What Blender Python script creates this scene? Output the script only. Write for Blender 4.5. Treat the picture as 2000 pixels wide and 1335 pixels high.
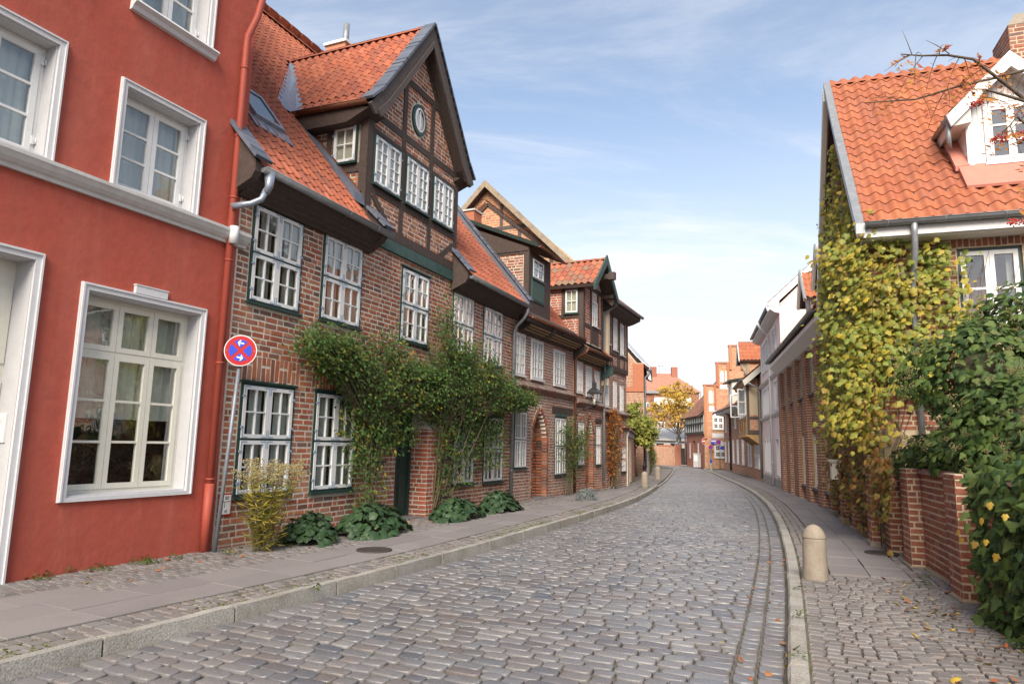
import bpy, math, random
import numpy as np
from mathutils import Matrix, Vector
for _o in list(bpy.data.objects): bpy.data.objects.remove(_o)
RND = random.Random(11); NPR = np.random.default_rng(11)
SC = bpy.context.scene; COL = SC.collection
rad = math.radians

# ---------------------------------------------------------------- camera
CAM_H = 1.65; FOC = 1333.33
_p = math.atan(198.5/FOC); _r = math.atan(0.021)
_F = Vector((0, math.cos(_p), math.sin(_p))); _R0 = Vector((1, 0, 0)); _U0 = _R0.cross(_F)
_R = _R0*math.cos(_r)+_U0*math.sin(_r); _U = _U0*math.cos(_r)-_R0*math.sin(_r)
cam_d = bpy.data.cameras.new('camera'); cam = bpy.data.objects.new('camera', cam_d); COL.objects.link(cam)
cam.matrix_world = Matrix(((_R.x, _U.x, -_F.x, 0), (_R.y, _U.y, -_F.y, 0), (_R.z, _U.z, -_F.z, CAM_H), (0, 0, 0, 1)))
cam_d.sensor_width = 36; cam_d.lens = 24; cam_d.clip_end = 3000; cam_d.clip_start = 0.05
SC.camera = cam

# ---------------------------------------------------------------- sky, sun, exposure
SUN_DIR = Vector((-0.14, -0.74, 0.60)).normalized()      # towards the sun
SUN_EL = math.asin(SUN_DIR.z); SUN_AZ = math.atan2(SUN_DIR.x, SUN_DIR.y)
world = bpy.data.worlds.new('World'); SC.world = world; world.use_nodes = True
wn = world.node_tree.nodes; wl = world.node_tree.links; wn.clear()
def WN(t, **k):
    n = wn.new(t)
    for a, b in k.items(): setattr(n, a, b)
    return n
sky = WN('ShaderNodeTexSky', sky_type='NISHITA', sun_disc=False, sun_elevation=SUN_EL, sun_rotation=SUN_AZ,
         air_density=1.0, dust_density=1.2, ozone_density=1.5, altitude=20)
tc = WN('ShaderNodeTexCoord'); sep = WN('ShaderNodeSeparateXYZ'); wl.new(tc.outputs['Generated'], sep.inputs[0])
def wm_(op, a, b):
    n = WN('ShaderNodeMath', operation=op)
    for i, v in ((0, a), (1, b)):
        if hasattr(v, 'links'): wl.new(v, n.inputs[i])
        else: n.inputs[i].default_value = v
    return n.outputs[0]
zc = wm_('ADD', wm_('MAXIMUM', sep.outputs[2], 0.0), 0.16)
cmb = WN('ShaderNodeCombineXYZ'); wl.new(wm_('DIVIDE', sep.outputs[0], zc), cmb.inputs[0]); wl.new(wm_('DIVIDE', sep.outputs[1], zc), cmb.inputs[1])
mp = WN('ShaderNodeMapping'); mp.inputs['Rotation'].default_value = (0, 0, rad(28)); mp.inputs['Scale'].default_value = (0.42, 1.25, 1)
wl.new(cmb.outputs[0], mp.inputs[0])
def wnoise(scale, det, rough, dist, vec):
    n = WN('ShaderNodeTexNoise'); n.inputs['Scale'].default_value = scale; n.inputs['Detail'].default_value = det
    n.inputs['Roughness'].default_value = rough; n.inputs['Distortion'].default_value = dist; wl.new(vec, n.inputs['Vector']); return n.outputs[0]
def wramp(v, a, b):
    n = WN('ShaderNodeMapRange', interpolation_type='SMOOTHSTEP'); wl.new(v, n.inputs[0]); n.inputs[1].default_value = a; n.inputs[2].default_value = b; return n.outputs[0]
c1 = wramp(wnoise(0.95, 10, 0.66, 0.9, mp.outputs[0]), 0.43, 0.70)
c2 = wramp(wnoise(0.45, 6, 0.55, 0.3, mp.outputs[0]), 0.40, 0.80)
hz = wramp(sep.outputs[2], 0.50, 0.03)
cl = wm_('MINIMUM', wm_('ADD', wm_('ADD', wm_('MULTIPLY', c1, 0.55), wm_('MULTIPLY', c2, 0.45)), wm_('ADD', wm_('MULTIPLY', hz, 0.70), 0.10)), 0.93)
sks = WN('ShaderNodeMixRGB', blend_type='MULTIPLY'); sks.inputs[0].default_value = 1.0; sks.inputs[2].default_value = (.74, .70, .66, 1); wl.new(sky.outputs[0], sks.inputs[1])
mixc = WN('ShaderNodeMixRGB'); wl.new(cl, mixc.inputs[0]); wl.new(sks.outputs[0], mixc.inputs[1]); mixc.inputs[2].default_value = (3.0, 3.05, 3.10, 1)
bg = WN('ShaderNodeBackground'); bg.inputs[1].default_value = 0.085; wl.new(mixc.outputs[0], bg.inputs[0])
wo = WN('ShaderNodeOutputWorld'); wl.new(bg.outputs[0], wo.inputs[0])
sun_d = bpy.data.lights.new('sun', 'SUN'); sun = bpy.data.objects.new('sun', sun_d); COL.objects.link(sun)
sun_d.energy = 1.6; sun_d.angle = rad(34); sun_d.color = (1.0, 0.90, 0.78)
sun.rotation_euler = (-SUN_DIR).to_track_quat('-Z', 'Y').to_euler(); sun.location = (0, 0, 40)
SC.view_settings.view_transform = 'Standard'; SC.view_settings.look = 'None'
SC.view_settings.exposure = 2.05; SC.view_settings.gamma = 1.0; SC.view_settings.use_curve_mapping = False
SC.render.engine = 'CYCLES'

# ---------------------------------------------------------------- small helpers
def gz(y): return -0.01*max(0.0, min(float(y), 40.0)-13.0)
def new_ob(name, me, par=None, m=None):
    o = bpy.data.objects.new(name, me); COL.objects.link(o)
    if par is not None: o.parent = par
    if m is not None: o.matrix_basis = m
    return o
def tag(o, label, cat, group=None):
    o['label'] = label; o['category'] = cat
    if group: o['group'] = group
    return o
def thing(name, label, cat, loc=(0, 0, 0), rz=0, group=None):
    o = new_ob(name, None); o.empty_display_size = 0.2
    o.matrix_basis = Matrix.Translation(Vector(loc)) @ Matrix.Rotation(rz, 4, 'Z')
    return tag(o, label, cat, group)
def wmat(o):
    m = o.matrix_basis.copy()
    while o.parent: o = o.parent; m = o.matrix_basis @ m
    return m
def frame(o, ex, ey, ez=(0, 0, 1)):
    ex, ey, ez = Vector(ex), Vector(ey), Vector(ez)
    return Matrix(((ex.x, ey.x, ez.x, o[0]), (ex.y, ey.y, ez.y, o[1]), (ex.z, ey.z, ez.z, o[2]), (0, 0, 0, 1)))
ID = Matrix.Identity(4)
class MB:
    "collects shapes, builds ONE mesh object"
    def __init__(s): s.v = []; s.f = []; s.m = []; s.mi = 0; s.sm = []
    def add(s, vs, fs, smooth=False):
        b = len(s.v); s.v += [tuple(p) for p in vs]
        for f in fs: s.f.append(tuple(i+b for i in f)); s.m.append(s.mi); s.sm.append(smooth)
        return s
    def box(s, x0, x1, y0, y1, z0, z1):
        return s.add([(x0, y0, z0), (x1, y0, z0), (x1, y1, z0), (x0, y1, z0), (x0, y0, z1), (x1, y0, z1), (x1, y1, z1), (x0, y1, z1)],
                     [(0, 3, 2, 1), (4, 5, 6, 7), (0, 1, 5, 4), (1, 2, 6, 5), (2, 3, 7, 6), (3, 0, 4, 7)])
    def hexa(s, p):
        return s.add(p, [(0, 3, 2, 1), (4, 5, 6, 7), (0, 1, 5, 4), (1, 2, 6, 5), (2, 3, 7, 6), (3, 0, 4, 7)])
    def prism(s, poly, d0, d1, fn):
        "poly of (a,b); fn(a,b,d)->xyz"
        n = len(poly)
        vs = [fn(a, b, d0) for a, b in poly]+[fn(a, b, d1) for a, b in poly]
        return s.add(vs, [tuple(range(n)), tuple(range(2*n-1, n-1, -1))]+[(i, i+n, (i+1) % n+n, (i+1) % n) for i in range(n)])
    def prism_y(s, poly, y0, y1): return s.prism(poly, y0, y1, lambda a, b, d: (a, d, b))
    def prism_x(s, poly, x0, x1): return s.prism(poly, x0, x1, lambda a, b, d: (d, a, b))
    def prism_z(s, poly, z0, z1): return s.prism(poly, z0, z1, lambda a, b, d: (a, b, d))
    def beam(s, p, q, w, h, up=(0, 0, 1)):
        p, q = Vector(p), Vector(q); d = (q-p).normalized(); r = d.cross(Vector(up)).normalized(); u = r.cross(d)
        c = [(-w/2, -h/2), (w/2, -h/2), (w/2, h/2), (-w/2, h/2)]
        return s.hexa([p+r*a+u*b for a, b in c]+[q+r*a+u*b for a, b in c])
    def tube(s, pts, r, n=8, cap=True, smooth=True):
        pts = [Vector(p) for p in pts]; k = len(pts)
        rr = list(r) if hasattr(r, '__len__') else [r]*k
        vs = []; nrm = None
        for i, p in enumerate(pts):
            d = (pts[min(i+1, k-1)]-pts[max(i-1, 0)])
            d = d.normalized() if d.length > 1e-9 else Vector((0, 0, 1))
            if nrm is None:
                nrm = d.cross(Vector((0, 0, 1)) if abs(d.z) < .9 else Vector((1, 0, 0))).normalized()
            else:
                nrm = (nrm-d*nrm.dot(d)); nrm = nrm.normalized() if nrm.length > 1e-6 else d.cross(Vector((.3, .5, .8))).normalized()
            b = d.cross(nrm)
            for j in range(n):
                a = 2*math.pi*j/n; vs.append(p+(nrm*math.cos(a)+b*math.sin(a))*rr[i])
        fs = [(i*n+j, i*n+(j+1) % n, (i+1)*n+(j+1) % n, (i+1)*n+j) for i in range(k-1) for j in range(n)]
        s.add(vs, fs, smooth)
        if cap:
            b = len(s.v)-len(vs)
            s.f += [tuple(b+j for j in reversed(range(n))), tuple(b+(k-1)*n+j for j in range(n))]; s.m += [s.mi]*2; s.sm += [False]*2
        return s
    def lathe(s, prof, n=20, c=(0, 0, 0), smooth=True):
        vs = [(c[0]+r*math.cos(2*math.pi*j/n), c[1]+r*math.sin(2*math.pi*j/n), c[2]+z) for r, z in prof for j in range(n)]
        k = len(prof)
        s.add(vs, [(i*n+j, i*n+(j+1) % n, (i+1)*n+(j+1) % n, (i+1)*n+j) for i in range(k-1) for j in range(n)], smooth)
        b = len(s.v)-len(vs)
        s.f += [tuple(b+j for j in reversed(range(n))), tuple(b+(k-1)*n+j for j in range(n))]; s.m += [s.mi]*2; s.sm += [False]*2
        return s
    def build(s, name, mats, par=None, m=None):
        me = bpy.data.meshes.new(name); me.from_pydata(s.v, [], s.f)
        if not isinstance(mats, (list, tuple)): mats = [mats]
        for x in mats: me.materials.append(x)
        if len(mats) > 1: me.polygons.foreach_set('material_index', s.m)
        me.polygons.foreach_set('use_smooth', s.sm); me.update()
        return new_ob(name, me, par, m)

# ---------------------------------------------------------------- repeated pieces
UNIT = {}
def unit(key, V, F): UNIT[key] = (np.array(V, float), [tuple(f) for f in F])
_MC = {}
def unit_mesh(key, mat, name, smooth):
    k = (key, mat.name, smooth)
    if k not in _MC:
        V, F = UNIT[key]; me = bpy.data.meshes.new(name); me.from_pydata(V.tolist(), [], F); me.materials.append(mat)
        me.polygons.foreach_set('use_smooth', [smooth]*len(F)); me.update(); _MC[k] = me
    return _MC[k]
def joined(name, par, keys, vid, mats, mat, smooth, stuff=True):
    VV = []; LL = []; ST = []; base = 0; lbase = 0
    for ki, key in enumerate(keys):
        M = mats[vid == ki]
        if len(M) == 0: continue
        V, F = UNIT[key]; n = len(M); m = len(V)
        P = np.einsum('nij,mj->nmi', M[:, :3, :3], V)+M[:, None, :3, 3]
        VV.append(P.reshape(-1, 3)); lens = np.array([len(f) for f in F]); lp = np.concatenate([np.array(f) for f in F])
        LL.append((lp[None, :]+(np.arange(n)*m)[:, None]+base).ravel())
        st = np.concatenate([[0], np.cumsum(lens)[:-1]])
        ST.append((st[None, :]+(np.arange(n)*len(lp))[:, None]+lbase).ravel())
        base += n*m; lbase += n*len(lp)
    V = np.concatenate(VV).astype(np.float32); L = np.concatenate(LL).astype(np.int32); S = np.concatenate(ST).astype(np.int32)
    me = bpy.data.meshes.new(name); me.vertices.add(len(V)); me.vertices.foreach_set('co', V.ravel())
    me.loops.add(len(L)); me.loops.foreach_set('vertex_index', L); me.polygons.add(len(S)); me.polygons.foreach_set('loop_start', S)
    me.polygons.foreach_set('use_smooth', np.full(len(S), smooth)); me.materials.append(mat); me.update(calc_edges=True)
    o = new_ob(name, me, par)
    if stuff: o['kind'] = 'stuff'
    return o
_camM = np.array([[*_R], [*_U], [*_F]])
def lay(name, par, keys, mats, mat, n=300, smooth=False, many=None, vid=None):
    "pieces: the n that show largest are objects of their own, the rest one joined mesh"
    mats = np.asarray(mats, float)
    if len(mats) == 0: return
    if isinstance(keys, str): keys = [keys]
    if vid is None: vid = NPR.integers(0, len(keys), len(mats))
    W = np.array(wmat(par)) if par is not None else np.eye(4)
    c = mats[:, :3, 3] @ W[:3, :3].T + W[:3, 3] - np.array([0, 0, CAM_H])
    q = c @ _camM.T; dep = q[:, 2]
    x = FOC*q[:, 0]/np.maximum(dep, .01); y = FOC*q[:, 1]/np.maximum(dep, .01)
    ins = (dep > .3) & (abs(x) < 1010) & (abs(y) < 680)
    size = np.cbrt(abs(np.linalg.det(mats[:, :3, :3])))/np.maximum(dep, .3)
    sc = np.where(ins, size, -1)
    order = np.argsort(-sc); pick = [i for i in order[:n] if sc[i] > 0]
    for i in pick:
        o = new_ob(name, unit_mesh(keys[vid[i]], mat, name, smooth), par, Matrix(mats[i].tolist()))
    rest = np.ones(len(mats), bool); rest[pick] = False
    if rest.any(): joined(many or name+'_field', par, keys, vid[rest], mats[rest], mat, smooth)
def trs(x, y, z, sx, sy, sz, rz=0., rx=0., ry=0.):
    "arrays -> N,4,4 : T * Rz * Rx * Ry * S"
    x, y, z, sx, sy, sz, rz, rx, ry = np.broadcast_arrays(*[np.asarray(v, float) for v in (x, y, z, sx, sy, sz, rz, rx, ry)])
    n = x.size; M = np.zeros((n, 4, 4)); o = np.ones(n); zz = np.zeros(n)
    def r3(a): return np.array(a).transpose(2, 0, 1)
    c, s = np.cos(rz).ravel(), np.sin(rz).ravel(); Z = r3([[c, -s, zz], [s, c, zz], [zz, zz, o]])
    c, s = np.cos(rx).ravel(), np.sin(rx).ravel(); X = r3([[o, zz, zz], [zz, c, -s], [zz, s, c]])
    c, s = np.cos(ry).ravel(), np.sin(ry).ravel(); Y = r3([[c, zz, s], [zz, o, zz], [-s, zz, c]])
    A = Z @ X @ Y; A = A*np.stack([sx.ravel(), sy.ravel(), sz.ravel()], 1)[:, None, :]
    M[:, :3, :3] = A; M[:, :3, 3] = np.stack([x.ravel(), y.ravel(), z.ravel()], 1); M[:, 3, 3] = 1
    return M
def inframe(fr, M): return np.einsum('ij,njk->nik', np.array(fr), M)
def orient(P, N, up, S, jit=0.):
    "leaf matrices: z = normal, -y of leaf points along 'up' reversed (tip direction), S scale"
    N = N/np.linalg.norm(N, axis=1, keepdims=True)
    T = up-N*np.sum(up*N, 1, keepdims=True); T /= np.maximum(np.linalg.norm(T, axis=1, keepdims=True), 1e-6)
    X = np.cross(T, N); M = np.zeros((len(P), 4, 4))
    S = np.asarray(S, float).reshape(-1, 1) if np.ndim(S) else np.full((len(P), 1), S)
    M[:, :3, 0] = X*S; M[:, :3, 1] = T*S; M[:, :3, 2] = N*S; M[:, :3, 3] = P; M[:, 3, 3] = 1
    return M
_rs = random.Random(3)
for k in range(4):                                     # brick: front at y=-.5, chamfered
    j = lambda: _rs.uniform(-.02, .02)
    V = []
    for y, e, f in ((.5, 0, 0), (-.2, 0, 0), (-.5, .022, .075)):
        V += [(-.5+e+j()*(y < 0), y, -.5+f+2*j()*(y < 0)), (.5-e+j()*(y < 0), y, -.5+f+2*j()*(y < 0)), (.5-e+j()*(y < 0), y, .5-f+2*j()*(y < 0)), (-.5+e+j()*(y < 0), y, .5-f+2*j()*(y < 0))]
    F = [(8, 9, 10, 11)]
    for a in (0, 4):
        F += [(a+i, a+(i+1) % 4, a+4+(i+1) % 4, a+4+i) for i in range(4)]
    unit('brick%d' % k, V, F)
BR = ['brick0', 'brick1', 'brick2', 'brick3']
for k in range(6):                                     # cobble: rounded block, x across, y along; z metres
    V = []; n = 10
    base = []
    for i in range(n):
        a = 2*math.pi*(i+.5)/n; cx, sy = math.cos(a), math.sin(a); e = .42
        base.append((.5*math.copysign(abs(cx)**e, cx)*(1+_rs.uniform(-.07, .05)), .5*math.copysign(abs(sy)**e, sy)*(1+_rs.uniform(-.09, .07))))
    for s, z in ((.97, -.06), (1.0, -.015), (.972, -.005), (.91, -.001), (.80, .0)): V += [(a*s, b*s, z+_rs.uniform(-.001, .001)) for a, b in base]
    V.append((0, 0, .0008))
    F = [(r*n+i, r*n+(i+1) % n, (r+1)*n+(i+1) % n, (r+1)*n+i) for r in range(4) for i in range(n)]+[(4*n+i, 4*n+(i+1) % n, 5*n) for i in range(n)]
    unit('cobble%d' % k, V, F)
    V = []
    q = [(-.5, -.5), (.5, -.5), (.5, .5), (-.5, .5)]; q = [(a*(1+_rs.uniform(-.1, .04)), b*(1+_rs.uniform(-.12, .04))) for a, b in q]
    for s, z in ((1, -.05), (1, -.010), (.88, .0)): V += [(a*s, b*s, z+_rs.uniform(-.0015, .0015)) for a, b in q]
    F = [(8, 9, 10, 11)]
    for a in (0, 4): F += [(a+i, a+(i+1) % 4, a+4+(i+1) % 4, a+4+i) for i in range(4)]
    unit('sett%d' % k, V, F)
CB = ['cobble%d' % k for k in range(6)]; ST = ['sett%d' % k for k in range(6)]
V = []
for s, z in ((1, -.05), (1, -.004), (.994, .0)): V += [(a*s, b*s, z) for a, b in ((-.5, -.5), (.5, -.5), (.5, .5), (-.5, .5))]
unit('slab', V, [(8, 9, 10, 11)]+[(a+i, a+(i+1) % 4, a+4+(i+1) % 4, a+4+i) for a in (0, 4) for i in range(4)])
def pantile(key, xs, hs, lip=.05, lift=.075, th=.06):
    "1 wide, 1 long (y 0..1.12 upslope), heights relative to width"
    n = len(xs); V = []
    for y, l in ((0, lift), (1.14, 0)): V += [(x, y, h+l) for x, h in zip(xs, hs)]
    V += [(x, 0, h+lift) for x, h in zip(xs, hs)]+[(x, .015, h+lift-th) for x, h in zip(xs, hs)]
    F = [(i, i+1, n+i+1, n+i) for i in range(n-1)]+[(3*n+i, 3*n+i+1, 2*n+i+1, 2*n+i) for i in range(n-1)]
    unit(key, V, F)
_x = np.linspace(-.04, 1.06, 9)
pantile('pantile', _x, .17*np.clip(np.cos(2*math.pi*(_x-.1)), -.55, 1)+.05)
_x = np.linspace(-.04, 1.06, 13)
pantile('pantile_big', _x, .15*np.cos(2*math.pi*(_x-.25))*np.where(np.cos(2*math.pi*(_x-.25)) > 0, 1.0, .8)+.05)
_x = np.array([-.03, .10, .20, .30, .42, .62, .82, 1.03])
pantile('flat_tile', _x, np.array([.02, .16, .17, .10, .0, -.01, 0, .02]), lift=.085, th=.09)
V = []; _n = 7
for y, r in ((0, .5), (1.06, .46)): V += [(r*math.cos(math.pi*i/(_n-1)), y, r*math.sin(math.pi*i/(_n-1))*.8) for i in range(_n)]
unit('ridge', V, [(i, i+1, _n+i+1, _n+i) for i in range(_n-1)]+[tuple(range(_n-1, -1, -1))])
unit('pane', [(x, y, z) for z in (-.5, .5) for y in (-.002, .002) for x in (-.5, .5)], [(0, 1, 5, 4), (3, 2, 6, 7), (1, 3, 7, 5), (2, 0, 4, 6), (4, 5, 7, 6), (1, 0, 2, 3)])
def outline(key, pts, lift=.12, fold=.0):
    "leaf: fan from base, tip at -y, raised veins"
    V = [(0, -.35, lift*.6)]+[(x, y, -fold*abs(x)-lift*.35*(x*x+y*y)) for x, y in pts]
    n = len(pts); unit(key, V, [(0, i+1, (i+1) % n+1) for i in range(n)])
outline('vine0', [(0, 0), (.18, .12), (.34, .02), (.30, -.16), (.52, -.30), (.44, -.46), (.26, -.52), (.30, -.74), (.14, -.74), (0, -1.0), (-.14, -.76), (-.30, -.72), (-.24, -.52), (-.46, -.44), (-.50, -.28), (-.30, -.16), (-.36, .04), (-.18, .12)])
outline('vine1', [(0, 0), (.24, .14), (.40, -.08), (.56, -.34), (.34, -.42), (.30, -.70), (0, -.96), (-.28, -.72), (-.36, -.44), (-.58, -.36), (-.40, -.06), (-.22, .14)], fold=.25)
outline('ivy0', [(0, 0), (.28, .10), (.48, -.22), (.28, -.42), (.20, -.70), (0, -1.06), (-.20, -.72), (-.30, -.42), (-.48, -.20), (-.28, .10)], lift=.05, fold=.32)
outline('ivy1', [(0, 0), (.32, .04), (.36, -.35), (.22, -.70), (0, -1.05), (-.22, -.72), (-.36, -.34), (-.30, .05)], lift=.05, fold=.4)
outline('oval0', [(0, 0), (.26, -.22), (.28, -.55), (0, -1.0), (-.28, -.55), (-.26, -.22)], lift=.03, fold=.3)
outline('oval1', [(0, 0), (.20, -.30), (.16, -.7), (0, -1.0), (-.16, -.7), (-.20, -.30)], lift=.02, fold=.35)
outline('round0', [(0, -.06), (.30, .16), (.54, .02), (.52, -.26), (.58, -.50), (.36, -.72), (.18, -.94), (-.12, -.90), (-.38, -.76), (-.58, -.48), (-.50, -.22), (-.56, .04), (-.28, .15)], lift=.22)
outline('lance0', [(0, 0), (.075, -.3), (.06, -.65), (0, -1.0), (-.06, -.65), (-.075, -.3)], lift=.02, fold=.5)
V = [(0, 0, .5)]+[(.5*math.cos(a), .5*math.sin(a), 0) for a in np.arange(0, 6.2, math.pi/2)]+[(0, 0, -.5)]
unit('berry', V, [(0, 1, 2), (0, 2, 3), (0, 3, 4), (0, 4, 1), (5, 2, 1), (5, 3, 2), (5, 4, 3), (5, 1, 4)])

# ---------------------------------------------------------------- materials
def nodes_of(name):
    m = bpy.data.materials.new(name); m.use_nodes = True; nt = m.node_tree; nt.nodes.clear(); return m, nt
def mk(name, cols, rough=.85, grain=(30, .15), bump=(80, .25, .01), spec=.3, metal=0., stain=None, pos=None, fleck=None, rvar=0.):
    m, nt = nodes_of(name); N = nt.nodes; L = nt.links
    def nd(t, **k):
        n = N.new(t)
        for a, b in k.items(): setattr(n, a, b)
        return n
    if not isinstance(cols, list): cols = [cols]
    geo = nd('ShaderNodeNewGeometry'); P = geo.outputs['Position']
    def noise(scale, det=4, ro=.6, sc=None):
        n = nd('ShaderNodeTexNoise'); n.inputs['Scale'].default_value = scale; n.inputs['Detail'].default_value = det; n.inputs['Roughness'].default_value = ro
        if sc:
            vm = nd('ShaderNodeVectorMath', operation='MULTIPLY'); L.new(P, vm.inputs[0]); vm.inputs[1].default_value = sc; L.new(vm.outputs[0], n.inputs['Vector'])
        else: L.new(P, n.inputs['Vector'])
        return n.outputs[0]
    def rng(v, a, b, c, d):
        n = nd('ShaderNodeMapRange'); L.new(v, n.inputs[0])
        for i, q in enumerate((a, b, c, d)): n.inputs[i+1].default_value = q
        return n.outputs[0]
    if len(cols) > 1:
        oi = nd('ShaderNodeObjectInfo'); ad = nd('ShaderNodeMath', operation='ADD'); L.new(oi.outputs['Random'], ad.inputs[0]); L.new(geo.outputs['Random Per Island'], ad.inputs[1])
        fr = nd('ShaderNodeMath', operation='FRACT'); L.new(ad.outputs[0], fr.inputs[0])
        rp = nd('ShaderNodeValToRGB'); e = rp.color_ramp.elements; L.new(fr.outputs[0], rp.inputs[0])
        while len(e) < len(cols): e.new(.5)
        for i, c in enumerate(cols): e[i].position = (i+.2)/len(cols); e[i].color = (*c, 1)
        col = rp.outputs[0]
    else:
        r = nd('ShaderNodeRGB'); r.outputs[0].default_value = (*cols[0], 1); col = r.outputs[0]
    if stain:
        for scale, lo, hi, c, amt, *st in (stain if isinstance(stain, list) else [stain]):
            mx = nd('ShaderNodeMixRGB'); L.new(rng(noise(scale, 6, .65, *st), lo, hi, 0, amt), mx.inputs[0]); L.new(col, mx.inputs[1]); mx.inputs[2].default_value = (*c, 1); col = mx.outputs[0]
    if fleck:
        scale, lo, hi, c, amt = fleck
        mx = nd('ShaderNodeMixRGB'); L.new(rng(noise(scale, 2, .5), lo, hi, 0, amt), mx.inputs[0]); L.new(col, mx.inputs[1]); mx.inputs[2].default_value = (*c, 1); col = mx.outputs[0]
    if grain:
        vm = nd('ShaderNodeVectorMath', operation='SCALE'); L.new(col, vm.inputs[0]); L.new(rng(noise(grain[0], 5, .65), .25, .75, 1-grain[1], 1+grain[1]), vm.inputs['Scale']); col = vm.outputs[0]
    b = nd('ShaderNodeBsdfPrincipled'); L.new(col, b.inputs['Base Color']); b.inputs['Roughness'].default_value = rough
    b.inputs['Metallic'].default_value = metal; b.inputs['Specular IOR Level'].default_value = spec
    if rvar: L.new(rng(noise(9, 5), .3, .7, rough-rvar, rough+rvar), b.inputs['Roughness'])
    if bump:
        bm = nd('ShaderNodeBump'); bm.inputs['Strength'].default_value = bump[1]; bm.inputs['Distance'].default_value = bump[2]
        L.new(noise(bump[0], 5), bm.inputs['Height']); L.new(bm.outputs[0], b.inputs['Normal'])
    o = nd('ShaderNodeOutputMaterial'); L.new(b.outputs[0], o.inputs[0])
    return m
def leafmat(name, cols, trans=.35, rough=.5, patch=None, spec=.3):
    m, nt = nodes_of(name); N = nt.nodes; L = nt.links
    geo = N.new('ShaderNodeNewGeometry'); oi = N.new('ShaderNodeObjectInfo'); ad = N.new('ShaderNodeMath'); L.new(oi.outputs['Random'], ad.inputs[0]); L.new(geo.outputs['Random Per Island'], ad.inputs[1])
    v = ad.outputs[0]
    fr = N.new('ShaderNodeMath'); fr.operation = 'FRACT'; L.new(v, fr.inputs[0]); v = fr.outputs[0]
    if patch:
        tn = N.new('ShaderNodeTexNoise'); tn.inputs['Scale'].default_value = patch[0]; tn.inputs['Detail'].default_value = 3; L.new(geo.outputs['Position'], tn.inputs['Vector'])
        mr = N.new('ShaderNodeMapRange'); L.new(tn.outputs[0], mr.inputs[0]); mr.inputs[1].default_value = .3; mr.inputs[2].default_value = .7
        mx = N.new('ShaderNodeMix'); mx.inputs[0].default_value = patch[1]; L.new(v, mx.inputs[2]); L.new(mr.outputs[0], mx.inputs[3]); v = mx.outputs[0]
    rp = N.new('ShaderNodeValToRGB'); e = rp.color_ramp.elements; L.new(v, rp.inputs[0])
    while len(e) < len(cols): e.new(.5)
    for i, c in enumerate(cols): e[i].position = (i+.3)/len(cols); e[i].color = (*c, 1)
    b = N.new('ShaderNodeBsdfPrincipled'); L.new(rp.outputs[0], b.inputs['Base Color']); b.inputs['Roughness'].default_value = rough; b.inputs['Specular IOR Level'].default_value = spec
    t = N.new('ShaderNodeBsdfTranslucent'); L.new(rp.outputs[0], t.inputs[0])
    mx = N.new('ShaderNodeMixShader'); mx.inputs[0].default_value = trans; L.new(b.outputs[0], mx.inputs[1]); L.new(t.outputs[0], mx.inputs[2])
    o = N.new('ShaderNodeOutputMaterial'); L.new(mx.outputs[0], o.inputs[0]); return m
def glassmat(name, tint=(.88, .91, .90), base=.10):
    m, nt = nodes_of(name); N = nt.nodes; L = nt.links
    geo = N.new('ShaderNodeNewGeometry'); tn = N.new('ShaderNodeTexNoise'); tn.inputs['Scale'].default_value = 2.2; L.new(geo.outputs['Position'], tn.inputs['Vector'])
    bm = N.new('ShaderNodeBump'); bm.inputs['Strength'].default_value = .12; bm.inputs['Distance'].default_value = .05; L.new(tn.outputs[0], bm.inputs['Height'])
    t = N.new('ShaderNodeBsdfTransparent'); t.inputs[0].default_value = (*tint, 1)
    g = N.new('ShaderNodeBsdfGlossy'); g.inputs['Roughness'].default_value = .015; g.inputs[0].default_value = (.95, .97, 1, 1); L.new(bm.outputs[0], g.inputs['Normal'])
    f = N.new('ShaderNodeFresnel'); f.inputs[0].default_value = 1.5; L.new(bm.outputs[0], f.inputs['Normal'])
    a = N.new('ShaderNodeMath'); a.operation = 'MULTIPLY_ADD'; L.new(f.outputs[0], a.inputs[0]); a.inputs[1].default_value = 1.35; a.inputs[2].default_value = base; a.use_clamp = True
    bf = N.new('ShaderNodeMath'); bf.operation = 'SUBTRACT'; bf.inputs[0].default_value = 1; L.new(geo.outputs['Backfacing'], bf.inputs[1]); ml = N.new('ShaderNodeMath'); ml.operation = 'MULTIPLY'; L.new(a.outputs[0], ml.inputs[0]); L.new(bf.outputs[0], ml.inputs[1])
    mx = N.new('ShaderNodeMixShader'); L.new(ml.outputs[0], mx.inputs[0]); L.new(t.outputs[0], mx.inputs[1]); L.new(g.outputs[0], mx.inputs[2])
    o = N.new('ShaderNodeOutputMaterial'); L.new(mx.outputs[0], o.inputs[0]); return m
m_red = mk('red_plaster', (.40, .084, .055), .85, (6, .10), (9, .5, .014), stain=[(1.3, .5, .75, (.38, .085, .055), .7), (3.2, .52, .74, (.46, .14, .10), .5, (1, 1, .10)), (.8, .48, .70, (.35, .095, .065), .6, (1, 1, .5)), (5, .56, .74, (.30, .09, .065), .45, (1, 1, .07)), (14, .62, .8, (.50, .12, .085), .25)])
m_redpipe = mk('red_pipe', (.34, .068, .045), .55, (8, .08), None)
m_white = mk('white_paint', (.70, .70, .69), .5, (12, .05), None, spec=.4)
m_trim = mk('grey_white_trim', (.60, .60, .61), .6, (10, .06), (90, .1, .003))
m_reveal = mk('reveal_plaster', (.50, .50, .51), .75, (7, .07), (90, .15, .003))
m_cream = mk('cream_paint', (.66, .64, .55), .5, (12, .05), None, spec=.4)
m_mould = mk('weathered_moulding', (.52, .51, .49), .7, (9, .10), (60, .2, .004), stain=(3, .5, .72, (.36, .34, .31), .5))
m_green = mk('dark_green_paint', (.018, .045, .038), .45, (14, .2), None, spec=.45)
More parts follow.
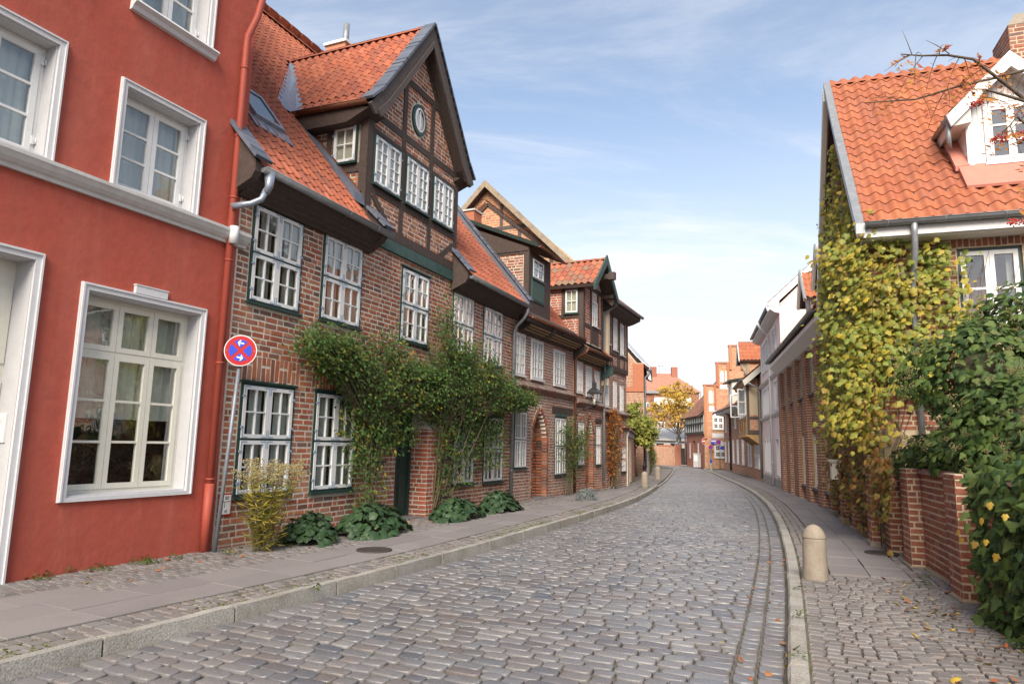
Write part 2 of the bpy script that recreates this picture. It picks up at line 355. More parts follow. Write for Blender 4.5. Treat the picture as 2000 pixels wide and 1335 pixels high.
m_greenbeam = mk('green_beam', (.045, .085, .075), .6, (9, .3), (50, .4, .006))
m_bluegrey = mk('blue_grey_iron', (.28, .36, .46), .5, None, None)
m_mortar = mk('lime_mortar', (.60, .54, .45), .95, (25, .22), (120, .5, .006), stain=(1.1, .45, .7, (.38, .33, .28), .5))
m_mortar2 = mk('yellow_mortar', (.50, .41, .28), .95, (25, .18), (120, .5, .006), stain=(.9, .5, .7, (.38, .31, .22), .5))
OLD = [(.31, .095, .052), (.38, .13, .066), (.27, .080, .048), (.22, .075, .050), (.43, .17, .088), (.34, .115, .06), (.15, .070, .052), (.37, .16, .092), (.28, .14, .10), (.44, .21, .125), (.10, .065, .055), (.36, .12, .058)]
m_brick = mk('old_red_brick', OLD, .9, (22, .25), (70, .5, .006), stain=[(2.2, .52, .75, (.36, .23, .17), .5), (9, .62, .8, (.42, .36, .30), .35)])
m_brick2 = mk('clean_red_brick', [(.34, .085, .045), (.40, .11, .055), (.28, .07, .042), (.42, .14, .075), (.22, .065, .05), (.37, .12, .07)], .9, (22, .22), (70, .45, .006), stain=(2.0, .55, .75, (.38, .22, .16), .4))
m_brickg = mk('greyed_brick', [(.26, .13, .10), (.32, .11, .07), (.22, .12, .10), (.34, .17, .12), (.28, .085, .055), (.18, .11, .10)], .9, (22, .25), (70, .5, .006), stain=(1.6, .45, .7, (.33, .28, .23), .6))
m_brickm = mk('brown_modern_brick', [(.24, .085, .055), (.28, .10, .06), (.21, .075, .052), (.30, .11, .07), (.25, .10, .07), (.19, .075, .06)], .88, (26, .18), (90, .35, .005), stain=(1.2, .55, .75, (.30, .15, .11), .35))
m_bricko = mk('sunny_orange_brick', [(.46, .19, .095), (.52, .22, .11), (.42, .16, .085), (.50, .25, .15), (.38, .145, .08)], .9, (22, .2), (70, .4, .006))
m_brickfar = mk('far_red_brick', [(.31, .125, .085), (.35, .15, .10), (.28, .11, .075), (.37, .17, .115)], .9, (12, .2), None)
m_black = mk('black_iron', (.018, .019, .022), .45, None, None, spec=.5)
m_tile = mk('red_clay_tile', [(.34, .095, .048), (.38, .115, .058), (.30, .082, .046), (.40, .13, .07), (.35, .11, .06), (.27, .085, .052)], .78, (8, .2), (60, .3, .004), stain=[(.8, .45, .7, (.25, .08, .05), .6), (2.6, .52, .72, (.20, .10, .07), .5), (9, .62, .75, (.16, .13, .09), .5)])
m_tile2 = mk('orange_pantile', [(.36, .120, .056), (.41, .145, .07), (.32, .100, .050), (.38, .135, .066), (.34, .12, .065)], .7, (8, .14), (60, .2, .004), stain=[(.7, .45, .7, (.29, .095, .055), .6), (2.5, .52, .70, (.25, .10, .065), .6), (9, .60, .74, (.26, .16, .10), .5)])
m_tile3 = mk('weathered_pantile', [(.36, .11, .06), (.30, .09, .055), (.26, .12, .085), (.24, .15, .10), (.33, .09, .05), (.40, .14, .08)], .85, (14, .3), (60, .4, .006), stain=(3, .5, .7, (.20, .17, .11), .6))
m_tilefar = mk('brown_far_tile', [(.20, .10, .07), (.24, .12, .08), (.17, .09, .065)], .85, (8, .25), None)
m_timber = mk('dark_timber', (.066, .047, .040), .75, (16, .3), (45, .5, .006), stain=(3, .5, .75, (.10, .075, .065), .5))
m_timber2 = mk('weathered_timber', (.30, .24, .17), .85, (14, .3), (45, .6, .008), stain=(2, .5, .7, (.16, .12, .09), .7))
m_barge = mk('grey_brown_boards', (.085, .068, .062), .75, (10, .25), (40, .4, .006))
m_warmwood = mk('ochre_timber', (.40, .25, .12), .8, (12, .25), (40, .4, .006))
m_slate = mk('blue_slate', [(.10, .115, .15), (.13, .145, .18), (.085, .10, .13)], .6, (20, .2), (50, .3, .005), spec=.4)
m_zinc = mk('zinc_sheet', (.25, .265, .28), .45, (7, .2), None, metal=.35, spec=.4)
m_zincl = mk('pale_zinc', (.26, .30, .36), .4, (7, .2), None, metal=.4, spec=.5)
m_copper = mk('brown_copper', (.20, .085, .05), .5, (7, .25), None, metal=.5)
m_felt = mk('roofing_felt', (.020, .032, .028), .8, (20, .3), (80, .4, .006))
m_glass = glassmat('window_glass')
m_curtain = mk('white_curtain', [(.62, .60, .56), (.72, .71, .68), (.48, .46, .42), (.66, .66, .66)], .9, (10, .06), None)
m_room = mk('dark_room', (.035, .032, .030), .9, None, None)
m_cobble = mk('granite_cobble', [(.152, .150, .156), (.188, .186, .190), (.125, .125, .133), (.175, .162, .158), (.218, .215, .216), (.138, .122, .118), (.095, .103, .122), (.165, .166, .172), (.185, .182, .184), (.15, .152, .162)], .43, (55, .25), (160, .35, .004), spec=.6, stain=[(.55, .45, .7, (.155, .135, .12), .55), (3.2, .5, .75, (.14, .12, .11), .4)], rvar=.12)
m_sett = mk('pavement_sett', [(.165, .153, .147), (.20, .186, .178), (.138, .128, .124), (.178, .162, .154), (.22, .204, .196), (.175, .152, .142)], .72, (50, .22), (150, .4, .004), stain=(4, .52, .75, (.12, .10, .085), .5))
m_slab = mk('grey_paving_slab', [(.205, .185, .182), (.225, .205, .20), (.19, .172, .17)], .78, (70, .14), (200, .25, .002), stain=[(1.3, .5, .75, (.15, .135, .13), .5), (6, .62, .8, (.26, .24, .23), .35)])
m_granite = mk('granite_kerb', [(.33, .32, .29), (.38, .365, .33), (.29, .28, .255), (.35, .33, .29)], .75, (60, .5), (70, .8, .010), stain=[(2.2, .45, .7, (.20, .175, .145), .7), (.9, .55, .7, (.16, .17, .10), .4)], fleck=(330, .60, .66, (.10, .10, .10), .7))
m_bollard = mk('bollard_stone', (.29, .25, .20), .85, (160, .35), (110, .6, .006), stain=[(5, .45, .7, (.19, .165, .13), .7), (14, .6, .72, (.36, .32, .27), .5), (3, .5, .7, (.24, .19, .12), .4, (1, 1, .3))], fleck=(300, .62, .68, (.16, .14, .12), .6))
m_joint = mk('joint_earth', (.125, .110, .094), .95, (30, .35), (60, .5, .01), stain=[(1.4, .50, .64, (.075, .090, .018), .85)])
m_moss = mk('moss', [(.07, .095, .015), (.10, .12, .02), (.055, .07, .015), (.12, .12, .03)], .95, (60, .4), (120, .6, .01))
m_earth = mk('garden_earth', (.075, .055, .042), .95, (14, .35), (40, .6, .02))
m_iron = mk('cast_iron', (.050, .040, .036), .7, (40, .3), (120, .5, .004))
m_steel = mk('grey_steel', (.22, .24, .27), .5, (14, .2), None, metal=.45, stain=(6, .55, .75, (.16, .15, .15), .5))
m_sred = mk('sign_red', (.42, .012, .014), .4, None, None); m_sblue = mk('sign_blue', (.020, .060, .50), .4, None, None); m_swhite = mk('sign_white', (.75, .75, .75), .4, None, None)
m_pink = mk('pink_plaster', (.72, .58, .55), .8, (3, .05), None)
m_bark = mk('bark', (.10, .075, .055), .9, (18, .35), (50, .7, .015))
m_stem = mk('green_stem', (.12, .10, .055), .8, (18, .3), None)
l_rose = leafmat('rose_leaves', [(.062, .13, .032), (.085, .165, .040), (.052, .108, .032), (.11, .19, .050), (.072, .145, .035), (.15, .20, .050), (.36, .28, .04)], .4, patch=(1.1, .3), spec=.2)
l_mallow = leafmat('mallow_leaves', [(.030, .066, .028), (.046, .090, .036), (.036, .076, .032), (.056, .104, .040), (.033, .068, .030)], .25, .45)
l_gold = leafmat('goldenrod_leaves', [(.22, .22, .04), (.42, .32, .04), (.18, .19, .04), (.50, .36, .05), (.14, .17, .04)], .35)
l_vine = leafmat('yellow_vine_leaves', [(.11, .16, .035), (.17, .22, .045), (.25, .28, .055), (.20, .25, .05), (.36, .33, .06), (.48, .37, .05), (.22, .25, .06), (.34, .22, .05), (.09, .13, .03)], .35, patch=(.8, .45))
l_vine2 = leafmat('autumn_vine_leaves', [(.15, .19, .05), (.24, .25, .05), (.36, .18, .05), (.12, .15, .04), (.30, .10, .04), (.20, .21, .05), (.20, .08, .05), (.34, .29, .06)], .35, patch=(2.2, .3))
l_ivy = leafmat('ivy_leaves', [(.035, .070, .022), (.055, .10, .028), (.080, .135, .036), (.042, .082, .034), (.14, .19, .055), (.085, .14, .036), (.11, .165, .04)], .3, .5, spec=.22)
l_orange = leafmat('orange_leaves', [(.42, .14, .03), (.50, .22, .04), (.34, .08, .03), (.50, .30, .06), (.28, .06, .03)], .35)
l_yellow = leafmat('yellow_leaves', [(.60, .40, .06), (.52, .33, .05), (.66, .48, .10), (.42, .27, .06)], .4)
l_litter = leafmat('litter_leaves', [(.30, .13, .05), (.20, .10, .05), (.50, .36, .05), (.14, .08, .05), (.36, .10, .04)], .1, .8)
l_green = leafmat('hedge_leaves', [(.15, .20, .04), (.22, .26, .05), (.34, .33, .06), (.11, .16, .04), (.44, .40, .08)], .35, patch=(.7, .5))
l_umbel = leafmat('ivy_umbels', [(.32, .28, .12), (.38, .30, .15), (.27, .28, .10), (.34, .23, .13)], .1, .8)
l_silver = leafmat('silver_leaves', [(.17, .20, .20), (.22, .25, .25), (.13, .16, .16)], .2, .7)
m_berry = mk('red_berry', [(.52, .035, .02), (.44, .02, .02), (.58, .07, .03)], .35, None, None, spec=.5)
# ================================================================ the street
def smooth_curve(pts):
    p = np.array(pts); y = np.arange(p[0, 1], p[-1, 1], .1); x = np.interp(y, p[:, 1], p[:, 0])
    for w in (25, 25, 15):
        k = np.ones(w)/w; xp = np.concatenate([x[0]-(x[1]-x[0])*np.arange(w//2, 0, -1), x, x[-1]+(x[-1]-x[-2])*np.arange(1, w//2+1)]); x = np.convolve(xp, k, 'valid')
    return x, y
class Curve:
    def __init__(s, pts):
        s.x, s.y = smooth_curve(pts); d = np.hypot(np.diff(s.x), np.diff(s.y)); s.s = np.concatenate([[0], np.cumsum(d)]); s.L = s.s[-1]
        tx, ty = np.gradient(s.x), np.gradient(s.y); n = np.hypot(tx, ty); s.tx, s.ty = tx/n, ty/n
    def at(s, q, off=0.):
        "points at arc q, offset to the right"
        x, y, tx, ty = [np.interp(q, s.s, v) for v in (s.x, s.y, s.tx, s.ty)]
        return x+off*ty, y-off*tx, np.arctan2(ty, tx)
    def s_of_y(s, y): return np.interp(y, s.y, s.s)
KL = Curve([(-8.0, -4), (-5.55, 1), (-3.37, 4.86), (-2.42, 6.75), (-1.43, 8.6), (-0.15, 11.4), (0.68, 13.38), (2.28, 17.4), (3.9, 21.8), (5.2, 26), (6.1, 29.2), (7.3, 33.5), (8.7, 38.6), (11.9, 50.5), (14.8, 62), (15.6, 76)])
KR = Curve([(-1.6, -4), (0.35, 1), (1.95, 5), (2.28, 5.8), (3.05, 7.7), (3.95, 9.98), (4.84, 12.36), (6.22, 16.24), (7.87, 21.2), (9.86, 28), (12.23, 37.4), (14.48, 48), (16.56, 58.2), (18.2, 66), (20.0, 76)])
gzv = lambda y: -0.01*np.clip(np.asarray(y, float)-13, 0, 27)
def sheet(name, a, b, dz0, dz1, mat, parent=None):
    "strip between two polylines (x,y arrays of equal length)"
    n = len(a[0]); mb = MB()
    vs = [(x, y, gz(y)+dz0) for x, y in zip(*a)]+[(x, y, gz(y)+dz1) for x, y in zip(*b)]
    mb.add(vs, [(i, n+i, n+i+1, i+1) for i in range(n-1)]); return mb.build(name, mat, parent)
ground = MB().add([(-900, -400, -.75), (900, -400, -.75), (900, 1500, -.75), (-900, 1500, -.75)], [(0, 1, 2, 3)]).build('ground', m_earth); ground['kind'] = 'structure'
qs = np.linspace(0, 1, 120)
ysm = np.linspace(-3.9, 75.5, 160)
def cx(c, y): return np.interp(y, c.y, c.x)
road = sheet('road', (cx(KL, ysm)-.02, ysm), (cx(KR, ysm)+.02, ysm), -.030, -.030, m_joint); road['kind'] = 'structure'
pav_l = sheet('pavement', (cx(KL, ysm)-6.5, ysm), (cx(KL, ysm)-.12, ysm), .076, .076, m_joint); pav_l['kind'] = 'structure'
pav_r = sheet('pavement', (cx(KR, ysm)+.12, ysm), (cx(KR, ysm)+6.0, ysm), .062, .062, m_joint); pav_r['kind'] = 'structure'
# cobbles: rows across the road
CC = Curve(list(zip((cx(KL, ysm)+cx(KR, ysm))/2, ysm)))
def half_width(px, py, nx, ny, kern, sgn):
    w = np.full(px.shape, sgn*2.)
    for _ in range(12): w = w+(np.interp(py+ny*w, kern.y, kern.x)-(px+nx*w))/np.maximum(nx, .3)*.9
    return w
M_ = []; V_ = []
q = CC.s_of_y(2.2)
while q < CC.L-2:
    pitch = RND.uniform(.140, .162); far = q > CC.s_of_y(38)
    if far: pitch = .2
    x, y, a = CC.at(q); nx, ny = math.sin(a), -math.cos(a)
    wl_ = half_width(np.array(x), np.array(y), nx, ny, KL, -1)+.03; wr_ = half_width(np.array(x), np.array(y), nx, ny, KR, 1)-.395
    u = wl_-RND.uniform(0, .15)*0
    bend = RND.uniform(-.012, .012)
    while u < wr_-.05:
        l = min(RND.choice((.17, .20, .21, .23, .24, .26, .29))*(1.25 if far else 1), max(wr_-u, .08))
        if wr_-u-l < .09: l = wr_-u
        g = RND.uniform(.007, .015); c = u+l/2
        dpt = pitch-RND.uniform(.005, .015)
        M_.append((x+nx*c+RND.uniform(-.006, .006), y+ny*c+RND.uniform(-.010, .010)+bend*math.sin(c*2.1), 0, l-g, dpt, 1, a-math.pi/2+RND.uniform(-.035, .035), RND.uniform(-.02, .02), RND.uniform(-.02, .02)))
        u += l
    q += pitch
for off, wd in ((-.122, .20), (-.308, .165)):              # two gutter courses along the right kerb
    q = KR.s_of_y(2.2)
    while q < KR.L-2:
        l = RND.uniform(.13, .22); x, y, a = KR.at(q+l/2, off); M_.append((x, y, -.004, wd-.012, l-.016, 1, a-math.pi/2+RND.uniform(-.03, .03), RND.uniform(-.03, .03), RND.uniform(-.03, .03))); q += l
for off, wd in ((.13, .2),):                               # one course along the left kerb
    pass
A = np.array(M_); A[:, 2] += gzv(A[:, 1])-.004+NPR.uniform(-.005, .004, len(A))+.007*np.sin(A[:, 0]*1.7)*np.sin(A[:, 1]*1.3)
near = A[:, 1] < 30
MT = trs(*A.T)
lay('cobblestone', road, CB, MT[near], m_cobble, n=300, smooth=True, many='cobblestone_field')
lay('cobblestone', road, ST, MT[~near], m_cobble, n=0, many='distant_cobblestones')
# kerbs
def kerb(curve, off, y0, y1, width, top, bot, par, mat, lmin, lmax, nm='kerbstone'):
    q = curve.s_of_y(y0); e = curve.s_of_y(y1); i = 0
    while q < e:
        l = RND.uniform(lmin, lmax); mb = MB(); k = 5; g = .006
        for t in range(k+1):
            s_ = q+g+(l-2*g)*t/k; jz = RND.uniform(-.006, .006); jw = RND.uniform(-.006, .006)
            pts = []
            for o_, z_ in ((off-width/2-.008, bot), (off-width/2+jw, top-.022), (off-width/2+.020, top+jz), (off+width/2-.01, top+jz), (off+width/2, bot)):
                x, y, a = curve.at(s_, o_); pts.append((float(x), float(y), gz(y)+z_))
            mb.v += pts
        n = 5
        for t in range(k):
            for c in range(n-1): mb.f.append((t*n+c, t*n+c+1, (t+1)*n+c+1, (t+1)*n+c)); mb.m.append(0); mb.sm.append(False)
        mb.f += [tuple(range(n-1, -1, -1)), tuple(k*n+c for c in range(n))]; mb.m += [0, 0]; mb.sm += [False]*2
        mb.build(nm, mat, par); q += l+RND.uniform(.008, .018)
class Rev(Curve):
    pass
kerb(KL, -.065, -1, 31, .13, .118, -.05, pav_l, m_granite, 1.0, 1.55)
kerb(KL, -.065, 31, 62, .13, .035, -.05, pav_l, m_granite, 1.2, 1.7)
kerb(KR, .075, -1, 62, .15, .085, -.05, pav_r, m_granite, 1.0, 1.5)
# pavement setts and slabs
def strip(curve, sgn, o0, o1, y0, y1, cw, lm, zt, par, wall=None, arcs=False, name='paving_sett', n=300, keys=ST, mat=None, ztop=.0):
    rj = .008 if name == 'paving_slab' else .07; gj = (.006, .010) if name == 'paving_slab' else (.010, .02)
    rows = max(1, int(round((o1-o0)/cw))); w = (o1-o0)/rows; L = []
    for r in range(rows):
        off = o0+w*(r+.5); q = curve.s_of_y(y0); e = curve.s_of_y(y1)
        while q < e:
            far = q > curve.s_of_y(26); l = RND.uniform(*lm)*(1.6 if far else 1)
            x, y, a = curve.at(q+l/2, sgn*off); x, y, a = float(x), float(y), float(a)
            if wall is None or wall(x, y):
                L.append((x+RND.uniform(-.006, .006), y+RND.uniform(-.006, .006), gz(y)+zt+RND.uniform(-.004, .003), w-RND.uniform(*gj), l-RND.uniform(*gj), 1, a-math.pi/2+RND.uniform(-rj, rj), RND.uniform(-rj, rj)*.4, RND.uniform(-rj, rj)*.4))
            q += l
    if L: lay(name, par, keys, trs(*np.array(L).T), mat or m_sett, n=n, many=name+'_field')
def line_side(p, q):
    "positive to the right of p->q"
    dx, dy = q[0]-p[0], q[1]-p[1]; n = math.hypot(dx, dy)
    return lambda x, y: ((x-p[0])*dy-(y-p[1])*dx)/n
LWALL = [((-9.5, -2), (-5.26, 7.42)), ((-5.26, 7.42), (-4.13, 9.9)), ((-4.13, 9.9), (.05, 20.0)), ((.05, 20.57), (5.36, 31.7)), ((5.5, 31.7), (9.3, 46))]
LS = [line_side(*w) for w in LWALL]
def left_ok(x, y):
    for (p, q), f in zip(LWALL, LS):
        if p[1]-.6 <= y <= q[1]+.6 and f(x, y) < -.02: return False
    return True
def right_ok(x, y):
    return not ((5.0 < y < 11.5 and line_side((4.83, 7.51), (6.147, 11.47))(x, y) > .12) or (y >= 11.2 and y < 18 and line_side((6.147, 11.47), (8.38, 17.8))(x, y) > .08) or (y >= 17.5 and line_side((8.6, 17.95), (11.7, 29.5))(x, y) > .1))
strip(KL, -1, .145, .585, 3.2, 31, .147, (.10, .17), .106, pav_l, left_ok)
strip(KL, -1, 1.60, 4.2, 5.2, 31, .125, (.10, .15), .104, pav_l, left_ok)
strip(KL, -1, .145, 4.0, 31, 58, .2, (.16, .24), .100, pav_l, left_ok, n=0)
def slab_ok(x, y): return left_ok(x, y)
strip(KL, -1, .60, 1.585, 3.2, 31, .49, (.72, .78), .110, pav_l, slab_ok, name='paving_slab', keys=['slab'], mat=m_slab)
strip(KL, -1, 1.60, 2.6, 3.0, 6.9, .49, (.72, .78), .110, pav_l, lambda x, y: left_ok(x, y) and y < 6.9, name='paving_slab', keys=['slab'], mat=m_slab)
strip(KR, 1, .165, .50, 9.2, 58, .112, (.10, .16), .090, pav_r, right_ok)
strip(KR, 1, .515, 1.435, 9.3, 58, .46, (.72, .78), .094, pav_r, right_ok, name='paving_slab', keys=['slab'], mat=m_slab)
strip(KR, 1, 1.45, 2.6, 9.2, 45, .115, (.10, .16), .088, pav_r, right_ok)
L = []; q = KR.s_of_y(2.4); e = KR.s_of_y(9.2)
while q < e+.4:                                            # rows of small setts laid in shallow waves across the forecourt
    o_ = .165; pit = RND.uniform(.098, .115); ph = RND.uniform(-.2, .2)
    while o_ < 3.4:
        l = RND.uniform(.10, .15); oc = o_+l/2; qq = q+.13*math.sin(oc*3.1+.35*math.sin(q*1.2))+.02*math.sin(oc*9+ph); sl = .13*3.1*math.cos(oc*3.1)
        if qq < e:
            x, y, a = KR.at(qq, oc); x, y, a = float(x), float(y), float(a)
            if right_ok(x, y): L.append((x, y, gz(y)+.088+RND.uniform(-.004, .003), l-RND.uniform(.008, .016), pit-RND.uniform(.008, .016), 1, a-math.pi/2-math.atan(sl)*.8+RND.uniform(-.08, .08), RND.uniform(-.03, .03), RND.uniform(-.03, .03)))
        o_ += l
    q += pit
lay('paving_sett', pav_r, ST, trs(*np.array(L).T), m_sett, n=300, many='paving_sett_field')
# moss along the joints of the left kerb strip
P = []
for _ in range(2600):
    y = RND.uniform(4, 20); q = KL.s_of_y(y); o_ = -(.15+abs(RND.gauss(0, .10))) if RND.random() < .6 else -RND.choice((.292, .44, .59))+RND.uniform(-.02, .02)
    if math.sin(y*1.1)+math.sin(y*2.7+1) < -.2: continue
    x, y, a = KL.at(q, o_); P.append((float(x), float(y), gz(y)+.104, RND.uniform(.012, .04), RND.uniform(.012, .05), RND.uniform(.006, .016), RND.uniform(0, 3)))
for _ in range(450):
    q = CC.s_of_y(RND.uniform(3.5, 16)); o_ = RND.choice((RND.uniform(-2, 1.9), RND.uniform(-2.1, -.6))); x, y, a = CC.at(q, o_)
    if RND.random() < .5 and math.sin(x*1.9)*math.sin(y*1.4) < .1: continue
    P.append((float(x), float(y), gz(y)-.016, RND.uniform(.006, .016), RND.uniform(.01, .03), RND.uniform(.006, .012), RND.uniform(0, 3)))
P = np.array(P); o = joined('moss', None, ['berry'], np.zeros(len(P), int), trs(*P[:, :6].T, P[:, 6]), m_moss, True)
# fallen leaves
P = []
for _ in range(420):
    k = RND.random()
    if k < .45: q = KL.s_of_y(RND.uniform(6.5, 16)); x, y, a = KL.at(q, -RND.uniform(1.9, 2.8)); z = .12
    elif k < .85:
        y = RND.uniform(4.2, 9.5); x, y, a = KR.at(KR.s_of_y(y), 1.0+abs(RND.gauss(.7, .5))*RND.random()**.3); z = .105
    else:
        y = RND.uniform(4, 12); x, y, a = KR.at(KR.s_of_y(y), RND.uniform(-.5, .2)); z = .03 if RND.random() < .1 else .01
    if not left_ok(float(x), float(y)) or not right_ok(float(x), float(y)): continue
    P.append((float(x), float(y), gz(y)+z))
P = np.array(P); n = len(P)
Nn = np.stack([NPR.normal(0, .35, n), NPR.normal(0, .35, n), np.ones(n)], 1)
joined('fallen_leaves', None, ['oval0', 'vine1', 'oval1'], NPR.integers(0, 3, n), orient(P, Nn, NPR.normal(0, 1, (n, 3)), NPR.uniform(.03, .075, n)), l_litter, False)
# manhole covers
def manhole(x, y, z, r, label):
    t = thing('manhole_cover', label, 'manhole cover', (x, y, z), .4, 'manhole covers in the pavements')
    MB().lathe([(r, -.02), (r, .012), (r-.03, .012), (r-.03, .006)], 28).build('rim', m_iron, t)
    mb = MB().lathe([(r-.032, -.02), (r-.032, .009)], 28)
    for i in range(-3, 4):
        for k in range(-3, 4):
            if i*i+k*k < 10: mb.box(i*r*.22-.02*r*4*.3, i*r*.22+.02*r*4*.3, k*r*.22-.012, k*r*.22+.012, .009, .014)
    mb.build('lid', m_iron, t)
manhole(-1.90, 10.06, .113, .25, 'round dark iron manhole cover in the left pavement slabs below the first rose')
manhole(5.78, 10.9, .098, .24, 'round dark iron cover at the foot of the ivy clad garden wall')
# stone bollards
t = thing('bollard', 'large round topped stone bollard in the foreground on the right pavement', 'bollard', (3.79, 8.71, .08), 0, 'stone bollards along the street')
mb = MB().lathe([(.150, -.02), (.148, .02), (.140, .25), (.134, .475), (.132, .50)], 28); mb.build('shaft', m_bollard, t)
mb = MB().lathe([(.132, .495), (.139, .500), (.139, .508), (.128, .545), (.108, .59), (.078, .628), (.04, .652), (.01, .660)], 28); mb.build('dome', m_bollard, t)
boll = t
def copy_thing(o, loc, label, rz=None, s=1.):
    c = o.copy(); COL.objects.link(c); c.matrix_basis = Matrix.Translation(Vector(loc)) @ Matrix.Rotation(rz or 0, 4, 'Z') @ Matrix.Scale(s, 4); c['label'] = label
    for ch in list(o.children):
        d = ch.copy(); COL.objects.link(d); d.parent = c
        for g in list(ch.children): e = g.copy(); COL.objects.link(e); e.parent = d
    return c
copy_thing(boll, (5.75, 29.5, gz(29.5)+.08), 'stone bollard on the left pavement corner just past the jettied house, nearer of two', .9, 1.05)
copy_thing(boll, (8.42, 39.4, gz(39.4)+.03), 'stone bollard on the left cobbled corner beyond the lamp post, farther of two', 2., 1.2)
copy_thing(boll, (16.6, 57, gz(57)+.08), 'small distant stone bollard on the right pavement below the no entry sign', 2.6, .95)
# ================================================================ building helpers
def cells(mb, x0, x1, z0, z1, holes, y0, y1):
    "wall of boxes round rectangular holes"
    zs = sorted({z0, z1, *[min(max(h[2], z0), z1) for h in holes], *[min(max(h[3], z0), z1) for h in holes]})
    for za, zb in zip(zs, zs[1:]):
        if zb-za < 1e-4: continue
        zc_ = (za+zb)/2; iv = sorted((h[0], h[1]) for h in holes if h[2] < zc_ < h[3]); u = x0
        for a, b in iv:
            if a > u: mb.box(u, min(a, x1), y0, y1, za, zb)
            u = max(u, b)
        if u < x1: mb.box(u, x1, y0, y1, za, zb)
def cut(iv, holes, za, zb):
    "subtract holes (rects or fn(za,zb)->(a,b) or None) from intervals"
    for h in holes:
        if callable(h):
            r = h(za, zb)
            if not r: continue
            a, b = r
        else:
            if h[3] <= za+.45*(zb-za) or h[2] >= zb-.45*(zb-za): continue
            a, b = h[0], h[1]
        out = []
        for p, q in iv:
            if b <= p or a >= q: out.append((p, q)); continue
            if a > p: out.append((p, a))
            if b < q: out.append((b, q))
        iv = out
    return iv
def poly_span(poly):
    def fn(za, zb):
        z = (za+zb)/2; xs = []
        for (xa, ya), (xb, yb) in zip(poly, poly[1:]+poly[:1]):
            if (ya-z)*(yb-z) < 0: xs.append(xa+(xb-xa)*(z-ya)/(yb-ya))
        xs.sort(); return [(a+.01, b-.01) for a, b in zip(xs[::2], xs[1::2])]
    return fn
def bricks(par, fr, span, z0, z1, holes, mat, course=.092, bl=.265, joint=.021, y=-.006, n=300, name='brick', jit=1., many=None, vertical=None):
    if isinstance(span, tuple): sp = span; span = lambda a, b: [sp]
    L = []; z = z0; r = 0
    while z < z1-.02:
        h = min(course, z1-z); zb = z+h
        for a, b in cut(span(z, zb), holes, z, zb):
            u = a; k = RND.randint(0, 2)
            first = True
            while u < b-.02:
                w = bl if (k % 3) else bl*.5
                if first: w *= RND.choice((.5, 1, .75) if r % 2 else (1, .5))
                w *= 1+RND.uniform(-.06, .06)*jit
                if b-u-w < bl*.28: w = b-u
                first = False; k += 1
                L.append((u+w/2, y+.015-RND.uniform(-.004, .003)*jit, z+h/2+RND.uniform(-.003, .003)*jit, max(w-joint, .02), .03, h-joint*RND.uniform(.85, 1.15), 0, RND.uniform(-.05, .05)*jit, RND.uniform(-.012, .012)*jit))
                u += w
        z = zb; r += 1
    for (a, b, za, zb, w) in (vertical or []):            # soldier bricks over openings
        u = a; nn = max(1, round((b-a)/w)); w = (b-a)/nn
        for i in range(nn):
            split = RND.random() < .5; zc_ = za
            for hh in ((zb-za)*(.62 if split else 1), (zb-za)*.38 if split else 0):
                if hh: L.append((a+w*(i+.5), y+.015, zc_+hh/2, w-joint, .03, hh-joint, 0, RND.uniform(-.05, .05), RND.uniform(-.02, .02))); zc_ += hh
    if L: lay(name, par, BR, inframe(fr, trs(*np.array(L).T)), mat, n=n, many=many)
    return len(L)
def arch_hole(xc, half, zs, zt, z0=-9):
    "pointed arch opening: straight to zs, apex zt"
    H = zt-zs; Rr = (half*half+H*H)/(2*half)
    def fn(za, zb):
        z = za+.02
        if z > zt-.02 or zb < z0: return None
        if z <= zs: return (xc-half, xc+half)
        d = math.sqrt(max(Rr*Rr-(z-zs)**2, 0))-(Rr-half)
        return (xc-d, xc+d) if d > .01 else None
    return fn
def arch_curve(xc, half, zs, zt, n=8):
    H = zt-zs; Rr = (half*half+H*H)/(2*half); out = []
    for i in range(n+1):
        z = zs+H*math.sin(math.pi/2*i/n); d = math.sqrt(max(Rr*Rr-(z-zs)**2, 0))-(Rr-half); out.append((d, z))
    return [(xc-d, z) for d, z in out]+[(xc+d, z) for d, z in reversed(out[:-1])]
_CURT = {}
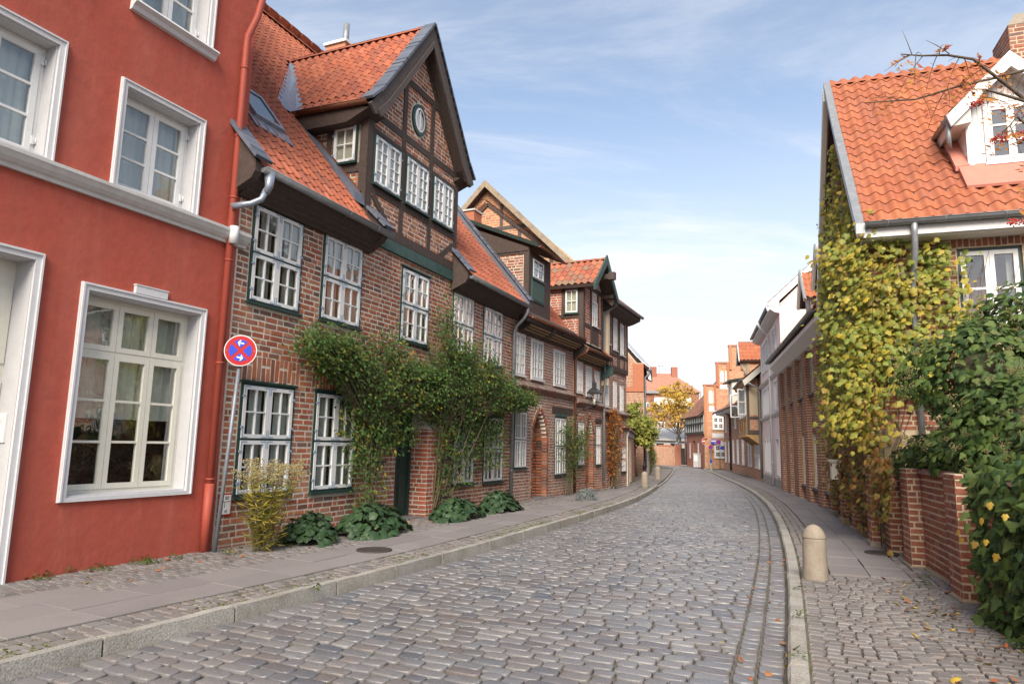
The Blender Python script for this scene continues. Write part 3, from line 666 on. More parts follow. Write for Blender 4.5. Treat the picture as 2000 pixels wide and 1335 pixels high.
def window(par, x0, x1, z0, z1, nx=2, nz=2, px=2, pz=2, fr=ID, mf=None, mc=None, y=0., fw=.05, cw=.055, mw=.024, dep=.09, curtain='half', single=True, irons=False, tz=None, sill=True, room=True, label=None, rd=.5, hooks=False):
    "window > casement, pane, curtain, interior"
    mf = mf or m_white; mc = mc or m_white
    f = MB(); f.box(x0, x0+fw, y, y+dep, z0, z1).box(x1-fw, x1, y, y+dep, z0, z1).box(x0+fw, x1-fw, y, y+dep, z1-fw, z1).box(x0+fw, x1-fw, y, y+dep, z0, z0+fw)
    xi0, xi1, zi0, zi1 = x0+fw, x1-fw, z0+fw, z1-fw
    zs = [zi0+(zi1-zi0)*i/nz for i in range(nz+1)] if tz is None else [zi0]+tz+[zi1]
    t = fw*.75
    for zm in zs[1:-1]: f.box(xi0, xi1, y-.004, y+dep-.01, zm-t/2, zm+t/2)
    if sill: f.box(x0-.03, x1+.03, y-.05, y+.01, z0-.035, z0+.004)
    w = f.build('window', mf, par, fr)
    if label: w['label'] = label
    PL = []; IR = []; HG = []
    for a in range(nx):
        xa = xi0+(xi1-xi0)*a/nx+.003; xb = xi0+(xi1-xi0)*(a+1)/nx-.003
        for b in range(nz):
            za = zs[b]+(t/2 if b else 0)+.002; zb = zs[b+1]-(t/2 if b < nz-1 else 0)-.002
            pr = pz[b] if isinstance(pz, (list, tuple)) else pz
            c = MB(); yc0, yc1 = y-.012, y+.035
            c.box(xa, xa+cw, yc0, yc1, za, zb).box(xb-cw, xb, yc0, yc1, za, zb).box(xa+cw, xb-cw, yc0, yc1, zb-cw, zb).box(xa+cw, xb-cw, yc0, yc1, za, za+cw)
            xl, xr, zl, zh = xa+cw, xb-cw, za+cw, zb-cw
            for i in range(1, px): xm = xl+(xr-xl)*i/px; c.box(xm-mw/2, xm+mw/2, yc0+.004, yc1-.006, zl, zh)
            for j in range(1, pr): zm = zl+(zh-zl)*j/pr; c.box(xl, xr, yc0+.006, yc1-.008, zm-mw/2, zm+mw/2)
            c.build('casement', mc, w)
            for i in range(px):
                for j in range(pr):
                    PL.append((xl+(xr-xl)*(i+.5)/px, y+.018, zl+(zh-zl)*(j+.5)/pr, (xr-xl)/px, 1, (zh-zl)/pr))
            if irons:
                for sx, xx in ((1, xa), (-1, xb)):
                    for sz, zz in ((1, za), (-1, zb)): IR.append((xx+sx*.008, yc0-.003, zz+sz*.008, sx, 1, sz))
                xx = xa if a == 0 else xb
                for zz in (za+.16, zb-.16): HG.append((xx, yc0-.004, zz, 1, 1, 1))
    if irons: lay('corner_iron', w, ['iron'], trs(*np.array(IR).T), m_bluegrey); lay('hinge', w, ['hinge'], trs(*np.array(HG).T), m_bluegrey)
    M = trs(*np.array(PL).T)
    if single:
        for m in M: new_ob('pane', unit_mesh('pane', m_glass, 'pane', False), w, Matrix(m.tolist()))
    else: joined('panes', w, ['pane'], np.zeros(len(M), int), M, m_glass, False, stuff=False)
    yb = y+dep+.06
    if curtain:
        spans = {'half': [(x0+.02, x0+(x1-x0)*.0)], 'full': [(x0-.02, x1+.02)], 'sides': [(x0-.02, x0+(x1-x0)*.20), (x1-(x1-x0)*.20, x1+.02)], 'right': [(x0+(x1-x0)*.62, x1+.02)], 'top': [(x0-.02, x1+.02)], 'each': [(x0+(x1-x0)*.27, x0+(x1-x0)*.49), (x1-(x1-x0)*.27, x1+.0)]}[curtain]
        c = MB()
        for a, b in spans:
            if b-a < .03: continue
            k = max(6, int((b-a)/.018)); vs = []
            ph = RND.uniform(0, 6)
            for i in range(k+1):
                xx = a+(b-a)*i/k; yy = yb+.018*math.sin(xx*46+ph)+.008*math.sin(xx*97)
                vs += [(xx, yy, z0-.02 if curtain != 'top' else z1-(z1-z0)*.62), (xx, yy*.999+.004, z1+.02)]
            c.add(vs, [(2*i, 2*i+2, 2*i+3, 2*i+1) for i in range(k)], True)
        if c.v: c.build('curtain', m_curtain, w)
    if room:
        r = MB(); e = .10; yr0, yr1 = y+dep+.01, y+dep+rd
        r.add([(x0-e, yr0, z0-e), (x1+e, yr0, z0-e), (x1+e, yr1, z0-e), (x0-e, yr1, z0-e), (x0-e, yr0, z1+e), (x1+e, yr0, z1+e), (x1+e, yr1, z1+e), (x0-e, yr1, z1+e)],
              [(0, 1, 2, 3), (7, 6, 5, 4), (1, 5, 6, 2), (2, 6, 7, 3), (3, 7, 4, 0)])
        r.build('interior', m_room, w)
    return w
unit('iron', [(x, y, z) for y in (-.002, .004) for x, z in ((0, 0), (.115, 0), (.115, .016), (.016, .016), (.016, .115), (0, .115))], [(0, 1, 2, 3, 4, 5), (0, 6, 7, 1), (1, 7, 8, 2), (2, 8, 9, 3), (3, 9, 10, 4), (4, 10, 11, 5), (5, 11, 6, 0)])
unit('hinge', [(x, y, z) for y in (-.006, .006) for x, z in ((-.03, -.018), (.03, -.018), (.03, .018), (-.03, .018))], [(0, 1, 2, 3), (0, 4, 5, 1), (1, 5, 6, 2), (2, 6, 7, 3), (3, 7, 4, 0)])
def prof_at(prof, s):
    for (ya, za), (yb, zb) in zip(prof, prof[1:]):
        l = math.hypot(yb-ya, zb-za)
        if s <= l or (yb, zb) == tuple(prof[-1]): return (ya+(yb-ya)*s/l, za+(zb-za)*s/l, math.atan2(zb-za, yb-ya))
        s -= l
def prof_len(prof): return sum(math.hypot(b[0]-a[0], b[1]-a[1]) for a, b in zip(prof, prof[1:]))
def roof(par, prof, x0, x1, mat, key, w, l, fr=ID, deck=.10, n=300, skip=None, lim=None, al='b', deckmat=None, name='roof', tname='roof_tile'):
    "one slope: deck (part) and its tiles (sub-parts); prof (y,z) from eave up; lim(y,z)->(x0,x1)"
    back = [(y+deck*.5, z-deck) for y, z in prof]
    k = MB(); k.prism_x([*prof, *reversed(back)], x0, x1)
    d = k.build(name, deckmat or m_timber, par, fr) if lim is None else None
    if d is None:
        k = MB(); npf = len(prof); vs = []
        for (y, z), (y2, z2) in zip(prof, back):
            a, b = lim(y, z); vs += [(a, y, z), (b, y, z), (b, y2, z2), (a, y2, z2)]
        fs = []
        for i in range(npf-1):
            for j in range(4): fs.append((4*i+j, 4*i+(j+1) % 4, 4*i+4+(j+1) % 4, 4*i+4+j))
        fs += [(3, 2, 1, 0), tuple(4*npf-4+j for j in range(4))]
        k.add(vs, fs); d = k.build(name, deckmat or m_timber, par, fr)
    L = []; tot = prof_len(prof); s = 0.; r = 0
    while s < tot-l*.35:
        y, z, a = prof_at(prof, s+l*.5); y0_, z0_, _ = prof_at(prof, s)
        ca, sa = math.cos(a), math.sin(a)
        xa, xb = (x0, x1) if lim is None else lim(y, z)
        c = max(1, int(round((xb-xa)/w))) if lim is None else int((xb-xa)/w+.5)
        for i in range(c):
            xx = (xb-w*(i+1) if al == 'b' else xa+w*i) if lim is not None else xa+(xb-xa)*i/c
            ww = w if lim is not None else (xb-xa)/c
            if skip and skip(xx+ww/2, y, z): continue
            j = RND.uniform(-.006, .006)
            # local axes: X, up-slope, normal
            m = np.eye(4); m[:3, 0] = np.array([1, 0, 0])*ww; m[:3, 1] = np.array([j, ca, sa])*l; m[:3, 2] = np.array([0, -sa, ca])*w
            m[:3, 3] = [xx, y0_-sa*.012, z0_+ca*.012+RND.uniform(-.003, .003)]; L.append(m)
        s += l; r += 1
    lay(tname, d, [key], np.array(L), mat, n=n, smooth=True)
    return d
def ridge_tiles(par, p, q, r, l, mat, n=60, name='ridge_tile'):
    p, q = Vector(p), Vector(q); d = (q-p); k = max(1, int(d.length/l)); d.normalize(); x = d.cross(Vector((0, 0, 1))).normalized(); z = x.cross(d); L = []
    for i in range(k):
        m = np.eye(4); m[:3, 0] = np.array(x)*r*2; m[:3, 1] = np.array(d)*(q-p).length/k; m[:3, 2] = np.array(z)*r*2; m[:3, 3] = p+(q-p)*(i/k); L.append(m)
    lay(name, par, ['ridge'], np.array(L), mat, n=n, smooth=True)
def gutter(par, p, q, r, mat, name='gutter', rings=.9):
    mb = MB(); p, q = Vector(p), Vector(q); d = (q-p).normalized(); side = d.cross(Vector((0, 0, 1))).normalized(); n = 9
    vs = []
    for e in (p, q):
        for rr in (r, r*.86):
            for i in range(n):
                a = math.pi*i/(n-1); vs.append(e+side*math.cos(a)*rr+Vector((0, 0, -math.sin(a)*rr)))
    fs = []
    for i in range(n-1):
        fs += [(i, i+1, 2*n+i+1, 2*n+i), (n+i+1, n+i, 3*n+i, 3*n+i+1), (i+1, i, n+i, n+i+1), (2*n+i, 2*n+i+1, 3*n+i+1, 3*n+i)]
    fs += [(0, 2*n, 3*n, n), (n-1, 2*n-1, 4*n-1, 3*n-1)]
    mb.add(vs, fs, True)
    mb.tube([p+side*r*1.02, q+side*r*1.02], r*.14, 6)
    k = int((q-p).length/rings)
    for i in range(k+1):
        c = p+(q-p)*((i+.4)/(k+1)); pts = [c+side*math.cos(math.pi*j/8)*r*1.05+Vector((0, 0, -math.sin(math.pi*j/8)*r*1.05)) for j in range(9)]; mb.tube(pts, r*.13, 5, smooth=False)
    mb.add([p+side*r*math.cos(math.pi*i/8)+Vector((0, 0, -r*math.sin(math.pi*i/8))) for i in range(9)], [tuple(range(9))])
    return mb.build(name, mat, par)
def rnd_bend(p, n=10, amt=.2):
    return p
def box_part(name, par, mat, fr=ID, **k):
    mb = MB(); mb.box(*k['b']); return mb.build(name, mat, par, fr)
def solid_house(par, x0, x1, dep, ze, zr, mat, name='wall', y0=.36, ov=.0, roofmat=None):
    "closed back volume with gables (ridge along x)"
    mb = MB(); mb.prism_x([(y0, -.6), (dep, -.6), (dep, ze), ((y0+dep)/2, zr), (y0, ze)], x0, x1); return mb.build(name, mat, par)
# ================================================================ left row: red plastered house
red = thing('plastered_house', 'tall red plastered house with grey white window surrounds at the left edge', 'house', (-5.26, 7.42, 0), rad(65.57))
surr = [(.46, 2.25, .89, 3.43), (.66, 1.95, 4.67, 6.11), (-1.32, -.03, 4.67, 6.17), (.72, 1.95, 7.16, 8.7), (-1.3, -.03, 7.16, 8.7), (-3.4, -2.1, 4.67, 6.17), (-4.9, -3.1, .89, 3.43)]
door_h = (-1.75, .005, -.3, 3.635)
mb = MB(); cells(mb, -16, 2.72, -.3, 11.2, [(a+.03, b-.03, c+.03, d-.03) for a, b, c, d in surr]+[(door_h[0]+.03, door_h[1]-.03, -.3, door_h[3]-.03)], 0, .40)
wall = mb.build('wall', m_red, red)
mb = MB(); mb.prism_x([(1.0, -.3), (9, -.3), (9, 11.19), (1.0, 11.19)], -16, 2.715); mb.build('house_body', m_red, red)
roof(red, [(-.3, 11.15), (4.7, 16.5)], -16, 2.75, m_tile, 'flat_tile', .25, .34, n=0)
roof(red, [(0, 11.15), (4.3, 16.5)], -2.75, 16, m_tile, 'flat_tile', .5, .7, n=0, fr=frame((0, 9, 0), (-1, 0, 0), (0, -1, 0)))
def ring(mb, a, b, c, d, t, y0, y1, bottom=True, tb=None):
    tb = t if tb is None else tb
    mb.box(a, a+t, y0, y1, c, d).box(b-t, b, y0, y1, c, d).box(a+t, b-t, y0, y1, d-t, d)
    if bottom: mb.box(a+t, b-t, y0, y1, c, c+tb)
def red_surround(a, b, c, d, key=False, sill=False, bot=.05):
    mb = MB(); ring(mb, a, b, c, d, .085, -.035, .0, True, bot)
    ring(mb, a+.008, b-.008, c+.006, d-.008, .020, -.052, -.034, False)
    s = mb.build('window_surround', m_trim, red)
    r = MB(); ring(r, a+.025, b-.025, c+.01, d-.025, .078, .001, .39, True, bot+.01); r.build('reveal', m_reveal, red)
    if key: k = MB(); k.box(a+.67, a+1.13, -.05, -.002, d+.001, d+.10); k.box(a+.66, a+1.14, -.058, -.002, d+.10, d+.115); k.build('keystone', m_trim, red)
    if sill:
        k = MB(); k.prism_x([(-.13, c-.02), (-.11, c+.015), (-.01, c+.04), (-.002, c-.12), (-.05, c-.11), (-.075, c-.06)], a-.05, b+.05); k.build('window_sill', m_trim, red)
for i, (a, b, c, d) in enumerate(surr):
    red_surround(a, b, c, d, key=c < 1, sill=c > 7)
    if c < 1: window(red, a+.105, b-.105, c+.06, d-.105, 3, 2, 1, [3, 1], y=.20, mf=m_cream, mc=m_cream, fw=.05, cw=.065, mw=.03, tz=[c+1.77], curtain='top', sill=False, single=i == 0)
    else: window(red, a+.105, b-.105, c+.05, d-.105, 2, 1, 1, 3, y=.19, mf=m_white, mc=m_white, fw=.045, cw=.065, mw=.03, curtain='full', sill=False, single=i in (1, 2, 3))
mb = MB(); a, b, c, d = door_h; ring(mb, a, b, c, d, .09, -.035, -.001, False); ring(mb, a+.008, b-.008, c, d-.008, .022, -.055, -.034, False); mb.build('door_surround', m_trim, red)
mb = MB(); ring(mb, a+.025, b-.025, c, d-.025, .07, .001, .39, False); mb.build('door_reveal', m_reveal, red)
mb = MB(); mb.box(a+.09, b-.09, .30, .36, -.1, d-.09)
for k in range(2):
    for z in (.3, 1.35, 2.4): mb.box(a+.2+k*.8, a+.85+k*.8, .285, .302, z, z+.85)
dl = mb.build('door', m_cream, red)
mb = MB(); mb.box(b-.115, b-.096, .10, .24, 1.55, 1.86)
for k in range(5): mb.box(b-.119, b-.114, .12, .22, 1.75+k*.014, 1.757+k*.014)
mb.build('intercom', m_white, red)
prof = [(-.001, 4.46), (-.05, 4.46), (-.06, 4.50), (-.085, 4.52), (-.115, 4.56), (-.135, 4.60), (-.15, 4.625), (-.15, 4.665), (-.001, 4.685)]
mb = MB(); mb.prism_x(prof, -16, 2.84); mb.prism_y([(2.725, 4.46), (2.84, 4.52), (2.86, 4.62), (2.84, 4.68), (2.725, 4.68)], .001, .25); mb.build('moulding', m_mould, red)
mb = MB(); pipe = [(2.5, -.085, .1), (2.5, -.085, 7.55), (2.5, -.10, 7.72), (2.56, -.2, 8.05), (2.60, -.24, 8.4), (2.6, -.24, 9.4)]
mb.tube(pipe, .052, 12)
for z in (.98, 1.08, 2.7, 4.2, 5.15, 6.1, 7.2): mb.tube([(2.5, -.085, z-.012), (2.5, -.085, z+.012)], .060, 12)
mb.tube([(2.5, -.085, .1), (2.5, -.085, 1.02)], .062, 12)
dp = mb.build('downpipe', m_redpipe, red)
mb = MB(); mb.tube([(2.5, -.15, 4.44), (2.5, -.15, 4.70)], .066, 12); mb.build('pipe_sleeve', m_trim, dp)
for a, b, c, d in surr[1:4]:                               # window hinges
    mb = MB()
    for z in (c+.22, d-.32): mb.box(b-.155, b-.125, .165, .19, z, z+.10); mb.tube([(b-.11, .16, z+.01), (b-.11, .16, z+.08)], .012, 6)
    mb.build('hinge', m_white, red)

# ================================================================ old brick house with the half-timbered gable
bh = thing('brick_house', 'old red brick house with white casements and a half timbered gable above the door', 'house', (-4.13, 9.9, 0), rad(66.71))
WIN = [(.25, 1.40, 3.70, 5.26), (1.93, 3.10, 3.72, 5.29), (4.48, 5.64, 3.73, 5.31), (6.78, 7.92, 3.74, 5.29), (8.48, 9.72, 3.71, 5.27),
       (.28, 1.44, .79, 2.48), (1.96, 3.14, .77, 2.48), (7.0, 8.14, .65, 2.38), (8.68, 9.93, .63, 2.36)]
DOOR = (4.57, 5.5, -.3, 2.30)
holes = [(a-.012, b+.012, c-.04, d+.012) for a, b, c, d in WIN]+[DOOR]
mb = MB(); cells(mb, -.02, 10.54, -.4, 6.0, [*WIN, DOOR], 0, .37); wall = mb.build('wall', m_mortar, bh)
vert = [(a-.10, b+.10, d+.02, d+.43, .095) for a, b, c, d in WIN[5:]]
bricks(wall, ID, (.0, 10.54), -.05, 5.52, holes+[(a, b, c, d) for a, b, c, d, w in vert]+[(3.2, 6.82, 5.47, 5.8)], m_brick, n=300, vertical=vert)
mb = MB(); mb.prism_x([(.8, -.4), (10.2, -.4), (10.2, 6.2), (5.5, 12.6), (.8, 6.6)], .0, 10.5); mb.build('house_body', m_mortar, bh)
for i, (a, b, c, d) in enumerate(WIN):
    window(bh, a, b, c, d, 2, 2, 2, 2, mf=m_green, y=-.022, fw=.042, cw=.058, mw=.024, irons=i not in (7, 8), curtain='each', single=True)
    mb = MB(); mb.box(a-.03, b+.03, -.055, -.002, d+.001, d+.035); mb.build('window_hood', m_green, bh)
# door, pier
mb = MB(); mb.box(DOOR[0], DOOR[1]-.002, .25, .30, .05, DOOR[3]); mb.box(DOOR[0], DOOR[0]+.08, .20, .25, .05, DOOR[3]); mb.box(DOOR[1]-.082, DOOR[1]-.002, .20, .25, .05, DOOR[3])
for x in (4.70, 5.10): mb.box(x, x+.26, .235, .251, .25, .95).box(x, x+.26, .235, .251, 1.1, 2.1)
dd = mb.build('door', m_green, bh); mb = MB(); mb.tube([(4.78, .20, 1.1), (4.78, .24, 1.1)], .02, 8); mb.build('handle', m_black, dd)
mb = MB(); mb.box(DOOR[0]-.1, DOOR[1]+.05, -.18, .3, -.1, .095); mb.build('door_step', m_slab, bh)
px0, px1, py = 5.505, 6.10, -.20
mb = MB(); mb.box(px0, px1, py, -.001, -.3, 1.93); mb.prism_x([(py, 1.93), (-.001, 1.93), (-.001, 2.1)], px0, px1); pier = mb.build('door_pier', m_mortar, bh)
bricks(pier, frame((0, py, 0), (1, 0, 0), (0, 1, 0)), (px0, px1), -.05, 1.93, [], m_brick2, n=90)
bricks(pier, frame((px0-.006, 0, 0), (0, -1, 0), (1, 0, 0)), (-.25, .208), -.05, 1.93, [], m_brick2, n=90)
mb = MB(); mb.box(3.05, 6.95, -.07, .0, 5.48, 5.715); mb.build('green_beam', m_greenbeam, bh)
# roof
RP = [(-.42, 5.60), (0, 6.12), (1.77, 8.3), (5.5, 13.1)]
def zr(y):
    for (a, b), (c, d) in zip(RP, RP[1:]):
        if y <= c: return b+(d-b)*(y-a)/(c-a)
    return 13.1
def yr(z):
    for (a, b), (c, d) in zip(RP, RP[1:]):
        if z <= d: return a+(c-a)*(z-b)/(d-b)
    return 5.5
CXD = 4.9
def under(x, y, z): return abs(x-CXD) < 2.16 and z < 8.12+(1-abs(x-CXD)/2.16)*2.8
r1 = roof(bh, RP, -.12, 3.02, m_tile, 'flat_tile', .215, .31, skip=under)
r2 = roof(bh, RP, 6.80, 10.56, m_tile, 'flat_tile', .215, .31, skip=under)
r3 = roof(bh, [(.5, zr(.5)), (1.77, 8.3), (5.5, 13.1)], 3.02, 6.80, m_tile, 'flat_tile', .215, .31, skip=under)
roof(bh, [(-.2, 5.8), (4.7, 13.1)], -10.56, .12, m_tile, 'flat_tile', .45, .6, n=0, fr=frame((0, 10.2, 0), (-1, 0, 0), (0, -1, 0)))
ridge_tiles(bh, (-.12, 5.5, 13.12), (10.56, 5.5, 13.12), .11, .36, m_tile, n=60)
for x0, x1 in ((-.12, 3.28), (6.74, 10.5)):
    mb = MB(); mb.prism_x([(-.44, 5.54), (-.36, 5.44), (-.10, 5.26), (-.003, 5.24), (-.003, 6.0), (-.05, 6.02)], x0, x1)
    for k in range(4): mb.prism_x([(-.385+k*.09, 5.452-k*.062), (-.375+k*.09, 5.437-k*.062), (-.355+k*.09, 5.424-k*.062), (-.35+k*.09, 5.44-k*.062)], x0-.001, x1+.001)
    mb.build('boxed_eaves', m_timber, bh)
    gutter(bh, (x0+.0, -.50, 5.60), (x1+.02, -.50, 5.58), .075, m_zinc)
# slate covered verge ends of the two eaves
def slates(par, prof, x, wid, mat=None, n=40, side=None):
    L = []; tot = prof_len(prof); s = 0
    while s < tot-.05:
        y, z, a = prof_at(prof, s); m = np.eye(4); ca, sa = math.cos(a), math.sin(a)
        m[:3, 0] = [wid, 0, 0]; m[:3, 1] = np.array([0, ca, sa])*.24; m[:3, 2] = np.array([0, -sa, ca])
        m[:3, 3] = [x, y-sa*.09+ca*.1, z+ca*.09+sa*.1+.012]; m[:3, 1] += np.array([0, -sa, ca])*-.012*0; L.append(m); s += .19
    L = np.array(L); L[:, 2, 1] *= 1.0; lay('verge_slate', par, ['slab'], L, mat or m_slate, n=n)
for x, pr in ((-.14, [(-.48, 5.66), (0, 6.20), (.5, 6.8)]), (6.74, [(-.48, 5.66), (0, 6.2), (.3, 6.5)]), (3.16, [(-.50, 5.62), (-.06, 6.05)])):
    mb = MB(); mb.prism_x([(-.46, 5.52), (-.40, 5.42), (-.02, 5.25), (-.02, 6.12), (-.06, 6.15), (-.46, 5.68)], x-.10, x+.03); cb = mb.build('eaves_cheek', m_timber, bh); slates(cb, pr, x-.02, .34)
mb = MB(); mb.prism_x([(-.46, 5.58), (0, 6.13), (1.77, 8.31), (5.5, 13.12), (5.5, 13.34), (1.74, 8.50), (-.03, 6.32), (-.50, 5.70)], 10.50, 10.66); vg = mb.build('verge_flashing', m_slate, bh); slates(vg, [(-.48, 5.72), (0, 6.32), (1.77, 8.50), (5.5, 13.32)], 10.58, .26)
mb = MB(); mb.tube([(.02, -.50, 5.56), (.02, -.50, 5.36), (.0, -.47, 5.25)], [.085, .06, .05], 12); mb.tube([(.0, -.47, 5.30), (-.03, -.42, 5.15), (-.13, -.32, 5.06), (-.30, -.12, 4.99)], .046, 12); mb.build('rain_spout', m_zincl, bh)
mb = MB(); mb.tube([(10.38, -.50, 5.55), (10.38, -.49, 5.38), (10.38, -.40, 5.22), (10.38, -.18, 5.02), (10.38, -.10, 4.85), (10.38, -.09, .05)], .048, 12)
for z in (.9, 2.6, 4.3): mb.tube([(10.38, -.09, z), (10.38, -.09, z+.03)], .056, 12)
mb.build('downpipe', m_zinc, bh)
# dormer: half-timbered front
DW = [(3.21, 4.19, 6.66, 7.70), (4.38, 5.34, 6.66, 7.73), (5.55, 6.52, 6.66, 7.73)]
mb = MB(); cells(mb, 3.03, 6.78, 5.72, 8.05, DW, -.03, .22); mb.prism_y([(3.03, 8.05), (6.78, 8.05), (6.78, 8.2), (4.9, 10.62), (3.03, 8.2)], -.03, .22)
dw = mb.build('dormer_wall', m_mortar, bh)
FR = frame((0, -.03, 0), (1, 0, 0), (0, 1, 0))
TB = [((3.11, 5.73), (3.11, 8.2), .17), ((6.70, 5.73), (6.70, 8.2), .16), ((4.285, 5.9), (4.285, 9.42), .15), ((5.445, 5.9), (5.445, 9.42), .15),
      ((3.03, 5.83), (6.78, 5.83), .20), ((3.19, 6.56), (6.62, 6.56), .15), ((3.19, 8.11), (6.62, 8.11), .16), ((3.19, 7.775), (6.62, 7.775), .085), ((4.0, 9.42), (5.8, 9.42), .15),
      ((3.24, 6.45), (3.92, 5.9), .13), ((6.60, 6.35), (6.0, 5.92), .13), ((3.12, 8.2), (4.92, 10.55), .20), ((6.69, 8.2), (4.88, 10.55), .20)]
for k, (p, q, w) in enumerate(TB):
    mb = MB(); y = -.050-.0021*(k % 5); mb.beam((p[0], y+.03, p[1]), (q[0], y+.03, q[1]), .06, w, up=(0, -1, 0)) if False else None
    d = Vector((q[0]-p[0], 0, q[1]-p[1])).normalized(); nn = Vector((-d.z, 0, d.x))*(w/2); P_, Q_ = Vector((p[0], 0, p[1])), Vector((q[0], 0, q[1]))
    mb.prism_y([((P_+nn).x, (P_+nn).z), ((P_-nn).x, (P_-nn).z), ((Q_-nn).x, (Q_-nn).z), ((Q_+nn).x, (Q_+nn).z)], y, -.02); mb.build('timber_beam', m_timber, dw)
bh_h = [(a-.03, b+.03, c-.03, d+.03) for a, b, c, d in DW]+[lambda za, zb: (lambda t: (4.84-.33*t, 4.84+.33*t) if t > 0 else None)(math.sqrt(max(0, 1-((za+zb)/2-8.72)**2/.40**2)))]
bricks(dw, FR, poly_span([(3.06, 5.75), (6.75, 5.75), (6.75, 8.2), (4.9, 10.5), (3.06, 8.2)]), 5.74, 10.4, bh_h, m_brick, n=300, y=-.006, bl=.28, course=.095)
for i, (a, b, c, d) in enumerate(DW): window(bh, a, b, c, d, 2, 1, 2, 4, mf=m_green, y=-.075, fw=.035, cw=.05, mw=.022, irons=True, curtain='full')
mb = MB(); k = 28
def ell(r1, r2, y): return [(4.84+r1*math.cos(2*math.pi*i/k), y, 8.72+r2*math.sin(2*math.pi*i/k)) for i in range(k)]
mb.add(ell(.285, .36, -.075)+ell(.215, .28, -.085)+ell(.285, .36, -.03), [(i, (i+1) % k, (i+1) % k+k, i+k) for i in range(k)]+[(i+2*k, (i+1) % k+2*k, (i+1) % k, i) for i in range(k)]); ov = mb.build('oval_window', m_green, bh)
mb = MB(); mb.add(ell(.215, .28, -.080)+ell(.165, .23, -.09)+ell(.215, .28, -.05), [(i, (i+1) % k, (i+1) % k+k, i+k) for i in range(k)]+[(i+2*k, (i+1) % k+2*k, (i+1) % k, i) for i in range(k)]); mb.box(4.832, 4.848, -.088, -.07, 8.5, 8.94); mb.build('casement', m_white, ov)
mb = MB(); mb.add(ell(.168, .235, -.066), [tuple(range(k))]); mb.build('pane', m_glass, ov)
mb = MB(); mb.add(ell(.2, .26, -.040), [tuple(range(k))]); mb.build('curtain', m_curtain, ov)
# cheeks
for sx, x, ex, ey in ((-1, 3.03, (0, -1, 0), (1, 0, 0)), (1, 6.78, (0, 1, 0), (-1, 0, 0))):
    FC = frame((x, 0, 0), ex, ey); g = -sx
    mb = MB(); mb.prism_y([(sx*0+g*-.0, 6.0), (g*-.0, 8.2), (g*-1.75, 8.2)] if sx < 0 else [(0, 6.0), (1.75, 8.2), (0, 8.2)], .0, .15); ck = mb.build('dormer_cheek', m_mortar, bh, FC)
    if sx < 0:
        bricks(ck, ID, poly_span([(-.02, 6.25), (-.02, 7.95), (-1.45, 7.95)]), 6.2, 7.95, [(-.80, -.12, 7.0, 7.9)], m_brick, n=80, y=-.006)
        for p in ([(0.05, 5.9), (.05, 8.2), (-.13, 8.2), (-.13, 6.0)], [(.0, 7.88), (0, 8.2), (-1.75, 8.2), (-1.45, 7.88)], [(-.13, 6.85), (-.13, 7.03), (-.85, 7.03), (-.74, 6.85)], [(-.84, 7.0), (-.84, 7.9), (-.95, 7.9), (-.95, 7.12)]):
            mb = MB(); mb.prism_y(p, -.03-.002*len(mb.v), .02); mb.build('timber_beam', m_timber, ck, Matrix.Translation((0, -.0023*RND.randint(0, 4), 0)))
        window(bh, -.78, -.20, 7.05, 7.84, 1, 1, 2, 2, fr=FC, mf=m_green, y=-.055, fw=.03, cw=.055, mw=.022, irons=True, curtain='sides')
        mb = MB(); mb.prism_y([(.06, 6.12), (.02, 6.32), (-1.80, 8.36), (-1.86, 8.22)], -.34, -.02)
        mb.build('lead_flashing', m_slate, bh, FC)
        mb = MB(); mb.beam((-.05, -.06, 6.40), (-1.75, -.06, 8.33), .03, .05); mb.build('flashing_rail', m_copper, bh, FC)
# dormer roof
DP = [(0, 8.12), (.35, 8.47), (2.16, 10.92)]
fl = frame((CXD-2.16, 0, 0), (0, -1, 0), (1, 0, 0)); fr_ = frame((CXD+2.16, 0, 0), (0, 1, 0), (-1, 0, 0))
d1 = roof(bh, DP, 0, 0, m_tile, 'pantile', .205, .30, fr=fl, lim=lambda y, z: (-yr(z)-.06, .12), name='dormer_roof')
d2 = roof(bh, DP, 0, 0, m_tile, 'pantile', .205, .30, fr=fr_, lim=lambda y, z: (-.12, yr(z)+.06), name='dormer_roof', n=0, al='a')
ridge_tiles(bh, (CXD, -.15, 10.93), (CXD, 3.75, 10.93), .10, .34, m_tile, n=20)
for s in (-1, 1):
    X = lambda a: CXD+s*a
    mb = MB(); mb.prism_y([(X(2.22), 8.03), (X(1.85), 8.50), (X(0), 11.02), (X(0), 10.50), (X(1.62), 8.30), (X(1.85), 7.98), (X(2.05), 7.90)], -.30, -.24); bb = mb.build('barge_board', m_barge, bh)
    mb = MB(); mb.prism_y([(X(2.0), 8.0), (X(1.66), 8.35), (X(0), 10.60), (X(0), 10.45), (X(1.60), 8.22), (X(1.9), 7.9)], -.335, -.302); mb.build('barge_moulding', m_barge, bb)
    mb = MB(); mb.prism_y([(X(2.15), 8.06), (X(1.80), 8.42), (X(0), 10.80), (X(0), 10.55), (X(1.70), 8.2), (X(1.98), 7.95)], -.239, -.031); mb.build('verge_soffit', m_timber, bh)
    f = fl if s < 0 else fr_; L = []
    s_ = 0
    while s_ < prof_len(DP)-.1:
        y, z, a = prof_at(DP, s_+.1); ca, sa = math.cos(a), math.sin(a); m = np.eye(4); m[:3, 0] = [.30, 0, 0]; m[:3, 1] = np.array([0, ca, sa])*.25; m[:3, 2] = np.array([0, -sa, ca]); m[:3, 3] = [(.20 if s < 0 else -.20), y-sa*.10, z+ca*.10]; L.append(m); s_ += .2
    lay('verge_slate', bb, ['slab'], inframe(f, np.array(L)), m_slate, n=40)
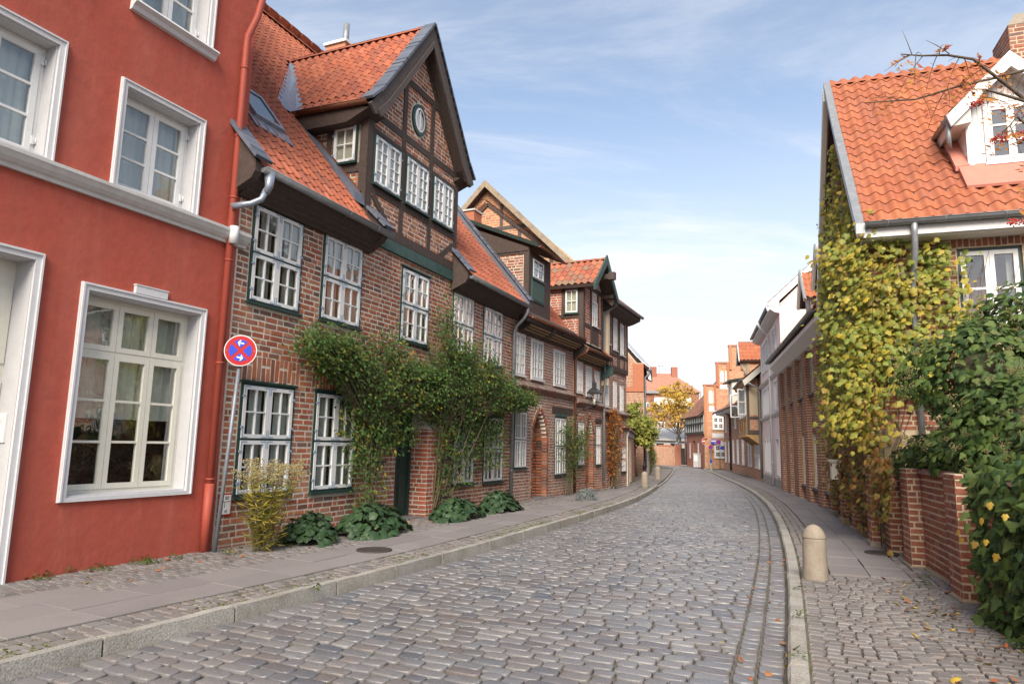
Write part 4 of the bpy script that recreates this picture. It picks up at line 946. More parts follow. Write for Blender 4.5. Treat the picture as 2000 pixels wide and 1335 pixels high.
for s, x in ((-1, CXD-2.16), (1, CXD+2.16)):
    g0 = x+s*.05; mb = MB(); xs = (x-.0, x+.52) if s < 0 else (x-.52, x)
    mb.prism(([(-.22, 8.0), (.02, 8.06), (1.7, 8.06), (1.7, 7.78), (.30, 7.78)] if True else []), min(xs), max(xs), lambda a, b, d: (d, a, b)); mb.build('eaves_soffit', m_timber, bh)
    p, q = (g0, 1.75, 8.16), (g0, -.22, 8.12)
    gutter(bh, *((p, q) if s < 0 else (q, p)), .075, m_copper if s < 0 else m_zinc)
mb = MB(); mb.hexa([(2.62, 1.62, 8.10), (2.95, 1.55, 8.34), (2.95, 1.66, 8.40), (2.62, 1.74, 8.17), (4.80, 3.55, 10.78), (5.0, 3.50, 10.86), (5.0, 3.68, 10.95), (4.80, 3.72, 10.86)])
mb.hexa([(2.42, 1.62, 8.18), (2.78, 1.50, 8.10), (2.86, 1.60, 8.26), (2.45, 1.8, 8.42), (4.62, 3.5, 10.60), (4.9, 3.45, 10.75), (4.95, 3.6, 10.95), (4.70, 3.66, 10.80)]); mb.build('valley_flashing', m_zincl, bh)
# roof window, chimney
def skylight(par, x0, x1, ya, yb, zf, name='roof_window'):
    a = math.atan2(zf(yb)-zf(ya), yb-ya); l = math.hypot(zf(yb)-zf(ya), yb-ya); f = frame((x0, ya, zf(ya)), (1, 0, 0), (0, math.cos(a), math.sin(a)), (0, -math.sin(a), math.cos(a))); w = x1-x0
    mb = MB(); mb.box(0, .07, 0, l, .0, .12).box(w-.07, w, 0, l, .0, .12).box(.07, w-.07, 0, .08, 0, .12).box(.07, w-.07, l-.08, l, 0, .12); mb.box(-.12, -.001, -.15, l+.1, .03, .05).box(w+.001, w+.12, -.15, l+.1, .03, .05).box(-.12, w+.12, -.30, -.001, .03, .055)
    o = mb.build(name, m_zincl, par, f); mb = MB(); mb.box(.07, w-.07, .08, l-.08, .08, .10); mb.build('pane', m_skyglass, o)
m_skyglass = mk('roof_glass', (.05, .07, .10), .04, None, None, spec=1.0, metal=.0)
skylight(bh, .78, 1.5, .72, 1.35, zr)
mb = MB(); mb.box(8.65, 9.40, 5.15, 5.9, 12.3, 14.05); ch = mb.build('chimney', mk('copper_cladding', (.45, .19, .11), .55, (5, .1), None), bh)
mb = MB(); mb.box(8.59, 9.46, 5.09, 5.96, 14.05, 14.14); mb.build('chimney_cap', m_white, ch)
mb = MB(); mb.tube([(9.1, 5.5, 14.1), (9.1, 5.5, 15.0)], .10, 12); mb.build('flue', m_zinc, ch)
# ================================================================ further brick houses of the left row
A3 = rad(64.54); O3 = (.05, 19.61, 0)
def timber(par, pts, y=-.02, mat=None, dep=.05):
    for k, (p, q, w) in enumerate(pts):
        d = Vector((q[0]-p[0], 0, q[1]-p[1])).normalized(); nn = Vector((-d.z, 0, d.x))*(w/2); P_, Q_ = Vector((p[0], 0, p[1])), Vector((q[0], 0, q[1]))
        mb = MB(); mb.prism_y([((P_+nn).x, (P_+nn).z), ((P_-nn).x, (P_-nn).z), ((Q_-nn).x, (Q_-nn).z), ((Q_+nn).x, (Q_+nn).z)], y-.0021*(k % 6), y+dep); mb.build('timber_beam', mat or m_timber, par)
def arch_door(par, wall_mat, xc, half, zs, zt, u_mat, base=-.2, dep=.55, n=120):
    "deep pointed brick doorway: stepped jambs, voussoirs and a dark door"
    inner = arch_curve(xc, half, zs, zt, 9); pts = [(xc-half, base), *inner, (xc+half, base)]
    mb = MB(); k = len(pts)
    for y0, y1, s in ((-.004, dep, 0),):
        mb.add([(x, y0, z) for x, z in pts]+[(x, y1, z) for x, z in pts], [(i, i+1, k+i+1, k+i) for i in range(k-1)])
    p = mb.build('door_niche', wall_mat, par)
    L = []
    for r, (yy, gr) in enumerate(((-.02, .115), (.16, .06), (.34, .0))):     # three stepped orders
        e = arch_curve(xc, half-.0, zs, zt, 40)
        path = [(xc-half, base+i*.09) for i in range(int((zs-base)/.09))]+e[::4]+[(xc+half, zs-i*.09) for i in range(int((zs-base)/.09))]
        for (xa, za), (xb, zb) in zip(path, path[1:]):
            l = math.hypot(xb-xa, zb-za)
            if l < .03 or l > .3: continue
            dx, dz = (xb-xa)/l, (zb-za)/l; cxm, czm = (xa+xb)/2, (za+zb)/2; m = np.eye(4)
            nx, nz = -dz, dx                                   # outward from opening
            th = .12
            m[:3, 0] = np.array([nx, 0, nz])*th; m[:3, 1] = np.array([0, .17, 0]); m[:3, 2] = np.array([dx, 0, dz])*(l-.022); m[:3, 0] *= RND.uniform(.94, 1.06)
            oo = th/2-.05*r-.01
            m[:3, 3] = [cxm+nx*oo, yy+.08, czm+nz*oo]; L.append(m)
    lay('arch_brick', p, BR, np.array(L), u_mat, n=n)
    mb = MB(); mb.prism_y([(xc-half-.05, base), (xc+half+.05, base), (xc+half+.05, zt+.1), (xc-half-.05, zt+.1)], dep, dep+.05); mb.build('door', m_green, par)
    mb = MB(); mb.box(xc-half-.2, xc+half+.2, -.22, dep, base, base+.24); mb.build('door_step', m_slab, par)
    return p
def house_front(par, x0, x1, ztop, wins, archs, mat, base=-.3, n=200, extra=(), course=.09, bl=.25, mort=None, wst=None):
    hs = [*wins]
    mb = MB(); cells(mb, x0, x1, base, ztop, hs+[(a-h, a+h, base, zs) for a, h, zs, zt in archs]+[((lambda r: (r[0], r[1], zs+(zt-zs)*k/8, zs+(zt-zs)*(k+1)/8))(arch_hole(a, h, zs, zt)(zs+(zt-zs)*(k+.7)/8-.02, 99) or (a-.01, a+.01))) for a, h, zs, zt in archs for k in range(8)], 0, .36); w = mb.build('wall', mort or m_mortar, par)
    hol = [(a-.012, b+.012, c-.04, d+.012) for a, b, c, d in wins]+[arch_hole(a, h+.12, zs, zt+.14) for a, h, zs, zt in archs]+list(extra)
    vert = [(a-.06, b+.06, d+.015, d+.25, .088) for a, b, c, d in wins]
    bricks(w, ID, (x0+.01, x1-.01), 0-.1, ztop-.02, hol+[v[:4] for v in vert], mat, n=n, vertical=vert, course=course, bl=bl)
    for a, b, c, d in wins:
        tall = d < 3; window(par, a, b, c, d, 2, 2 if tall else 1, 2, 2 if tall else 4, mf=m_green if tall else m_white, y=-.02, fw=.035, cw=.045, mw=.022, single=par is h3a, curtain='each' if tall else 'full', room=True)
    return w
def eaves(par, x0, x1, z, mat=None, ov=.46, dent=True):
    mb = MB(); mb.prism_x([(-ov, z+.02), (-ov+.05, z-.10), (-.12, z-.30), (-.002, z-.34), (-.002, z+.35), (-.06, z+.38)], x0, x1); e = mb.build('eaves_board', m_timber, par)
    if dent:
        k = int((x1-x0)/.16); L = []
        for i in range(k):
            for t in (.15, .45, .75): L.append((x0+.08+i*.16+(t > .4)*.08*(t < .6), -ov+.05+t*.3-.012, z-.10-t*.19-.012, .07, .03, .05, 0, -.55, .78))
        lay('carved_tooth', e, BR[:1], trs(*np.array(L).T), m_warmwood, n=0, many='carved_teeth')
    gutter(par, (x0-.02, -ov-.05, z+.06), (x1+.02, -ov-.05, z+.05), .06, m_copper if dent else m_zinc)
def stringcourse(par, x0, x1, z, proj=.16):
    mb = MB(); mb.prism_x([(-.002, z-.16), (-.05, z-.14), (-.07, z-.08), (-proj, z-.05), (-proj, z-.02), (-.002, z+.10)], x0, x1); s = mb.build('string_course', m_brickg, par)
    L = []; k = int((x1-x0)/.13); w = (x1-x0)/k; a = math.atan2(.12, proj)
    for i in range(k): L.append((x0+w*(i+.5), -proj/2-.01, z+.045, w-.012, .03, proj*1.35, 0, -(math.pi/2-a), RND.uniform(-.02, .02)))
    lay('ledge_tile', s, BR, trs(*np.array(L).T), m_slatebr, n=60)
m_slatebr = mk('dark_ledge_tile', [(.20, .13, .11), (.15, .11, .10), (.24, .16, .13), (.30, .24, .20)], .85, (20, .25), (60, .4, .006))
h3a = thing('brick_house', 'brick house with a pointed arch doorway, a tall lantern and a black shed dormer', 'house', O3, A3)
w3 = house_front(h3a, -.02, 4.98, 5.35, [(-.0, .80, 3.64, 4.88), (1.25, 2.21, 3.63, 4.86), (3.11, 4.14, 3.59, 4.78), (.14, 1.0, .95, 2.60), (3.27, 4.27, .66, 2.55)], [(2.02, .56, 1.75, 2.72)], m_brickg, extra=[(3.0, 4.95, 2.68, 2.90)])
arch_door(h3a, m_mortar, 2.02, .56, 1.75, 2.72, m_brick)
mb = MB(); mb.box(3.0, 4.93, -.03, .05, 2.69, 2.89); mb.build('timber_lintel', m_timber, h3a)
mb = MB(); mb.box(.12, 1.02, -.025, .05, 2.63, 2.83); mb.box(3.25, 4.30, -.04, .05, 2.58, 2.68); mb.build('window_hood', m_greenbeam, h3a)
stringcourse(h3a, .05, 4.85, 3.36)
R3A = [(-.50, 5.26), (0, 5.52), (.38, 5.97), (2.75, 9.0)]
roof(h3a, R3A, -.02, .92, m_tile, 'flat_tile', .22, .31, n=40); roof(h3a, R3A, 2.78, 4.98, m_tile, 'flat_tile', .22, .31, n=60)
roof(h3a, [(1.3, 7.16), (2.75, 9.0)], .92, 2.78, m_tile, 'flat_tile', .22, .31, n=0)
roof(h3a, [(-.4, 5.2), (2.75, 9.0)], -4.98, .02, m_tile, 'flat_tile', .4, .5, n=0, fr=frame((0, 5.5, 0), (-1, 0, 0), (0, -1, 0)))
mb = MB(); mb.prism_x([(.7, -.4), (5.4, -.4), (5.4, 5.2), (2.75, 8.7), (.7, 6.1)], .0, 4.97); mb.build('house_body', m_mortar, h3a)
eaves(h3a, .3, 4.8, 5.26)
mb = MB(); mb.prism_x([(-.5, 5.2), (-.45, 5.08), (-.02, 4.9), (-.02, 5.55), (-.5, 5.32)], 1.95, 2.08); mb.build('eaves_cheek', m_timber, h3a)
# shed dormer
mb = MB(); mb.box(.95, 2.75, .0, .12, 5.55, 6.12).box(.95, 1.22, 0, .12, 6.12, 7.62).box(2.12, 2.75, 0, .12, 6.12, 7.62).box(1.22, 2.12, 0, .12, 7.42, 7.62); df = mb.build('dormer_front', m_timber, h3a)
mb = MB(); mb.box(1.16, 2.18, -.03, .0, 6.05, 6.74)
for k in range(5): mb.box(1.20+k*.19, 1.375+k*.19, -.045, -.03, 6.10, 6.70)
mb.build('dormer_panel', m_greenbeam, df)
window(h3a, 1.20, 2.14, 6.76, 7.44, 1, 1, 2, 2, mf=m_green, y=-.03, fw=.05, cw=.05, curtain='full')
FC = frame((.95, 0, 0), (0, -1, 0), (1, 0, 0)); mb = MB(); mb.prism_y([(0, 5.5), (0, 7.62), (-1.95, 8.35)], 0, .12); ck = mb.build('dormer_cheek', m_mortar, h3a, FC)
bricks(ck, ID, poly_span([(-.16, 5.9), (-.16, 7.50), (-1.25, 7.50)]), 5.85, 7.5, [(-1.2, -.16, 6.12, 6.24)], m_brick, n=80, y=-.006)
for p in ([(.03, 5.5), (.03, 7.62), (-.15, 7.62), (-.15, 5.7)], [(-.15, 6.10), (-.15, 6.25), (-.55, 6.25), (-.42, 6.10)], [(-.15, 7.48), (-.15, 7.58), (-1.5, 7.58), (-1.38, 7.48)]):
    mb = MB(); mb.prism_y(p, -.03, .03); mb.build('timber_beam', m_timber, ck, Matrix.Translation((0, RND.uniform(-.004, .004), 0)))
mb = MB(); mb.prism_y([(-.0, 7.56), (.02, 7.66), (-2.0, 8.5), (-2.05, 8.2), (-1.3, 7.56)], -.05, .0)
for k in range(9): mb.box(-.18*k-.20, -.18*k-.19, -.056, -.05, 7.58, 7.66+.07*k)
mb.build('gable_boards', m_timber, ck)
mb = MB(); mb.prism_x([(-.38, 7.60), (2.4, 8.80), (2.4, 8.93), (-.38, 7.72)], .80, 2.9); fr0 = mb.build('shed_roof', m_felt, h3a); gutter(fr0, (.82, -.42, 7.64), (2.9, -.42, 7.62), .05, m_copper)
# lantern on a bracket is a thing of its own (below); gabled dormer house
h3b = thing('brick_house', 'brick house with a small pantiled crane gable between the copper pipe and the jettied house', 'house', O3, A3)
w3b = house_front(h3b, 5.0, 8.20, 5.10, [(5.33, 5.99, 3.52, 4.69), (6.33, 6.98, 3.48, 4.60), (7.34, 7.94, 3.38, 4.50), (5.47, 6.14, .91, 2.49), (7.49, 8.06, .9, 2.41)], [(6.78, .40, 1.9, 2.76)], m_brick, n=150)
arch_door(h3b, m_mortar, 6.78, .40, 1.9, 2.76, m_brick, n=60)
mb = MB(); mb.box(7.42, 8.18, -.03, .05, 2.52, 2.68); mb.build('timber_lintel', m_timber, h3b)
stringcourse(h3b, 5.12, 8.2, 3.18)
R3B = [(-.48, 5.02), (0, 5.40), (1.32, 6.62), (3.2, 8.35)]
roof(h3b, R3B, 5.0, 5.30, m_tile3, 'pantile', .22, .31, n=20); roof(h3b, R3B, 7.66, 8.2, m_tile3, 'pantile', .22, .31, n=20); roof(h3b, [(.9, 6.23), (3.2, 8.35)], 5.3, 7.66, m_tile3, 'pantile', .22, .31, n=0)
roof(h3b, [(-.4, 5.2), (2.3, 8.35)], -8.2, -5.0, m_tile3, 'pantile', .4, .5, n=0, fr=frame((0, 5.5, 0), (-1, 0, 0), (0, -1, 0)))
mb = MB(); mb.prism_x([(.7, -.4), (5.4, -.4), (5.4, 5.2), (3.2, 8.1), (.7, 5.8)], 5.0, 8.2); mb.build('house_body', m_mortar, h3b)
eaves(h3b, 5.05, 7.9, 5.0)
mb = MB(); mb.prism_x([(-.5, 4.97), (-.45, 4.84), (-.02, 4.65), (-.02, 5.40), (-.5, 5.1)], 4.95, 5.04); mb.build('eaves_cheek', m_timber, h3b)
dfx = -.22
mb = MB(); cells(mb, 5.35, 7.62, 5.35, 7.55, [(6.30, 6.95, 6.1, 7.05)], dfx, .0); mb.prism_y([(5.35, 7.55), (7.62, 7.55), (6.485, 8.42)], dfx, .0); dw3 = mb.build('dormer_wall', m_mortar, h3b)
bricks(dw3, frame((0, dfx, 0), (1, 0, 0), (0, 1, 0)), (5.5, 7.5), 5.4, 7.5, [(6.2, 7.0, 5.3, 7.6)], m_brick2, n=80)
for p in (((5.44, 5.35), (5.44, 7.55), .18), ((7.53, 5.35), (7.53, 7.55), .18), ((6.22, 5.4), (6.22, 7.5), .15), ((7.03, 5.4), (7.03, 7.5), .15), ((5.4, 6.02), (7.6, 6.02), .13), ((5.35, 7.5), (7.62, 7.5), .16)):
    timber(dw3, [p], y=dfx-.03-RND.randint(0, 4)*.0023)
mb = MB(); mb.box(6.30, 6.95, dfx-.02, dfx, 5.42, 5.95); mb.build('hatch', m_timber, dw3)
window(h3b, 6.30, 6.95, 6.1, 7.05, 2, 1, 1, 3, mf=m_white, y=dfx-.03, fw=.03, cw=.04, curtain='full', single=False)
FC = frame((5.35, 0, 0), (0, -1, 0), (1, 0, 0)); mb = MB(); mb.prism_y([(-dfx, 5.4), (-dfx, 7.55), (-2.3, 7.55), (-.0, 5.3)], 0, .12); ck = mb.build('dormer_cheek', m_mortar, h3b, FC)
bricks(ck, ID, poly_span([(-.0, 5.55), (-dfx-.12, 5.55), (-dfx-.12, 7.40), (-1.9, 7.40)]), 5.5, 7.4, [(-.56, .12, 6.36, 7.4), (-.62, .22, 6.22, 6.36)], m_brick2, n=80, y=-.006)
for k, p in enumerate(([(-dfx+.03, 5.4), (-dfx+.03, 7.55), (-dfx-.15, 7.55), (-dfx-.15, 5.4)], [(.1, 6.23), (.1, 6.36), (-1.0, 6.36), (-.86, 6.23)], [(-.48, 6.36), (-.48, 7.4), (-.60, 7.4), (-.60, 6.36)], [(.1, 7.38), (.1, 7.55), (-2.2, 7.55), (-2.0, 7.38)])):
    mb = MB(); mb.prism_y(p, -.03-.0023*k, .03); mb.build('timber_beam', m_timber, ck)
window(h3b, -.47, .06, 6.40, 7.30, 1, 1, 2, 2, fr=FC, mf=m_greenbeam, y=-.05, fw=.03, cw=.05, curtain='sides', single=True)
GP = [(0, 7.40), (1.42, 8.62)]; cxb = 6.485
gfl = frame((cxb-1.42, 0, 0), (0, -1, 0), (1, 0, 0)); gfr = frame((cxb+1.42, 0, 0), (0, 1, 0), (-1, 0, 0))
yb_ = lambda z: .0+(z-5.4)/.925
roof(h3b, GP, 0, 0, m_tile3, 'pantile_big', .25, .36, fr=gfl, lim=lambda y, z: (-yb_(z)-.05, .72), name='dormer_roof'); roof(h3b, GP, 0, 0, m_tile3, 'pantile_big', .25, .36, fr=gfr, lim=lambda y, z: (-.72, yb_(z)+.05), name='dormer_roof', n=0, al='a')
ridge_tiles(h3b, (cxb, -.74, 8.62), (cxb, 3.3, 8.62), .11, .36, m_tile3, n=20)
for s in (-1, 1):
    X = lambda a: cxb+s*a
    mb = MB(); mb.prism_y([(X(1.50), 7.36), (X(0), 8.80), (X(0), 8.42), (X(1.34), 7.22), (X(1.46), 7.16)], -.80, -.74); mb.build('barge_board', m_greenbeam, h3b)
    mb = MB(); mb.beam((X(1.1), -.70, 7.42), (X(1.1), .0, 7.42), .12, .14); mb.build('carved_bracket', m_timber, h3b)
mb = MB(); mb.beam((cxb, -1.05, 7.95), (cxb, 0, 7.95), .16, .18); mb.box(cxb-.10, cxb+.10, -1.1, -.86, 7.82, 8.10); mb.build('hoist_beam', m_timber, h3b)
mb = MB(); mb.tube([(4.98, -.55, 5.02), (4.98, -.5, 4.90), (4.98, -.15, 4.75), (4.98, -.09, 4.6), (4.98, -.09, .05)], .047, 10)
for z in (.6, 1.9, 3.1, 4.3): mb.tube([(4.98, -.09, z), (4.98, -.09, z+.03)], .056, 10)
mb.build('copper_downpipe', m_copper, h3b)
# jettied taller house
h4 = thing('jettied_house', 'tall timber framed brick house with dark eaves at the end of the left row', 'house', O3, A3)
w4 = house_front(h4, 8.2, 11.78, 4.75, [(8.66, 9.20, 3.20, 4.40), (9.78, 10.28, 3.15, 4.30), (10.76, 11.28, 3.09, 4.20), (10.93, 11.57, .54, 1.64)], [(9.75, .36, 1.9, 2.7)], m_brickg, n=100)
arch_door(h4, m_mortar, 9.75, .36, 1.9, 2.7, m_brick2, n=30)
L = [(10.28, -.004, .05+.19*i, .16, .03, .10) for i in range(13)]; lay('glazed_brick', w4, BR, trs(*np.array(L).T), mk('black_glazed_brick', (.02, .02, .022), .3, None, None, spec=.6), n=20)
UW = [(8.46, 9.05, 5.76, 7.12), (9.55, 10.10, 5.62, 6.98), (10.55, 11.10, 5.52, 6.88)]
mb = MB(); cells(mb, 8.2, 11.78, 4.75, 7.5, UW, -.06, .3); wu = mb.build('upper_wall', m_mortar, h4)
bricks(wu, frame((0, -.06, 0), (1, 0, 0), (0, 1, 0)), (8.22, 11.76), 4.95, 7.45, [(a-.02, b+.02, c-.02, d+.02) for a, b, c, d in UW], m_brickg, n=80)
for i, (a, b, c, d) in enumerate(UW): window(h4, a, b, c, d, 2, 1, 1, 4, mf=m_white, y=-.10, fw=.035, cw=.04, curtain='full', single=False)
timber(wu, [((8.28, 4.8), (8.28, 7.5), .14), ((9.2, 4.8), (9.2, 7.5), .12), ((9.47, 4.8), (9.47, 7.5), .10), ((10.22, 4.8), (10.22, 7.5), .12), ((10.47, 4.8), (10.47, 7.5), .1), ((11.2, 4.8), (11.2, 7.5), .12), ((11.70, 4.8), (11.70, 7.5), .15), ((8.2, 4.84), (11.78, 4.84), .2), ((8.2, 5.42), (11.78, 5.42), .12), ((8.2, 6.3), (8.46, 6.3), .1)], y=-.085)
stringcourse(h4, 8.2, 11.9, 3.0); mb = MB(); mb.box(11.0, 11.9, -.13, -.002, 2.42, 2.52); mb.build('ledge', m_brickg, h4)
mb = MB(); mb.prism_x([(.75, -.4), (10, -.4), (10, 7.6), (5.27, 12.0), (.75, 8.0)], 8.28, 11.74); mb.build('house_body', m_mortar, h4)
R4 = [(-.62, 7.38), (5.27, 12.25)]
roof(h4, R4, 8.12, 11.95, m_tile3, 'pantile', .24, .34, n=0); roof(h4, R4, -11.95, -8.12, m_tile3, 'pantile', .4, .5, n=0, fr=frame((0, 10.54, 0), (-1, 0, 0), (0, -1, 0)))
GF = frame((8.2, 0, 0), (0, -1, 0), (1, 0, 0)); mb = MB(); mb.prism_y([(.30, 4), (.30, 7.9), (-5.27, 12.95), (-10.8, 7.9), (-10.8, 4)], 0, .15); gw = mb.build('gable_wall', m_mortar2, h4, GF)
bricks(gw, ID, poly_span([(.22, 5.5), (.22, 7.9), (-5.27, 12.9), (-10.7, 7.9), (-10.7, 5.5)]), 8.6, 12.9, [], m_bricko, n=200, course=.115, bl=.30)
bricks(gw, ID, (-.9, .25), 7.0, 8.6, [], m_bricko, n=0, course=.115, bl=.30, many='low_gable_bricks')
timber(gw, [((-1.85, 9.55), (-8.7, 9.55), .17), ((-3.35, 11.0), (-7.2, 11.0), .16), ((-5.27, 9.5), (-5.27, 11.0), .16), ((-3.7, 9.6), (-3.7, 11.1), .16), ((-6.8, 9.6), (-6.8, 11.1), .16), ((-4.6, 11.0), (-4.6, 12.1), .14), ((-6.0, 11), (-6.0, 12.1), .14), ((-2.2, 8.0), (-2.2, 9.5), .16)], y=-.02, mat=m_barge)
for s in (-1, 1):
    P0 = (.66, 7.28) if s > 0 else (-11.2, 7.28)
    mb = MB(); d = -5.27
    mb.prism_y([(P0[0], P0[1]+.05), (d, 13.2), (d, 12.88), (P0[0]-s*.10, P0[1]-.18)], -.42, -.35); mb.build('barge_board', m_timber2, h4, GF)
    mb = MB(); mb.prism_y([(P0[0], P0[1]), (d, 13.08), (d, 12.9), (P0[0], P0[1]-.16)], -.349, -.001); mb.build('verge_soffit', m_barge, h4, GF)
mb = MB(); mb.prism_x([(-.62, 7.34), (-.60, 7.18), (-.30, 7.05), (-.06, 6.98), (-.06, 7.6)], 8.05, 11.98); e = mb.build('eaves_board', m_barge, h4); gutter(h4, (8.05, -.70, 7.36), (12.0, -.70, 7.34), .075, m_zinc)
mb = MB(); mb.tube([(8.12, -.70, 7.3), (8.12, -.66, 7.18), (8.12, -.30, 6.98), (8.12, -.16, 6.8), (8.12, -.14, 5.0), (8.18, -.2, 4.4), (8.18, -.12, 3.6), (8.18, -.12, .3)], .05, 10); mb.build('downpipe', m_zinc, h4)
mb = MB(); mb.prism_x([(-.5, 4.5), (-.45, 4.4), (-.02, 4.2), (-.02, 5.0), (-.5, 4.68)], 8.12, 8.2); mb.build('eaves_cheek', m_greenbeam, h4)
mb = MB(); mb.box(3.9, 4.5, 3.6, 4.1, 8, 10.3); c = mb.build('chimney', m_bricko, h3a); mb = MB(); mb.box(3.85, 4.55, 3.55, 4.15, 10.3, 10.36); mb.build('chimney_cap', m_mould, c)
# wall lantern
def lantern(par, c, s, n=4, glow=None):
    cx_, cy_, cz_ = c; mb = MB(); r0, r1, h = .105*s, .20*s, .42*s
    co = [(cx_+sx*r, cy_+sy*r, z) for z, r in ((cz_, r0), (cz_+h, r1)) for sx, sy in ((-1, -1), (1, -1), (1, 1), (-1, 1))]
    for i in range(4):
        mb.beam(co[i], co[i+4], .02*s, .02*s, up=(1, .3, 0)); mb.beam(co[i], co[(i+1) % 4], .022*s, .022*s); mb.beam(co[4+i], co[4+(i+1) % 4], .03*s, .03*s)
    mb.lathe([(.055*s, -.07*s), (.06*s, -.03*s), (.10*s, 0), (.10*s, .012*s)], 12, (cx_, cy_, cz_)); fr0 = mb.build('lantern_frame', m_black, par)
    mb = MB(); mb.add([(a+(cx_-a)*.08, b+(cy_-b)*.08, z) for a, b, z in co], [(0, 1, 5, 4), (1, 2, 6, 5), (2, 3, 7, 6), (3, 0, 4, 7)]); mb.build('lantern_glass', m_glass, par)
    mb = MB(); mb.tube([(cx_, cy_, cz_), (cx_, cy_, cz_+.22*s)], .035*s, 8); mb.build('burner', m_cream, par)
    mb = MB(); a = math.pi/4; pr = [(.31, 0), (.305, .02), (.20, .13), (.09, .20), (.085, .34), (.11, .345), (.10, .37), (.03, .42), (.012, .50), (.02, .52), (.001, .55)]
    k = len(pr); n = 4; vs = [(cx_+r*s*math.cos(a+j*math.pi/2)*.98, cy_+r*s*math.sin(a+j*math.pi/2)*.98, cz_+h+z*s) for r, z in pr for j in range(n)]
    mb.add(vs, [(i*n+j, i*n+(j+1) % n, (i+1)*n+(j+1) % n, (i+1)*n+j) for i in range(k-1) for j in range(n)]+[(3, 2, 1, 0)]); mb.build('lantern_roof', m_black, par)
wl1 = thing('wall_lantern', 'black four sided lantern on a curved wall bracket beside the copper downpipe', 'lantern', O3, A3)
mb = MB(); mb.box(5.16, 5.22, -.03, -.006, 2.5, 3.12); mb.tube([(5.19, -.03, 2.98), (5.19, -.35, 2.99), (5.19, -.78, 2.97)], .016, 8); mb.tube([(5.19, -.03, 2.62), (5.19, -.14, 2.80), (5.19, -.32, 2.91), (5.19, -.56, 2.97)], .013, 8); mb.build('bracket', m_black, wl1)
lantern(wl1, (5.19, -.72, 3.05), .98)
# lamp post
lp = thing('lamp_post', 'black cast iron lamp post with a lantern on the left pavement before the green shrub', 'lamp post', (8.5, 43.6, -.17), .5)
mb = MB(); mb.lathe([(.16, 0), (.16, .05), (.12, .10), (.11, .55), (.13, .58), (.13, .62), (.08, .68), (.06, 1.0), (.052, 2.4), (.07, 2.42), (.07, 2.46), (.04, 2.5), (.035, 2.72)], 14); mb.build('post', m_black, lp)
mb = MB(); mb.beam((-.3, 0, 2.6), (.3, 0, 2.6), .03, .03); mb.build('ladder_bar', m_black, lp); lantern(lp, (0, 0, 2.80), 1.12)
# low annex with openings, then the brick gable house
an = thing('garage_annex', 'low brick annex with two dark doorways behind the stone bollards', 'annex', (5.2, 30.4, 0), rad(78.5))
AO = [(1.2, 2.6, -.3, 2.0), (3.6, 5.2, -.3, 2.0)]
mb = MB(); cells(mb, 0, 13.5, -.4, 2.35, AO, .0, .5); w = mb.build('wall', m_mortar, an); bricks(w, ID, (.02, 13.4), -.2, 2.15, AO, m_brick, n=40)
for a, b, c, d in AO: mb = MB(); mb.box(a, b, .35, .4, c, d); mb.build('door', m_timber, an)
mb = MB(); mb.prism_x([(-.14, 2.34), (-.14, 2.42), (.5, 2.75), (.62, 2.75), (.62, 2.34)], -.05, 13.5); mb.build('coping', m_brickg, an); mb = MB(); mb.box(0, 13.4, -.03, -.001, 2.1, 2.3); mb.build('lintel', m_mould, an)
gh = thing('brick_gable_house', 'orange brick gable end facing the viewer at the far left with a white verge', 'house', (8.95, 46, 0), rad(78))
GFv = frame((0, 0, 0), (0, -1, 0), (1, 0, 0))              # gable faces the camera
mb = MB(); mb.prism_y([(0, -.4), (0, 7.25), (-.42, 7.25), (-3.6, 11.2), (-7, 7.25), (-7, -.4)], 0, .4); g = mb.build('gable_wall', m_mortar2, gh, GFv)
bricks(g, ID, poly_span([(-.0, -.3), (-.0, 7.2), (-.45, 7.2), (-3.6, 11.0), (-6.9, 7.2), (-6.9, -.3)]), -.3, 11, [], m_brickfar, n=120, course=.10, bl=.27)
mb = MB(); mb.box(-.72, 0, -.06, -.012, 5.6, 7.2); mb.box(-3, 0, -.07, -.012, 5.3, 5.62); mb.build('brick_band', m_bricko, gh, GFv)
mb = MB(); mb.box(0.02, 9, -.0, .3, -.4, 7.0); mb.build('wall', m_brickfar, gh); mb = MB(); mb.prism_x([(.31, -.4), (7, -.4), (7, 7.1), (3.6, 11), (.31, 7.1)], .41, 9); mb.build('house_body', m_brickfar, gh)
roof(gh, [(-.35, 6.9), (.3, 7.4), (3.6, 11.3)], .42, 9.0, m_tile2, 'pantile', .25, .34, n=60)
mb = MB(); mb.prism_x([(-.5, 6.95), (-.42, 6.95), (.28, 7.6), (3.6, 11.5), (3.6, 11.7), (.2, 7.75)], -.03, .08); mb.build('verge_flashing', m_zincl, gh)
mb = MB(); mb.prism_y([(.30, 6.2), (.52, 6.1), (.30, 7.75), (.02, 7.85), (.02, 7.3), (.16, 7.0)], .6, .75); mb.build('barge_board', m_trim, gh, GFv)
gutter(gh, (.3, -.45, 6.85), (9, -.45, 6.85), .08, m_zinc); mb = MB(); mb.tube([(.5, -.45, 6.8), (.5, -.3, 6.5), (.5, -.10, 6.3), (.5, -.10, .2)], .06, 8); mb.build('downpipe', m_zinc, gh)
for k in range(3): window(gh, 1.2+k*2.2, 2.2+k*2.2, 3.4, 5.0, 2, 1, 1, 3, y=-.03, single=False, room=False)
